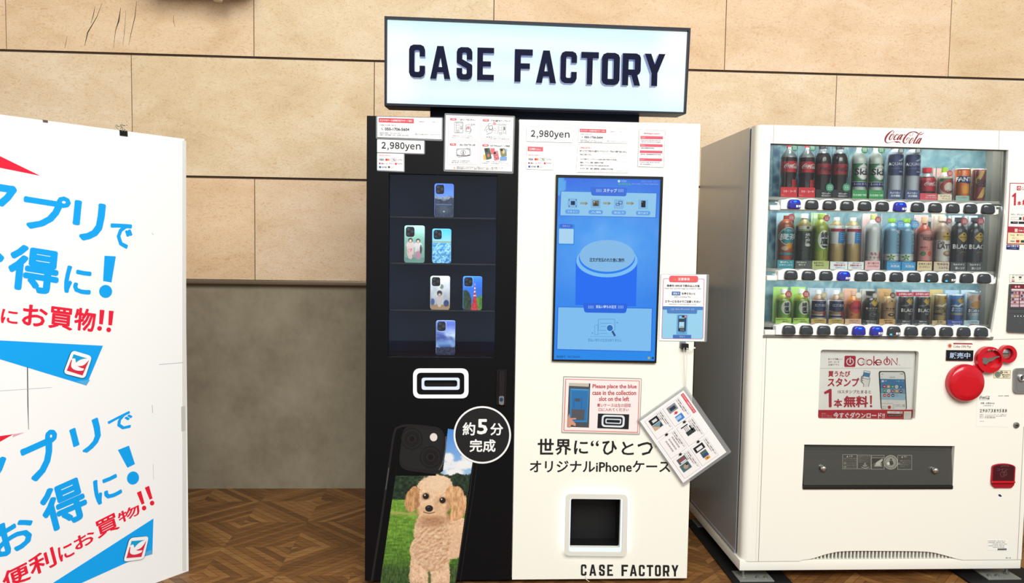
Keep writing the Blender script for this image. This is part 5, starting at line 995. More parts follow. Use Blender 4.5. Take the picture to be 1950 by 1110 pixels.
A.poly([(100, 866), (1256, 862), (1250, 992), (95, 978)], '#c8283f', 1); A.line([(130, 377), (1208, 375)], 4, '#cfc8c2', 1)
for s, y, x1 in (('おトクで楽しい', 258, 392), ('コカ・コーラ', 292, 356), ('公式アプリ', 325, 354)): A.text(s, 228, y, x1, y+22, '#8a5058', 2, .015)
A.rect(418, 230, 550, 362, RDK, 1, 16); A.ring(484, 300, 44, 34, '#ffffff', 2); A.rect(470, 245, 498, 290, RDK, 3); A.poly([(478, 248), (490, 248), (492, 310), (476, 310)], '#ffffff', 4)
A.ring(616, 300, 46, 34, RDK, 2, 40); A.poly([(616, 300), (680, 258), (680, 342)], '#f0ebe6', 3)
A.ring(712, 307, 36, 25, RDK, 2, 36); A.line([(764, 232), (764, 344)], 11, RDK, 2); A.line([(768, 312), (806, 276)], 11, RDK, 2); A.line([(772, 305), (808, 344)], 11, RDK, 2)
A.ring(820, 307, 36, 26, RDK, 2, 36); A.poly([(828, 318), (870, 316), (852, 340)], '#f0ebe6', 3); A.line([(788, 308), (854, 308)], 8, RDK, 4)
A.ring(918, 300, 40, 30, RDK, 2, 40); A.rect(906, 250, 930, 285, '#f0ebe6', 3); A.poly([(912, 236), (922, 236), (926, 308), (908, 308)], RDK, 4)
A.line([(972, 342), (972, 260), (1038, 338), (1038, 256)], 11, RDK, 2); A.text('®', 1056, 332, 1070, 344, RDK, 2)
A.text('買うたび', 228, 408, 486, 478, RDK, 2, .035); A.text('スタンプ', 222, 488, 592, 592, RDK, 2, .04); A.poly([(178, 656), (245, 618), (268, 620), (268, 828), (256, 836), (236, 832), (234, 664), (186, 682)], RDK, 2)
A.text('15スタンプたまると', 342, 632, 732, 672, '#8a3a46', 2, .01); A.text('本', 294, 736, 392, 836, RDK, 2, .04); A.text('無料', 410, 700, 696, 836, RDK, 2, .045); A.poly([(718, 696), (742, 698), (738, 796), (722, 796)], RDK, 2); A.ell(731, 822, 14, 14, RDK, 2)
A.text('今すぐダウンロード!!', 288, 894, 892, 966, '#ffffff', 2, .03)
for s, y, x1 in (('無料！', 900, 205), ('おトクで楽しい', 925, 270), ('サービス多数♪', 948, 280)): A.text(s, 150, y, x1, y+18, '#f4c0c8', 2)
A.poly([(922, 880), (1100, 884), (1098, 910), (920, 906)], '#f6f0ee', 2); A.text('コークオン', 956, 886, 1040, 902, '#5a5a5a', 3); A.rect(1062, 884, 1096, 908, '#dcd6d2', 3); A.line([(1072, 890), (1084, 902)], 4, '#3a3a3a', 4); A.poly([(922, 914), (1096, 918), (1094, 946), (920, 942)], '#3a2f30', 2); A.text('App Store  Google Play', 934, 922, 1084, 938, '#d8d0cc', 3); A.rect(1116, 882, 1202, 974, '#f4efe6', 2); A.rect(1128, 896, 1190, 960, '#e8e2d8', 3)
PHB = '#2b2c30'
A.poly(rounded([(612, 470), (700, 488), (722, 492), (706, 592), (640, 594), (642, 560), (606, 530)], 12), '#fbf7f3', 2); A.line([(640, 594), (644, 560), (610, 528), (620, 470), (640, 455)], 4, PHB, 3); A.line([(700, 594), (720, 488)], 4, PHB, 3)
A.poly(rounded([(648, 402), (722, 414), (706, 505), (634, 492)], 8), '#ffffff', 3); A.line(rounded([(648, 402), (722, 414), (706, 505), (634, 492)], 8), 3.5, PHB, 4, True); A.poly([(646, 422), (716, 434), (706, 482), (640, 470)], '#4a8ab8', 4)
for y in (480, 505, 530): A.line(ellp(634, y, 20, 10, 8, 1.6, 4.7), 4, PHB, 5)
A.poly(rounded([(820, 408), (1126, 410), (1136, 470), (1152, 864), (846, 862), (822, 470)], 30), '#26292e', 2); A.poly(rounded([(834, 420), (1114, 422), (1124, 470), (1140, 864), (856, 862), (836, 470)], 22), '#fbf8f4', 3)
A.poly([(836, 500), (1124, 506), (1134, 748), (848, 744)], '#3f86b8', 4); A.poly([(844, 660), (1130, 668), (1134, 748), (848, 744)], '#a8d0e2', 5); A.poly([(842, 610), (1128, 616), (1130, 672), (845, 664)], '#6aa8cc', 5); A.text('Coke ON', 946, 474, 1008, 488, '#4a4a4a', 4); A.rect(852, 516, 878, 538, '#e8f0f4', 5); A.text('2907', 886, 518, 914, 532, '#e8f0f4', 5); A.text('7 本 / 15', 1022, 520, 1110, 534, '#e8f0f4', 5); A.ell(854, 480, 5, 5, '#9a9a9a', 4); A.rect(1070, 440, 1108, 446, '#555555', 4); A.rect(852, 442, 874, 448, '#777777', 4)
for j, row in enumerate((('#c8323c', '#e2b04a', '#3f9a4a', '#f2f2f0', '#2f5fa0'), ('#3f9a4a', '#f2f2f0', '#b8323c', '#e2b04a', '#7a2a34'), ('#d8404a', '#b8383f', '#1f4a84', '#9cc0d8', '#a8cce0'))):
    for i, c in enumerate(row):
        x, y = 884+i*48+j*2, 590+j*51+i*1; A.ell(x, y, 19, 19, c, 6)
        if c not in ('#9cc0d8', '#a8cce0'): A.rect(x-9, y-4, x+9, y+4, '#ffffff' if c != '#f2f2f0' else '#c8323c', 7)
A.text('ホーム', 902, 764, 938, 774, '#9a9a9a', 4); A.text('スタンプ', 1010, 766, 1056, 776, '#c0c0c0', 4); A.rect(850, 786, 988, 790, '#c8a0a4', 4); A.text('お得なキャンペーン', 858, 820, 918, 832, '#a04a40', 4); A.text('参加はこちら', 862, 842, 914, 852, '#8a8a60', 4); A.ell(944, 834, 20, 20, '#c8344a', 4); A.text('今なら抽選で、豪華', 978, 802, 1126, 812, '#5a5a5a', 4); A.text('スタンププレゼント開催', 978, 818, 1130, 830, '#5a5a5a', 4); A.text('実施中', 978, 838, 1004, 848, '#5a5a5a', 4)
A.build('print', pt)
solid('poster_pane', DP, [[(np.mean([q[0] for q in post])*.002+p[0]*.998, np.mean([q[1] for q in post])*.002+p[1]*.998) for p in post]], -.008, -.006, PANE, dm)
# delivery port
DKG = M('#33332f', .35); du0, du1 = min(p[0] for p in disp), max(p[0] for p in disp); dv0, dv1 = min(p[1] for p in disp), max(p[1] for p in disp)
mb = MB(); mb.box(du0-.003, du1+.003, YD+.13, YD+.135, dv0-.003, dv1+.003, M('#8f8b78', .5)); zb1, zb2 = DV(1530, 907)[1], DV(1530, 896)[1]; mb.box(du0+.001, du1-.001, YD+.045, YD+.06, zb1, zb2, M('#121310', .5)); mb.box(du0+.001, du1-.001, YD+.06, YD+.129, zb1-.02, zb1, M('#5a5c58', .4))
for bx in ((du0-.006, du0-.001, YD+.021, YD+.13, dv0, dv1), (du1+.001, du1+.006, YD+.021, YD+.13, dv0, dv1), (du0, du1, YD+.021, YD+.13, dv1+.001, dv1+.006), (du0, du1, YD+.021, YD+.13, dv0-.006, dv0-.001)): mb.box(*bx, DKG)
mb.build('delivery_port', dm)
fa, fb = DV(1530, 923)[1], DV(1530, 853)[1]
mb = MB(); mb.add([(du0+.004, YD+.018, fb+.006), (du1-.004, YD+.018, fb+.006), (du1-.004, YD-.004, fa), (du0+.004, YD-.004, fa), (du0+.004, YD+.023, fb+.006), (du1-.004, YD+.023, fb+.006), (du1-.004, YD+.001, fa), (du0+.004, YD+.001, fa)], [(0, 1, 2, 3), (4, 7, 6, 5), (0, 4, 5, 1), (3, 2, 6, 7), (0, 3, 7, 4), (1, 5, 6, 2)], clear('smoked_flap', (.52, .52, .48), .06, .08, .22, (.2, .19, .16)))
fl = mb.build('flap', dm)
box('port_lip', du0+.001, du1-.001, YD-.006, YD+.02, dv0+.001, fa-.002, M('#23231f', .35), dm, bev=.003)
FLP = Pl((0, YD+.018, fb+.006), (1, 0, 0), tuple(np.array([0, .022, fb+.006-fa])/np.linalg.norm([0, .022, fb+.006-fa])))
A = Art(FLP, zD, d=.0003, rough=.6); GR = '#a9a79c'
A.frame(418, 156, 540, 278, 2.5, GR, 1); A.frame(543, 160, 658, 278, 2.5, GR, 1); A.frame(661, 162, 770, 282, 2.5, GR, 1); A.poly([(664, 190), (758, 186), (754, 206), (700, 230), (664, 232)], '#33332e', 2); A.line([(664, 184), (766, 184)], 3, GR, 2)
A.text('⚠ 注意'.replace('⚠ ', ''), 470, 163, 502, 178, GR, 2); A.poly([(450, 180), (458, 164), (466, 180)], GR, 2)
for k in range(5): A.text(('取出口に手や指を奥まで', '入れないでください。けが', 'をするおそれがあります。', '商品以外のものを取出口に', '入れないでください。')[k], 428 if k < 2 else 450, 186+k*18, 534, 198+k*18, '#8d8b80', 2)
A.ring(438, 230, 9, 6, GR, 2); A.ring(438, 260, 9, 6, GR, 2)
for k in range(4): A.text(('商品取出口のふたを', '押してください。', '商品はやさしく', '取出してください。')[k], 552, 168+k*15, 648, 179+k*15, '#8d8b80', 2)
A.line([(575, 262), (610, 272), (640, 262)], 4, GR, 2); A.ell(606, 250, 20, 10, '#7d7b70', 2); A.rect(598, 226, 614, 244, '#7d7b70', 2)
A.poly([(690, 250), (700, 222), (752, 190), (756, 204), (738, 226), (740, 252)], GR, 3); A.line([(688, 252), (744, 252)], 4, GR, 3); A.frame(684, 230, 748, 258, 2.5, GR, 2)
A.ring(824, 222, 60, 55, GR, 2, 48); A.ring(824, 222, 44, 41, GR, 2, 40); A.ell(824, 222, 40, 40, '#8d8b80', 1); A.ell(826, 198, 8, 8, '#3a3a34', 3); A.poly([(812, 210), (838, 208), (848, 236), (838, 240), (836, 252), (826, 240), (820, 252), (814, 234)], '#3a3a34', 3); A.ell(806, 232, 14, 12, '#d0cec4', 2)
for k in range(26):
    a = k/26*2*PI; A.rect(824+49.5*math.cos(a)-2.6, 222+49.5*math.sin(a)-3, 824+49.5*math.cos(a)+2.6, 222+49.5*math.sin(a)+3, '#b9b7ac', 3)
A.frame(882, 162, 1002, 284, 2.5, GR, 1); A.text('警告', 934, 168, 958, 182, GR, 2); A.poly([(912, 184), (920, 168), (928, 184)], GR, 2)
for k in range(4): A.text(('酒類ではありません', '上に乗らないこと', '転倒のおそれが', 'あります')[k], 902, 204+k*16, (992, 990, 970, 940)[k], 216+k*16, '#8d8b80', 2)
A.ring(893, 234, 8, 5, GR, 2); A.line([(98, 112), (1300, 122)], 5, '#3d3d37', 1); A.build('print', fl)
for x, y in ((248, 268), (1190, 285)):
    c = FLP.P(*FLP.uv(1510+x/4.43, 830+y/4.43)); v, f = revo([(.011, .0005), (.013, .006), (.0125, .013), (.007, .019), (.0005, .02)], 'y', c, 18); mk('stud', v, f, M('#d8d8d4', .12, 1, k=1), fl, smooth=50)
# vent grille at the bottom edge
gx0, gx1, gz1 = DV(1520, 1066)[0], DV(1842, 1066)[0], max(p[1] for p in arc)+.004
gr_ = MB(); gr_.box(gx0, gx1, YD+.0205, YD+.024, dzb+.002, gz1, M('#16160f', .8)); gr_.build('vent_back', dm)
A = Art(front(YD+.0205)); bars = MB(); u = gx0+.004; pitch = DV(1707, 1058)[0]-DV(1700, 1058)[0]
ga = np.array(arc); gzat = lambda x: float(np.interp(x, ga[:, 0], ga[:, 1]))
while u < gx1-.01:
    z_ = gzat(u)
    if z_-dzb > .003: bars.box(u, u+pitch*.42, YD+.008, YD+.020, dzb+.001, z_+.002, M('#f2f0e6', .4, k=.88))
    u += pitch
bars.box(gx0+.02, gx1-.02, YD+.006, YD+.0205, dzb-.004, dzb+.005, M('#e2e0d6', .4)); bars.build('vent_grille', dm)
# red lever and coin parts
zL = (1770, 640, 5.844); RDM = M('#cf0f22', .22, k=.86, coat=.5); lp = lambda x, y: DV(1770+x/5.844, 640+y/5.844); pxm = DV(1801, 700)[0]-DV(1800, 700)[0]; m5 = pxm/5.844
def disc(name, x, y, prof, mat, par, seg=44):
    u, v = lp(x, y); vs, fs = revo([(r*m5, d) for r, d in prof], 'y', (u, YD, v), seg); return mk(name, vs, fs, mat, par, smooth=45)
lv = solid('coin_return_lever', DP, [[lp(*p) for p in ((470, 330), (530, 300), (600, 380), (545, 430))]], .0003, .012, RDM, dm)
solid('neck', DP, [[lp(*p) for p in ((740, 175), (780, 140), (800, 270), (765, 290))]], .0003, .012, RDM, lv)
disc('knob', 372, 512, [(200, .0003), (202, .016), (196, .026), (182, .032), (120, .0335), (1, .034)], RDM, lv)
solid('coin_ring', DP, [[lp(*p) for p in ellp(637, 255, 143, 145, 44)], [lp(*p) for p in ellp(655, 250, 108, 108, 44)][::-1]], .0003, .022, RDM, lv)
disc('coin_plate', 655, 250, [(110, .0004), (110, .006), (60, .008), (1, .0085)], RDM, lv)
solid('small_ring', DP, [[lp(*p) for p in ellp(845, 193, 92, 98, 36)], [lp(*p) for p in ellp(838, 192, 62, 64, 36)][::-1]], .0003, .02, RDM, lv)
cs = disc('coin_slot', 836, 192, [(62, .0004), (60, .006), (52, .0085), (1, .009)], M('#c9c8c4', .25, .9, k=1), lv)
A = Art(DP, zL, d=.0095); A.rect(798, 187, 866, 195, '#1c1c1c', 1); A.build('slot', cs)
solid('handle', DP, [[lp(*p) for p in spline([(556, 262), (560, 240), (585, 235), (620, 240), (650, 240), (690, 225), (740, 215), (742, 224), (700, 240), (670, 265), (640, 275), (620, 285), (605, 303), (575, 303), (556, 285), (556, 262)], 3)[:-1]]], .0085, .02, M('#8e8c88', .35, .5), lv)
A = Art(DP, zL, d=.0222); A.text('ポン・ポーン', 608, 134, 716, 156, '#f2c0c4', 1, .02); A.build('lettering', lv)
s_ = solid('status_panel', DP, [[lp(*p) for p in ((184, 153), (480, 157), (474, 273), (179, 269))]], .0003, .006, M('#17191d', .25), dm)
A = Art(DP, zL, d=.0062); A.text('販売中', 214, 180, 442, 246, M('#c9dcf4', emit=.85), 1, .02); A.build('lettering', s_)
def sticker(name, label, q, z, fn, col='#f7f4ea', group=None):
    uv = [DP.uv(z[0]+x/z[2], z[1]+y/z[2]) for x, y in q]; t = thing(name, label, 'sticker', tuple(DP.P(*np.mean(uv, 0), 0)), group)
    solid('sheet', DP, [uv], .0003, .0007, M(col, .4, k=.88), t); A = Art(DP, z, d=.0007); fn(A); A.build('print', t)
def payst(A):
    A.poly([(266, 74), (470, 78), (481, 92), (264, 90)], '#a8243e', 1); A.text('キャッシュレス', 282, 78, 366, 88, '#f0c4cc', 2); A.rect(196, 76, 246, 132, '#fbf8f4', 1); A.poly(ellp(224, 106, 24, 26, 6), '#e8956a', 2); A.ell(224, 106, 12, 12, '#c8503c', 3); A.text('Coke ON Pay', 264, 102, 462, 134, '#7a5a5c', 2)
sticker('pay_sticker', 'white pay sticker with an orange mark above the lit black sales panel', ((193, 70), (486, 74), (484, 142), (191, 138)), zL, payst)
def okst(A):
    A.poly([(716, 374), (904, 380), (898, 472), (712, 466)], '#c9c08a', 1, [[(722, 380), (718, 460), (892, 466), (898, 386)]]); A.ell(758, 426, 32, 34, '#7d8478', 2); A.ring(758, 426, 26, 22, '#a2a89a', 3); A.ell(798, 402, 18, 18, '#8a917e', 3); A.text('OK', 826, 390, 872, 412, '#8a4a3a', 2, .01); A.text('新500円', 806, 422, 888, 438, '#2a2a26', 2, .03); A.text('使えます', 812, 444, 880, 458, '#2a2a26', 2, .03)
sticker('coin_sticker', 'cream sticker with two coins and OK under the coin slot', ((714, 374), (904, 380), (898, 472), (710, 466)), zL, okst, '#efe9c8')
def infost(A):
    script(A, 555, 662, 676, 704, '#2a2a2c', 1, 1.1); A.text('BOTTLERS JAPAN INC.', 556, 708, 668, 714, '#5a5a5a', 1); A.text('故障・お問合せは', 568, 736, 722, 756, '#3a3a3a', 1, .01); A.text('こちらから →', 596, 764, 710, 780, '#3a3a3a', 1, .01); A.text('担当営業所・自販機情報', 764, 658, 882, 670, '#5a5a5a', 1)
    for k, ch in enumerate('2907319518'): A.frame(554+k*31, 808, 583+k*31, 850, 1.2, '#cfcdc6', 1); A.text(ch, 560+k*31+(4 if ch == '1' else 0), 812, 578+k*31-(3 if ch == '1' else 0), 845, '#262626', 2, .015)
    A.text('設置先', 556, 866, 600, 875, '#6a6a6a', 1); A.text('ショッピングセンター正面入口', 614, 866, 856, 877, '#6a6a6a', 1); A.text('連絡先', 556, 884, 600, 893, '#6a6a6a', 1); A.text('お客様相談窓口 受付時間 平日', 614, 884, 846, 894, '#6a6a6a', 1); A.text('0120-308-509', 614, 900, 732, 912, '#3a3a3a', 1, .02); A.text('受付中', 556, 902, 600, 912, '#6a6a6a', 1); A.text('2023-06', 560, 942, 604, 950, '#6a6a6a', 1)
sticker('machine_label', 'white label with a long black number below the coin sticker', ((528, 648), (888, 652), (878, 1012), (520, 1004)), zL, infost, '#f9f7ee')
zG = (1300, 940, 3)
def serst(A):
    for k, (a, b) in enumerate(((1745, 1840), (1745, 1838), (1770, 1852), (1745, 1836), (1772, 1836))): A.text('MODEL 25CX 100V 50/60Hz'[:12+k*2], a, 267+k*9, b, 272+k*9, '#4a4a46', 1)
    A.rect(1798, 312, 1850, 322, '#6a6862', 1)
sticker('serial_label', 'small printed label in the lower corner of the drinks machine door', ((1742, 262), (1862, 266), (1858, 328), (1738, 322)), zG, serst, '#fbf9f2')
A = Art(DP, zG, d=.0002); A.text('FS 1.0', 1846, 363, 1874, 370, '#55554e', 1, .02); A.poly([(1802, 4), (1812, 2), (1824, 14), (1816, 18), (1806, 14)], '#1d3468', 1); A.build('mark', dm)
lo_ = solid('door_lock', DP, [[lp(*p) for p in rounded([(925, 356), (1100, 350), (1092, 632), (919, 632)], 48, 6)]], .0003, .01, M('#a8a9a8', .35, .6), dm)
A = Art(DP, zL, d=.0102); A.frame(950, 372, 1054, 612, 4, '#7e807e', 1, 48); A.build('groove', lo_); disc('lock_barrel', 1002, 458, [(40, .0102), (40, .016), (30, .018), (28, .014), (1, .0145)], M('#b8b9b8', .25, .8, k=1), lo_); A = Art(DP, zL, d=.0152); A.rect(994, 436, 1006, 480, '#191919', 1); A.build('keyway', lo_)
kh = disc('key_switch', 961, 988, [(32, .0003), (31, .006), (26, .007), (1, .0075)], M('#9a9a96', .3, .7), dm); A = Art(DP, zL, d=.0078); A.rect(948, 982, 974, 994, '#161616', 1); A.build('keyway', kh)
# coin return cup
cr = solid('coin_return', DP, [[DP.uv(1510+x/4.43, 830+y/4.43) for x, y in [(1664, 380), (1672, 262)]+ellp(1770, 262, 98, 32, 12, PI, 2*PI)+[(1868, 262), (1862, 380), (1856, 410), (1836, 434), (1694, 434), (1668, 408)]]], .0003, .007, M('#b3182a', .3), dm)
solid('flap', DP, [[DP.uv(1510+x/4.43, 830+y/4.43) for x, y in [(1676, 372), (1682, 262)]+ellp(1768, 262, 88, 24, 10, PI, 2*PI)+[(1856, 262), (1850, 372)]]], .007, .0085, M('#4a1c22', .25), cr)
A = Art(DP, zD, d=.0086); A.text('コイン', 1708, 268, 1800, 290, '#7a4a50', 1, .02); A.ring(1756, 318, 22, 18, '#7a4a50', 1); A.ring(1776, 312, 18, 14, '#7a4a50', 1); A.line(ellp(1776, 254, 34, 8, 9, PI, 2*PI), 3, '#8a6064', 1); A.build('print', cr)
box('lip', DV(1886.5, 900)[0], DV(1929.5, 900)[0], YD-.016, YD-.0086, DV(1900, 918)[1], DV(1900, 914)[1], RDM, cr, bev=.002)
# payment column at the edge
zP = (1900, 340, 5.56)
def cokeon(A):
    A.poly([(126, 44), (400, 50), (400, 700), (92, 696)], '#b22a40', 1, [[(133, 52), (110, 506), (395, 516), (395, 58)]]); A.poly([(106, 572), (396, 582), (396, 692), (102, 686)], '#f6ecc4', 2)
    A.rect(200, 78, 242, 124, RDK, 2, 6); A.ring(221, 103, 14, 10, '#ffffff', 3); A.rect(218, 86, 225, 102, '#ffffff', 4); A.text('Coke ON', 250, 92, 372, 122, '#6a5a5c', 2); A.text('おトクで楽しい', 250, 78, 330, 87, '#c05a66', 2)
    A.poly([(148, 182), (178, 152), (192, 150), (188, 284), (168, 284), (170, 190), (152, 196)], RDK, 2); A.text('本', 204, 236, 246, 284, RDK, 2, .04); A.text('無料', 258, 222, 352, 284, RDK, 2, .045); A.text('今すぐ、ダウンロード！', 138, 372, 300, 390, '#3a3a3a', 2, .01); A.frame(136, 408, 250, 436, 2, '#9a9a98', 2); A.text('コークオン', 144, 414, 184, 424, '#6a6a68', 2); A.rect(224, 410, 248, 436, '#3f4a40', 3); A.rect(264, 404, 310, 442, '#d0404e', 3); A.rect(134, 454, 210, 478, '#1c1c1e', 2); A.text('App Store', 158, 460, 202, 470, '#e8e8e8', 3); A.rect(218, 456, 310, 480, '#1c1c1e', 2)
    A.text('Coke ON Pay', 216, 540, 330, 566, '#fbe8ea', 3, .03); A.rect(176, 530, 206, 566, '#f2d8c4', 3); A.text('キャッシュレス', 222, 524, 300, 534, '#f2c8cc', 3); A.text('使えます。', 128, 590, 178, 600, '#6a5a30', 3); A.text('タッチ決済', 136, 600, 174, 610, '#6a5a30', 3); A.ell(208, 597, 9, 9, '#c85a48', 3); A.text('PayPay', 222, 590, 270, 606, '#a06a58', 3); A.text('楽天ペイ', 148, 624, 214, 636, '#c88a70', 3); A.text('VISA', 128, 654, 176, 672, '#24306a', 3, .03); A.rect(190, 650, 226, 676, '#c8402e', 3); A.rect(240, 652, 290, 678, '#2c4a34', 3)
sticker('app_sticker', 'red-framed white app sticker beside the display window at the photo edge', ((124, 42), (402, 48), (402, 702), (90, 698)), zP, cokeon)
def navy(A): A.text('QRで買える!', 98, 706, 222, 726, '#e8ecf8', 1, .03); A.text('スマホ自販機', 122, 732, 194, 744, '#a8b4d8', 1)
sticker('qr_sticker', 'small navy sticker under the red-framed app sticker', ((92, 700), (230, 704), (226, 756), (88, 750)), zP, navy, '#252d66')
def guide(A):
    A.frame(124, 1012, 400, 1098, 2, '#8a8a84', 1); A.text('ご利用方法', 150, 1018, 172, 1030, '#4a4a48', 1); A.text('お支払い方法を選択してください', 182, 1020, 330, 1030, '#6a6a68', 1); A.rect(152, 1038, 172, 1052, '#5a6a5e', 1); A.rect(222, 1036, 250, 1054, '#3f4644', 1); A.text('SUICA', 146, 1058, 176, 1074, '#9a5a5a', 1); A.rect(146, 1080, 176, 1092, '#b83a44', 1); A.text('電子', 222, 1064, 250, 1072, '#7a7a78', 1)
sticker('usage_sticker', 'pale sticker with small icons just above the grey card reader', ((122, 1010), (402, 1016), (402, 1104), (118, 1098)), zP, guide, '#efeee2')
zR = (1900, 520, 4.62)
rd = solid('card_reader', DP, [[DP.uv(1900+x/4.62, 520+y/4.62) for x, y in rounded([(97, 94), (330, 98), (318, 524), (73, 514)], 10)]], .0003, .012, M('#4d5154', .4), dm)
A = Art(DP, zR, d=.0122); A.poly([(102, 100), (330, 104), (326, 304), (92, 298)], '#6a2f3c', 1); A.rect(102, 104, 330, 134, '#7a2230', 2); A.ell(138, 118, 9, 9, '#f8b0b0', 3); A.ell(165, 118, 9, 9, '#f8b0b0', 3); A.rect(100, 138, 330, 154, '#e8dcdc', 2)
for k in range(5):
    A.rect(98-k, 160+k*28, 166, 183+k*28, '#cfb4ba', 2); A.rect(174, 160+k*28, 330, 183+k*28, '#d8bec4', 2)
for x, y, c in ((108, 170, '#2f3a5a'), (136, 170, '#8a5a5a'), (170, 170, '#a0303a'), (205, 170, '#5a3a4a'), (130, 198, '#c89a4a'), (190, 198, '#3a3a40'), (112, 226, '#3a3a3a'), (196, 226, '#4a3a44'), (128, 254, '#8a4a54'), (222, 226, '#b04a54')): A.rect(x-10, y-7, x+12, y+8, c, 3)
A.rect(88, 310, 330, 316, '#34383a', 1); A.rect(86, 350, 330, 354, '#3a3e40', 1)
for x in (130, 157, 184, 211): A.ell(x, 376, 5, 5, '#e8ecec', 2)
A.ring(170, 428, 12, 9, '#6a6e70', 2); A.text('タッチ', 158, 452, 186, 462, '#70767a', 2); A.build('print', rd)
# feet and floor rails
STEEL = M('#8d9088', .35, .7)
for i, (x0, x1) in enumerate(((1.095, 1.34), (2.09, 2.42))):
    r = box('floor_rail', x0, x1, -1.36, -.50, .001, .009, M('#0b0b0c', .6), loc=((x0+x1)/2, -.9, .001)); tag(r, ('black flat rail on the floor under the hinge side of the drinks machine', 'black flat rail on the floor under the lock side of the drinks machine')[i], 'floor rail', 'floor rails')
for x, y in ((DV(1419.7, 1095)[0], YD+.03), (DV(1926, 1095)[0], YD+.03), (1.16, -.56), (2.30, -.56)):
    mb = MB(); v, f = revo([(.0065, .014), (.0065, DZ0)], c=(x, y, 0), seg=14); mb.add(v, f, STEEL); v, f = revo([(.012, .0145), (.012, .022)], c=(x, y, 0), seg=6); mb.add(v, f, STEEL); mb.build('levelling_foot', dm, smooth=40)
    b = thing('foot_bracket', '%s steel bracket bolted under the drinks machine, %s' % (('front', 'rear')[y > -1], ('at the hinge side', 'at the lock side')[x > 1.6]), 'bracket', (x, y, .009), 'floor brackets')
    sx = 1 if x < 1.6 else -1
    box('plate', min(x-sx*.03, x+sx*.115), max(x-sx*.03, x+sx*.115), y-.05, y+.05, .0092, .0138, M('#a9aba4', .4, .5), b, bev=.001)
    for dx in (.055, .09): v, f = revo([(.008, .0139), (.008, .019), (.004, .0215)], c=(x+sx*dx, y-.02, 0), seg=10); mk('bolt', v, f, STEEL, b, smooth=40)

# ================================================================ DRINKS ON SHOW
SLV = clear('clear_sleeve', (.985, .99, .99), .06, .06)
BOTTLE = clear('clear_bottle', (.93, .95, .95), .08, .05, .38, (.72, .75, .75))
def drink(row, name, label, cat, zb, cx, pieces, card=None, tg=None, back=None, texts=(), shapes=None, rl=None, sleeve=True):
    """one sample; sizes read in pixels of a crop with origin zb[:2] and magnification zb[2]"""
    ox, oy, s = zb; RW = ROWS[row]; PX = ox+cx/s; pyc = oy+sum(p[0] for p in pieces[0][2][:2])/2/s
    u0 = RB.uv(PX, pyc)[0]; m = RB.uv(PX+1, pyc)[0]-u0; fl = RW['floor']; Zp = lambda y: RB.uv(PX, oy+y/s)[1]
    t = thing(name, label, cat, (u0, YB, fl), 'drink samples in the %s row' % ('upper', 'middle', 'lower')[row])
    ybot = pieces[-1][2][-1][0]; dz = fl-Zp(ybot)
    for pn, c, prof in pieces:
        v, f = revo([(max(r/s*m, .0008), Zp(y)+dz) for y, r in prof], 'z', (u0, YB, 0), 26)
        mk(pn, v, f, c if not isinstance(c, str) else M(c, .28, spec=.5), t, smooth=42)
    rmax = max(r for p in pieces for y, r in p[2])/s*m
    if texts or shapes:
        C = Cyl(u0, YB, rl/s*m if rl else rmax)
        A = Art(C, zb, d=.0003, rough=.35); x0u = C.pl.uv(PX, pyc)[0]
        def mp(x, y):
            q = (x-cx)/s*m*.985/C.r; q = max(-.98, min(.98, q)); return (math.asin(q)*C.r, C.pl.uv(PX, oy+y/s)[1]+dz)
        A.mapf = mp
        if shapes: shapes(A)
        for q in texts: A.text(*q[:6], 5, q[6] if len(q) > 6 else .01)
        A.build('label_print', t)
    if back:
        x0, y0, x1, y1, c = back; a, b = RB.uv(ox+x0/s, oy+y1/s), RB.uv(ox+x1/s, oy+y0/s); box('backing_card', a[0], b[0], YB+rmax+.002, YB+rmax+.0035, fl, b[1], M(c, .5), t)
    yf = YB-rmax-.006
    if card:
        x0, y0, x1, y1, c, tx = card; CP = front(yf); a, b = CP.uv(ox+x0/s, oy+y1/s), CP.uv(ox+x1/s, oy+y0/s); h = b[1]-a[1]
        box('caption_card', a[0], b[0], yf, yf+.0015, fl, fl+h, M(c, .4), t)
        A = Art(CP, zb, d=.0002, mapf=lambda x, y: (CP.uv(ox+x/s, oy+y/s)[0], CP.uv(ox+x/s, oy+y/s)[1]+fl-a[1]))
        for q in tx: A.text(*q[:6], 1, q[6] if len(q) > 6 else .02)
        if tx: A.build('caption', t)
    if tg:
        x, y, r, c = tg; TP = front(yf-.001); P = [TP.uv(ox+p[0]/s, oy+p[1]/s) for p in ellp(x, y, r, r*1.05, 24)]
        g = solid('round_tag', TP, [P], -.0008, 0, M(c, .4), t); A = Art(TP, zb, d=.0002)
        for k in (-1, 0, 1): A.text(('天然水', '増量', '新発売')[k+1], x-r*.62, y+k*r*.42-r*.16, x+r*.62, y+k*r*.42+r*.16, '#f2f2ee', 1)
        A.build('tag_print', g)
    if sleeve:
        # clear half-round shield the sample stands in
        w_ = rmax+.0004; z1 = max(Zp(pieces[0][2][0][0])+dz+.004, fl+.05); n = 14; vs = []
        for z in (fl, z1):
            for k in range(n+1): a = PI*k/n; vs.append((u0-w_*math.cos(a), YB-.004-(rmax+.001)*math.sin(a)*.97, z))
        mk('shield', vs, [(k, k+1, n+2+k, n+1+k) for k in range(n)], SLV, t, smooth=60, fixn=False)
    return t
def bulge(*q): return list(q)
z1a, z1b = (1460, 260, 7.4), (1690, 260, 7.4); z2a, z2b = (1460, 390, 7.4), (1690, 390, 7.4); z3a, z3b = (1460, 530, 8.125), (1690, 530, 8.125)
COLA = M('#33201c', .15, spec=.6)
def cola_label(x0, x1, y0, y1, c, up=99, fat=1.25):
    return lambda A: script(A, x0, y0, x1, y1, c, 3, fat)
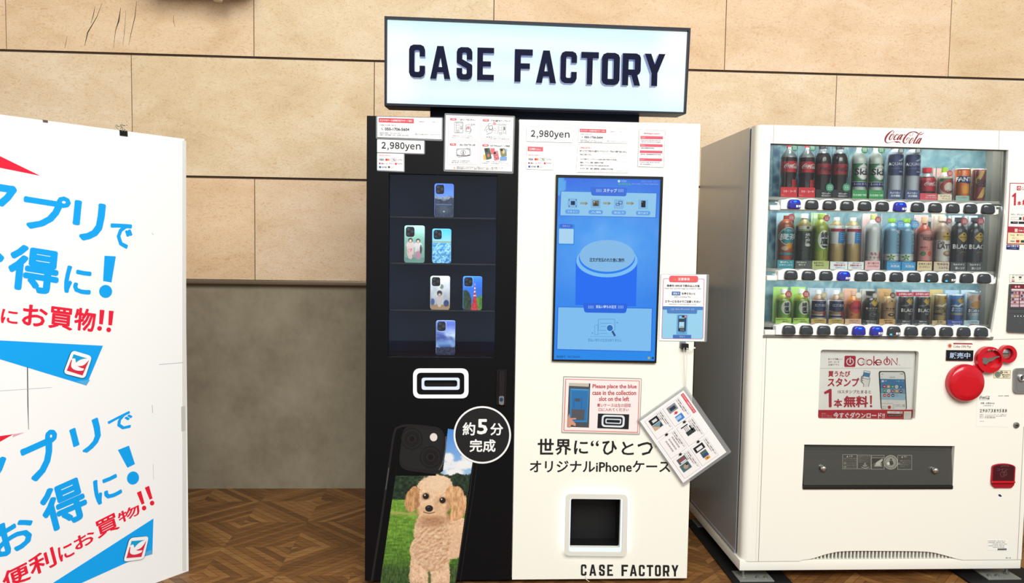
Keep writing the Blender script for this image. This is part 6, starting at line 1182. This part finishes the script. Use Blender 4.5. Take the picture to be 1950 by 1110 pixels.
for cx, lb in ((322, 'tall cola bottle with a red cap by the corner post, first in the upper row'), (574, 'tall cola bottle with a red cap, standing next to a dark-capped one')):
    drink(0, 'cola_bottle', lb, 'bottle', z1a, cx, [('cap', '#c02a30', [(98, 30), (98, 37), (168, 37), (168, 30)]), ('bottle', BOTTLE, [(168, 30), (178, 34), (200, 36), (240, 62), (280, 90), (300, 103), (318, 106)]), ('cola', COLA, [(312, 104), (330, 106), (380, 106), (530, 106), (570, 102), (620, 94), (680, 96), (740, 104), (800, 106), (870, 106), (884, 96)]), ('label', '#cf2433', [(376, 104), (378, 107.5), (530, 107.5), (532, 104), (884, 60)])],
          card=(cx-128, 742, cx+108, 880, '#cf2a36', [('コカ・コーラ', cx-90, 782, cx+86, 812, '#fbe9e6', .03), ('600ml', cx-118, 846, cx-72, 854, '#f2c0c0')]), tg=(cx+72, 160, 46, '#2f7a5a'), shapes=lambda A, cx=cx: (script(A, cx-88, 392, cx+98, 470, '#fbf2f0', 3, 1.35), A.rect(cx+10, 622, cx+98, 745, '#d43a42', 1)), rl=109)
for cx, lb in ((800, 'dark-capped cola bottle with dark red label, beside the red-capped bottles'), (1034, 'dark-capped cola bottle with dark red label, beside the white and green bottles')):
    drink(0, 'zero_sugar_cola_bottle', lb, 'bottle', z1a, cx, [('cap', '#2a2a3c', [(104, 46), (104, 55), (186, 55), (188, 46)]), ('bottle', BOTTLE, [(186, 46), (196, 52), (226, 58), (250, 76)]), ('cola', COLA, [(240, 66), (252, 78), (300, 100), (360, 109), (400, 111), (550, 111), (600, 104), (660, 98), (740, 106), (800, 108), (870, 108), (884, 98)]), ('label', '#b02832', [(402, 110), (404, 112.6), (550, 112.6), (552, 110), (884, 60)])],
          card=(cx-112, 772, cx+120, 886, '#26262a', [('ゼロシュガー', cx-24, 812, cx+98, 836, '#f2f2f2', .03), ('ゼロカロリー', cx-30, 846, cx+100, 870, '#f2f2f2', .03)]), tg=(cx+90, 718, 54, '#2f9a72'), shapes=lambda A, cx=cx: (script(A, cx-76, 420, cx+92, 505, '#2a0d10', 3, 1.2), A.rect(cx-105, 758, cx+105, 772, '#c8683a', 1)), rl=112.8)
for cx, lb in ((1308, 'white and green soda bottle with ornate oval label, beside the zero sugar bottles'), (1544, 'white and green soda bottle with ornate oval label, beside the blue sports drinks')):
    def ska(A, cx=cx):
        A.rect(cx-100, 376, cx+100, 630, '#2f8a48', 1); A.rect(cx-104, 640, cx+104, 706, '#3c4684', 1); A.poly(ellp(cx+16, 500, 84, 112, 20), '#f4f6f2', 2); A.poly([(cx-8, 395), (cx+16, 376), (cx+40, 395)], '#f4f6f2', 2); A.poly(ellp(cx+16, 500, 74, 100, 20), '#f9faf7', 3)
        A.line(ellp(cx+16, 500, 78, 106, 24), 4, '#9aa79c', 4, True)
    drink(0, 'soda_bottle', lb, 'bottle', z1a, cx, [('cap', '#dfe4dd', [(112, 34), (112, 42), (160, 42), (162, 34)]), ('bottle', M('#d6ded6', .25), [(160, 36), (200, 42), (240, 64), (290, 92), (340, 104), (380, 106), (700, 106), (770, 106), (870, 106), (884, 100)])],
          card=(cx-104, 772, cx+104, 892, '#2f9350', [('LIGHT CARBONATED', cx-80, 798, cx+60, 808, '#a8d6b2', 0), ('乳性炭酸飲料', cx-92, 826, cx+96, 862, '#cdebd2', .02)]), tg=(cx+72, 188, 48, '#2f7d4c'),
          texts=[('Skål', cx-84, 448, cx+92, 540, '#1d2226', .02), ('WHITE SODA', cx-28, 430, cx+54, 442, '#4a5a50', .01), ('Love & Skål', cx-82, 652, cx+88, 680, '#cfd6ee', .02)], shapes=ska)
for cx, lb in ((110, 'navy labelled sports drink bottle beside the green and white sodas'), (352, 'navy labelled sports drink bottle beside the short red cola bottle')):
    def aq(A, cx=cx):
        A.rect(cx-100, 258, cx+100, 556, '#3c4a7e', 1, 30); A.poly([(cx-10, 352), (cx+90, 280), (cx+98, 300), (cx+30, 356)], '#c2cada', 2); A.line([(cx-92, 455), (cx+92, 460)], 4, '#8a98c4', 2); A.rect(cx-60, 470, cx+96, 545, '#2f3c72', 2)
    drink(0, 'sports_drink_bottle', lb, 'bottle', z1b, cx, [('cap', '#3d4248', [(140, 34), (140, 44), (188, 44), (190, 34)]), ('bottle', M('#c9d0da', .25), [(188, 38), (215, 60), (245, 90), (280, 102), (560, 104), (640, 102), (780, 104), (880, 104), (905, 98)])],
          card=(cx-104, 782, cx+100, 912, '#47547c', [('水より近い', cx-76, 806, cx+66, 836, '#eef0f6', .025), ('水分補給', cx-64, 846, cx+66, 878, '#eef0f6', .025)]), tg=(cx+82, 200, 42, '#4c5656'), texts=[('AQUARIUS', cx-98, 372, cx+98, 424, '#d5dce8', .03), ('600ml', cx+8, 492, cx+72, 514, '#e6eaf4', .03)], shapes=aq)
drink(0, 'small_cola_bottle', 'short cola bottle with a red cap and a big red label', 'bottle', z1b, 560, [('cap', '#cf1f2e', [(454, 54), (454, 60), (522, 60), (524, 52)]), ('bottle', BOTTLE, [(522, 46), (540, 50), (560, 74), (585, 98), (592, 100)]), ('cola', COLA, [(580, 94), (592, 102), (640, 108), (790, 108), (830, 100), (880, 100), (912, 92)]), ('label', '#cc1f32', [(586, 98), (600, 106), (640, 111), (786, 111), (790, 106), (912, 60)])],
      card=(456, 832, 702, 922, '#d8505e', [('この自販機限定！', 540, 852, 680, 872, '#fbe4e4', .02), ('コカ・コーラのミニ', 532, 882, 696, 902, '#fbe4e4', .02)]), shapes=lambda A: script(A, 482, 640, 668, 706, '#fbf4f2', 3, 1.2))
def qoo(A):
    A.rect(715, 604, 905, 650, '#4f8a58', 1); A.poly(ellp(808, 720, 90, 100, 24), '#cf4a40', 2); A.poly(ellp(812, 728, 60, 66, 20), '#e8dccb', 3); A.rect(770, 636, 860, 652, '#c23a36', 3)
drink(0, 'juice_bottle', 'small pink juice bottle with a green cap and round red label', 'bottle', z1b, 806, [('cap', '#9cc22c', [(456, 30), (456, 38), (524, 38), (526, 30)]), ('bottle', M('#ecd8cc', .3), [(524, 36), (545, 44), (575, 80), (605, 100), (640, 104), (820, 104), (880, 102), (925, 96)])],
      card=(706, 846, 906, 925, '#efe0c0', [('すっきりした', 742, 858, 880, 878, '#6a4a3a', .02), ('りんご', 770, 890, 892, 914, '#6a4a3a', .02)]), tg=(880, 518, 40, '#c63a48'), back=(692, 440, 925, 925, '#e2b6a8'), texts=[('Qoo', 775, 768, 862, 806, '#26262a', .03)], shapes=qoo)
def fan(A):
    A.poly([(965, 556), (1000, 548), (1148, 552), (1148, 652), (1080, 650), (965, 628)], '#2a3c86', 1); A.ell(1060, 720, 58, 60, '#f29a2c', 1); A.poly([(1000, 700), (1110, 670), (1130, 780), (1020, 800)], '#f0a83c', 2); A.rect(972, 450, 1148, 466, '#c8551c', 1)
drink(0, 'soda_can', 'orange soda can with a navy band and white lettering', 'can', z1b, 1060, [('rim', '#c9c9c6', [(446, 74), (446, 80), (458, 88)]), ('body', '#ef7d1f', [(456, 86), (470, 92), (840, 92), (862, 84), (905, 84)])], card=(962, 858, 1150, 925, '#8ebab0', [('オレンジの味わい', 985, 872, 1120, 892, '#b8603a', .02)]), texts=[('FANTA', 968, 562, 1150, 622, '#ffffff', .045)], shapes=fan)
def rg(A):
    A.poly([(1215, 620), (1290, 460), (1330, 460), (1240, 660)], '#d8b25c', 1); A.poly([(1240, 860), (1310, 700), (1370, 690), (1300, 850)], '#d8b25c', 1); A.line([(1222, 465), (1222, 850)], 6, '#e4c88a', 1)
drink(0, 'energy_drink_can', 'red and gold can with black lettering, last in the upper row', 'can', z1b, 1294, [('rim', '#c9c9c6', [(448, 62), (448, 68), (460, 76)]), ('body', '#94303a', [(458, 76), (470, 80), (840, 80), (860, 72), (905, 72)])], back=(1180, 440, 1372, 925, '#cdc7a8'), texts=[('REAL', 1238, 586, 1366, 646, '#1a1a1a', .04), ('GOLD', 1238, 640, 1366, 698, '#1a1a1a', .04)], shapes=rg)
# middle row
def mugi(A):
    A.poly(ellp(275, 440, 108, 128, 26), '#f2f6f4', 1); A.poly(ellp(275, 440, 100, 120, 26), '#2b93a0', 2); A.ell(286, 572, 44, 40, '#e2a02c', 3); A.poly(ellp(275, 615, 92, 40, 16), '#b5622f', 2); A.ell(235, 610, 40, 32, '#d8c0a0', 4); A.rect(180, 672, 365, 706, '#3f9aa4', 3); A.rect(180, 712, 365, 745, '#b84a30', 3)
drink(1, 'barley_tea_bottle', 'brown barley tea bottle with a round teal label', 'bottle', z2a, 275, [('cap', '#9a3a30', [(150, 30), (150, 36), (196, 36), (198, 28)]), ('bottle', '#a85a34', [(196, 30), (205, 40), (235, 76), (275, 102), (320, 108), (760, 106), (880, 104), (892, 98)])], card=(150, 772, 382, 888, '#3a98a8', [('香ばしく', 185, 786, 352, 812, '#e4f4f4', .02), ('後味すっきり', 178, 826, 356, 852, '#e4f4f4', .02)]), tg=(348, 178, 50, '#b8464a'), back=(160, 112, 405, 885, '#9fc0c6'), texts=[('やかんの', 210, 340, 352, 374, '#eaf4f2'), ('麦茶', 182, 400, 374, 490, '#f4f8f6', .03)], shapes=mugi)
def aya1(A):
    A.rect(430, 290, 640, 338, '#e2e2d0', 1); A.rect(426, 340, 642, 362, '#9aa86a', 1); A.poly(ellp(548, 560, 40, 20, 12), '#e0e0d6', 2); A.rect(520, 296, 560, 332, '#3a4a3a', 2)
drink(1, 'green_tea_bottle', 'dark green tea bottle with a white cap', 'bottle', z2a, 532, [('cap', '#eceae2', [(120, 44), (120, 51), (184, 51), (186, 42)]), ('bottle', '#a9985a', [(186, 36), (215, 46), (250, 84), (290, 108), (300, 110)]), ('label', '#2c3a30', [(296, 108), (300, 111), (470, 108), (480, 104), (520, 108), (700, 106), (760, 108), (880, 104), (892, 98)])], card=(402, 785, 640, 895, '#5a5c58', [('内臓脂肪を', 425, 796, 560, 816, '#dcdcd4', .02), ('減らす', 448, 828, 548, 852, '#dcdcd4', .02)]), back=(412, 112, 650, 885, '#7fa49c'), texts=[('綾', 506, 390, 572, 466, '#cfd4c4', .02), ('鷹', 506, 470, 572, 548, '#cfd4c4', .02)], shapes=aya1)
def aya2(A):
    A.rect(655, 380, 880, 640, '#86b23e', 1); A.poly(ellp(770, 490, 74, 132, 24), '#f2f4e6', 2); A.poly([(735, 570), (830, 576), (810, 606), (760, 604)], '#20262a', 3); A.line([(775, 650), (772, 760)], 7, '#5a6a2a', 2)
drink(1, 'green_tea_bottle', 'bright green tea bottle with a green cap and white oval label in the middle row', 'bottle', z2a, 768, [('cap', '#8ea63c', [(130, 38), (130, 46), (196, 46), (198, 40)]), ('bottle', '#a5b23e', [(196, 36), (225, 44), (265, 84), (310, 104), (360, 107), (640, 107), (760, 108), (880, 106), (902, 98)])], card=(640, 788, 880, 900, '#b9c27c', [('急須で淹れた', 664, 806, 800, 828, '#3c4424', .02), ('一煎目の味', 662, 840, 804, 862, '#3c4424', .02)]), tg=(845, 188, 44, '#b0484a'), back=(650, 112, 900, 890, '#b5cfa0'), texts=[('綾', 728, 378, 828, 466, '#23282a', .03), ('鷹', 728, 468, 828, 560, '#23282a', .03)], shapes=aya2)
for cx, lb in ((988, 'tan tea bottle with a blue and white label, beside the bright green tea bottle'), (1218, 'tan tea bottle with a blue and white label, beside the clear peach water')):
    def fat(A, cx=cx):
        A.rect(cx-100, 330, cx+102, 370, '#b8323e', 1); A.rect(cx-16, 372, cx+100, 530, '#2f8ad0', 1, 14)
        for k in range(4): A.line([(cx+2, 395+k*28), (cx+84, 399+k*28)], 7, '#a8d2ee', 2)
        A.line([(cx+30, 300), (cx+44, 312)], 8, '#2c2c30', 2)
    drink(1, 'tea_bottle', lb, 'bottle', z2a, cx, [('cap', '#e4e4de', [(172, 32), (172, 40), (222, 40), (224, 34)]), ('bottle', '#b09a64', [(224, 36), (245, 50), (275, 82), (295, 92)]), ('label', '#eef0f0', [(288, 88), (300, 98), (330, 106), (470, 106), (520, 100), (545, 96)]), ('liquid', '#b79d60', [(543, 94), (560, 97), (600, 104), (740, 110), (760, 106), (870, 104), (900, 98)])],
          card=(cx-96 if cx < 1000 else cx-74, 800, cx+152, 905, '#eef3f5', [('脂肪の吸収を', cx-10, 812, cx+104, 824, '#5a5a60', .01), ('体脂肪を減らす', cx-44, 834, cx+120, 864, '#c2505a', .03), ('機能性表示食品', cx-20, 876, cx+116, 892, '#6a9ac0', .01)]), shapes=fat)
def peach(A): A.poly([(1415, 650), (1600, 650), (1600, 790), (1415, 790)], '#eadfda', 1); A.ell(1572, 710, 24, 62, '#d85a5a', 2); A.line([(1524, 440), (1522, 600)], 12, '#c8d2d0', 1)
drink(1, 'water_bottle', 'clear peach flavoured water bottle on a pink card', 'bottle', z2a, 1503, [('cap', '#b2b86a', [(134, 30), (134, 37), (206, 37), (208, 32)]), ('bottle', M('#dfe4e4', .2), [(206, 32), (240, 50), (285, 86), (330, 104), (380, 108), (640, 106), (780, 108), (880, 106), (908, 98)])], card=(1382, 786, 1600, 908, '#f0c2c4', [('香り豊かな', 1420, 804, 1586, 830, '#b8606a', .02), ('ももの天然水', 1418, 846, 1580, 872, '#b8606a', .02)]), tg=(1570, 208, 42, '#c85a5e'), back=(1382, 120, 1618, 890, '#e2bdb8'), texts=[('もも', 1440, 664, 1515, 706, '#b0606a', .03), ('い・ろ・は・す', 1405, 724, 1540, 752, '#4a6a4a', .02)], shapes=peach)
for cx, lb in ((62, 'pale blue mineral water bottle with a green cap, beside the clear peach water'), (268, 'pale blue mineral water bottle with a green cap, beside the peach tea')):
    def ilo(A, cx=cx):
        x = cx+50
        for k in range(6): a = k*PI/3+.3; A.line([(x+6*math.cos(a), 375+6*math.sin(a)), (x+42*math.cos(a), 375+36*math.sin(a))], 13, '#f4f8fa', 2)
        A.rect(cx-108, 690, cx+108, 780, '#eef2ee', 1)
        for k in range(5): a = k*2*PI/5-.4; A.poly([(cx-40, 738), (cx-40+34*math.cos(a-.4), 738+34*math.sin(a-.4)), (cx-40+52*math.cos(a), 738+46*math.sin(a)), (cx-40+34*math.cos(a+.4), 738+34*math.sin(a+.4))], '#4f9a3a', 2)
        for k, ch in enumerate('LOHAS'): A.text(ch, x-16, 430+k*48, x+16, 464+k*48, '#dcecf4', 3, .01)
    drink(1, 'water_bottle', lb, 'bottle', z2b, cx, [('cap', '#8fc23a', [(192, 40), (192, 50), (248, 50), (250, 42)]), ('bottle', M('#86b6d2', .2), [(250, 40), (275, 54), (310, 88), (350, 104), (380, 108), (560, 108), (575, 105), (640, 108), (790, 108), (900, 104), (915, 98)])], card=(cx-72, 808, cx+128, 922, '#3f9ad2', [('日本の', cx-24, 826, cx+90, 842, '#b8dcf0', .01), ('天然水', cx-20, 850, cx+108, 888, '#eaf6fc', .03)]), tg=(cx+122, 275, 56, '#4f9fd2'), texts=[('い・ろ・は・す', cx+8, 700, cx+104, 724, '#2c4a34', .02)], shapes=ilo)
def ptea(A): A.rect(420, 420, 640, 790, '#e4a09a', 1); A.poly(ellp(530, 440, 108, 78, 20), '#e8aaa2', 1); A.ell(548, 690, 28, 36, '#d8683a', 2); A.ell(470, 690, 30, 34, '#5a8a5a', 2); A.rect(425, 788, 625, 800, '#a83038', 2)
drink(1, 'peach_tea_bottle', 'orange-red peach tea bottle with a pink label', 'bottle', z2b, 526, [('cap', '#d8b08a', [(178, 36), (178, 43), (262, 43), (264, 36)]), ('bottle', '#c8583c', [(262, 26), (292, 30), (320, 60), (365, 92), (410, 108), (440, 110), (790, 108), (900, 106), (925, 98)])], card=(418, 800, 628, 925, '#e8d2a8', [('後味すっきり', 440, 820, 618, 850, '#4a4030', .02), ('ピーチティー', 450, 862, 600, 892, '#4a4030', .02)]), tg=(600, 205, 32, '#e8e4e0'), back=(412, 140, 650, 920, '#d8b4ac'), texts=[('紅茶花伝', 460, 456, 614, 500, '#5a2a2e', .02), ('無糖', 440, 588, 520, 614, '#b84a4a', .02), ('ピーチティー', 464, 622, 590, 646, '#b84a4a', .01)], shapes=ptea)
def diamond(A, x, y, r, c='#d8b548', txt=True, l=2):
    A.poly(rounded([(x, y-r), (x+r, y), (x, y+r), (x-r, y)], r*.35, 3), c, l); A.ell(x, y-r*.5, r*.16, r*.2, '#3a3018', l+1)
    if txt: A.text('GEORGIA', x-r*.72, y-r*.12, x+r*.72, y+r*.2, '#2c2414', l+1, .03); A.text('Café', x-r*.34, y+r*.34, x+r*.34, y+r*.6, '#5a4a1c', l+1)
def latte(A): A.rect(660, 500, 880, 800, '#e6e2dc', 1); diamond(A, 786, 448, 78); A.poly(ellp(800, 690, 60, 40, 16), '#a88462', 2); A.ell(802, 682, 36, 22, '#d8bfa0', 3)
drink(1, 'coffee_bottle', 'beige and white latte coffee bottle with a yellow diamond', 'bottle', z2b, 772, [('cap', '#d8c4ae', [(165, 42), (165, 50), (236, 50), (238, 40)]), ('bottle', '#bfa48c', [(236, 26), (265, 40), (300, 76), (345, 100), (390, 108), (500, 110), (790, 108), (900, 106), (930, 98)])], card=(652, 805, 872, 928, '#dccab0', [('軽やかな', 700, 822, 858, 856, '#4a3a2c', .02), ('ミルク感', 722, 870, 856, 904, '#4a3a2c', .02)]), tg=(868, 225, 36, '#b84a50'), back=(655, 130, 890, 925, '#cbc1b0'), texts=[('Café', 686, 512, 752, 556, '#4a4038', .01), ('LATTE', 686, 556, 868, 622, '#43413e', .05)], shapes=latte)
for cx, lb in ((1006, 'black coffee bottle with a yellow diamond, beside the latte bottle'), (1236, 'black coffee bottle with a yellow diamond, last in the middle row')):
    def blk(A, cx=cx): diamond(A, cx+14, 455, 78); A.line(ellp(cx+16, 690, 44, 30, 14, 3.4, 6.2), 7, '#8a8a88', 2); A.poly(ellp(cx+16, 696, 34, 20, 12), '#5a2a26', 2)
    drink(1, 'coffee_bottle', lb, 'bottle', z2b, cx, [('cap', '#33363a', [(180, 42), (180, 50), (240, 50), (242, 40)]), ('bottle', '#2b2d30', [(242, 30), (268, 44), (305, 76), (350, 98), (400, 106), (790, 104), (900, 104), (930, 98)])], card=(cx-118, 808, cx+104, 928, '#4c4f52', [('飲みやすく', cx-84, 824, cx+74, 856, '#e8e8e6', .02), ('深いコク', cx-54, 872, cx+78, 908, '#e8e8e6', .02)]), tg=(cx+80, 232, 48, '#b03c44'), back=(cx-113, 150, cx+113, 925, '#c4c8c8'), texts=[('BLACK', cx-94, 556, cx+98, 620, '#f0f0ee', .05)], shapes=blk)
# lower row
for cx, lb in ((264, 'small green tea bottle with a red tag, first in the lower row'), (538, 'small green tea bottle with a red tag, beside the milk teas')):
    def aya3(A, cx=cx): A.rect(cx-112, 360, cx+112, 600, '#74b03e', 1); A.poly(ellp(cx+14, 460, 84, 108, 22), '#eef2e2', 2); A.poly([(cx-28, 520), (cx+66, 522), (cx+44, 552), (cx-8, 552)], '#1c2226', 3)
    drink(2, 'small_green_tea_bottle', lb, 'bottle', z3a, cx, [('cap', '#e6e8e2', [(168, 36), (168, 44), (240, 44), (242, 40)]), ('bottle', '#a2b436', [(242, 36), (260, 46), (290, 86), (320, 106), (360, 114), (600, 112), (690, 108), (700, 100)])], card=(cx-128, 600, cx+116, 690, '#a9cf5a', [('急須で淹れた', cx-118, 612, cx+56, 632, '#33401c', .02), ('一煎目の味わい', cx-30, 644, cx+90, 664, '#33401c', .02)]), tg=(cx+74, 245, 50, '#b8343c'), back=(cx-132, 140, cx+118, 690, '#a4cc6c'), texts=[('綾', cx-30, 376, cx+42, 444, '#20262a', .03), ('鷹', cx-30, 446, cx+42, 516, '#20262a', .03)], shapes=aya3)
for cx, lb in ((806, 'milk tea bottle with a navy label and white cap, beside the small green teas'), (1078, 'milk tea bottle with a navy label and white cap, beside the apple tea')):
    def mt(A, cx=cx): A.rect(cx-114, 352, cx+78, 500, '#2a3666', 1); A.poly(ellp(cx-18, 486, 96, 32, 14), '#2a3666', 2); A.rect(cx-114, 515, cx+70, 560, '#b08a5a', 1); A.rect(cx-114, 575, cx+78, 606, '#2a3666', 1); A.poly(ellp(cx+58, 545, 32, 44, 10), '#b83a34', 3)
    drink(2, 'milk_tea_bottle', lb, 'bottle', z3a, cx, [('cap', '#e4e4e4', [(180, 34), (180, 42), (246, 42), (248, 38)]), ('bottle', '#a8856c', [(248, 34), (265, 44), (300, 84), (335, 108)]), ('label', '#eceae6', [(332, 106), (340, 112), (600, 112), (620, 106), (690, 106), (698, 100)])], card=(cx-120, 610, cx+116, 692, '#bfa257', [('ミルクを味わう', cx-70, 624, cx+92, 646, '#3a2c10', .02), ('ミルクティー', cx-56, 656, cx+80, 678, '#3a2c10', .02)]), tg=(cx+80, 258, 44, '#b8ac78'), back=(cx-136, 160, cx+128, 690, '#aeb7c0'), texts=[('紅茶花伝', cx-84, 396, cx+74, 440, '#d8dcea', .02), ('ロイヤル', cx-24, 366, cx+26, 382, '#c0c8e0', .01)], shapes=mt)
def apple(A): A.poly(ellp(1346, 440, 96, 98, 24), '#d63a44', 1); A.poly([(1420, 480), (1440, 500), (1430, 530), (1410, 520)], '#7a9a3a', 2)
drink(2, 'apple_tea_bottle', 'small amber apple tea bottle with a round red label', 'bottle', z3a, 1342, [('cap', '#d8a98a', [(190, 34), (190, 40), (258, 40), (260, 34)]), ('bottle', '#d88438', [(260, 30), (285, 40), (310, 80), (350, 104), (400, 112), (540, 110), (600, 106), (690, 104), (700, 98)])], card=(1212, 612, 1465, 698, '#d8b090', [('後味すっきり', 1280, 630, 1432, 650, '#4a2c20', .02), ('アップルティー', 1272, 662, 1432, 684, '#4a2c20', .02)]), tg=(1424, 262, 42, '#e6e0d6'), back=(1216, 165, 1465, 695, '#d3a78e'), texts=[('紅茶花伝', 1290, 438, 1412, 474, '#3a1216', .02), ('無糖', 1270, 548, 1300, 574, '#a03a34', .01), ('アップルティー', 1308, 578, 1440, 600, '#8a3a34', .01)], shapes=apple)
def bc(A): diamond(A, 1622, 372, 62, txt=False); A.poly(ellp(1616, 556, 60, 30, 18), '#8a8a86', 2); A.poly(ellp(1616, 556, 52, 25, 18), '#232527', 3); A.poly(ellp(1624, 552, 24, 10, 12), '#8a8a86', 4); A.line([(1520, 492), (1710, 494)], 5, '#a89a5a', 2)
drink(2, 'coffee_bottle', 'small black coffee bottle with a black cap in the lower row', 'bottle', z3a, 1610, [('cap', '#26282a', [(192, 52), (192, 68), (206, 68), (256, 64), (258, 54)]), ('collar', '#b9bcbc', [(262, 40), (290, 46), (298, 44)]), ('bottle', '#2a2c2e', [(292, 50), (320, 76), (360, 104), (400, 110), (620, 110), (690, 106), (700, 98)])], card=(1478, 626, 1720, 700, '#2c2e30', [('芳醇な味わい', 1540, 636, 1690, 654, '#dcdcd6', .02), ('香るブラック', 1556, 664, 1690, 684, '#dcdcd6', .02)]), tg=(1676, 268, 40, '#a49c84'), back=(1486, 175, 1730, 690, '#b9b9ae'), texts=[('香るブラック', 1518, 446, 1706, 474, '#dedcd0', .02)], shapes=bc)
def bb(A): diamond(A, 1884, 372, 58, '#c8a45a', False); A.poly(ellp(1884, 556, 52, 28, 18), '#4a3420', 2); A.poly(ellp(1888, 552, 22, 10, 12), '#d8b888', 3); A.line([(1786, 492), (1984, 494)], 7, '#5a4226', 2)
drink(2, 'coffee_bottle', 'small golden beige coffee bottle beside the small black one', 'bottle', z3a, 1880, [('cap', '#c29a64', [(200, 44), (200, 52), (262, 52), (264, 46)]), ('bottle', '#c8a06a', [(264, 50), (300, 74), (340, 96), (380, 106), (620, 106), (690, 104), (700, 98)])], card=(1742, 618, 1988, 706, '#c79c62', [('芳醇な味わい', 1812, 630, 1960, 650, '#4a3014', .02), ('香る微糖', 1830, 662, 1956, 684, '#4a3014', .02)]), tg=(1952, 262, 42, '#4a2a20'), back=(1750, 170, 1996, 700, '#b9925c'), texts=[('香る微糖', 1810, 446, 1960, 474, '#3a2810', .02)], shapes=bb)
for cx, lb in ((284, 'black coffee can under a red banner, beside the golden beige bottle'), (546, 'black coffee can under a red banner, beside the gold can')):
    def bk(A, cx=cx):
        diamond(A, cx+14, 346, 58, txt=False); A.poly([(cx-92, 430), (cx-50, 398), (cx-30, 414), (cx+30, 372), (cx+92, 400), (cx+60, 420), (cx+10, 404), (cx-40, 432)], '#8d9499', 1); A.rect(cx+50, 570, cx+96, 622, '#d85a68', 2)
    t = drink(2, 'coffee_can', lb, 'can', z3b, cx, [('rim', '#8d8f90', [(268, 80), (268, 86), (280, 94)]), ('body', '#2a2c30', [(278, 93), (290, 97), (610, 97), (640, 92), (700, 92), (706, 88)])], card=(cx-146, 625, cx+98, 706, '#2a2b2e', [('深煎りの', cx-56, 640, cx+60, 660, '#e0e0dc', .02), ('コクと味わい', cx-68, 672, cx+68, 696, '#e0e0dc', .02), ('185g', cx-136, 680, cx-90, 692, '#9a9a98', 0)]), back=(cx-130, 185, cx+112, 700, '#a9b4ba'), texts=[('BLACK', cx-84, 462, cx+80, 516, '#efefec', .045), ('無糖', cx-10, 534, cx+44, 556, '#c8c8c4', .01)], shapes=bk)
    yf = YB-.032; BPn = front(yf); a, b = BPn.uv(1690+(cx-146)/8.125, 530+275/8.125), BPn.uv(1690+(cx+108)/8.125, 530+214/8.125); box('banner', a[0], b[0], yf, yf+.002, a[1], b[1], M('#b02436', .4), t)
    A = Art(BPn, z3b, d=.0003); A.text('お手頃な130円', cx-110, 226, cx+92, 262, '#f6e2e2', 1, .025); A.build('banner_print', t)
def can(cx, lb, col, dcol, sh, tx, card, back, top=248, w=94): drink(2, 'coffee_can', lb, 'can', z3b, cx, [('rim', '#b9bbb8', [(top-6, w-14), (top-6, w-8), (top+6, w-1)]), ('body', col, [(top+4, w-1), (top+14, w+2), (620, w+2), (650, w-3), (700, w-3), (712, w-6)])], card=card, back=back, texts=tx, shapes=sh)
def gd(A): diamond(A, 836, 330, 62, '#c2a548', False); A.poly([(718, 425), (760, 398), (790, 415), (850, 372), (905, 372), (905, 412), (840, 410), (800, 436)], '#efe7cc', 2); A.rect(712, 528, 908, 562, '#4c4128', 1); A.rect(870, 570, 906, 640, '#d8505c', 2)
can(810, 'gold coffee can with a white mountain and brown lettering', '#b4995a', '#c2a548', gd, [('GOLD', 724, 446, 888, 484, '#3a2f18', .04), ('COFFEE', 780, 492, 866, 518, '#3a2f18', .03), ('微糖', 796, 536, 856, 556, '#e0d4b0', .01)], (690, 640, 905, 712, '#c3aa80', [('香り高い', 768, 648, 862, 672, '#4a2c20', .02), ('飲みごたえ', 740, 684, 890, 706, '#4a2c20', .02)]), (695, 180, 920, 705, '#bba66a'))
def em(A): diamond(A, 1082, 334, 60, '#d2ac42', False); A.poly([(970, 425), (1010, 398), (1040, 415), (1110, 366), (1160, 374), (1160, 410), (1090, 408), (1050, 434)], '#eef4f8', 2); A.rect(970, 528, 1160, 560, '#b8b088', 1); A.rect(970, 562, 1160, 630, '#2f55a8', 1); A.rect(1122, 560, 1160, 636, '#d8505c', 2)
can(1064, 'blue coffee can with a white mountain', '#2f78bc', '', em, [('EMERALD', 986, 448, 1140, 472, '#e4eef6', .03), ('MOUNTAIN', 982, 480, 1152, 506, '#e4eef6', .03)], (924, 632, 1166, 714, '#32479a', [('飲みやすく', 992, 650, 1150, 672, '#e4e8f6', .02), ('おいしさ', 1016, 684, 1126, 706, '#e4e8f6', .02)]), (936, 190, 1176, 705, '#9fb6c8'))
def de(A): A.poly(ellp(1340, 400, 86, 60, 20), '#cf9a44', 1); A.poly(ellp(1290, 300, 60, 50, 14), '#e2c4a0', 1); A.ell(1378, 290, 38, 54, '#cf4a48', 2); A.rect(1232, 458, 1412, 522, '#2c5a86', 2); A.rect(1232, 530, 1412, 558, '#dfe6ea', 2); A.rect(1232, 566, 1412, 630, '#8fb4ca', 1); A.rect(1236, 206, 1414, 222, '#8a9aa8', 2)
can(1322, 'pale silver cafe au lait can, last in the lower row', '#cdd6da', '', de, [('DECAFE', 1240, 468, 1330, 514, '#eef4f8', .04), ('AU LAIT', 1336, 468, 1408, 514, '#eef4f8', .04), ('カフェオレ', 1250, 536, 1396, 552, '#5a6a78', .01)], (1182, 636, 1420, 716, '#a9c2cc', [('たんぽぽの根の', 1250, 650, 1396, 668, '#3c5a72', .02), ('糖類ゼロ', 1276, 684, 1396, 706, '#b84450', .03)]), (1186, 190, 1430, 705, '#b4ccd4'), top=206)
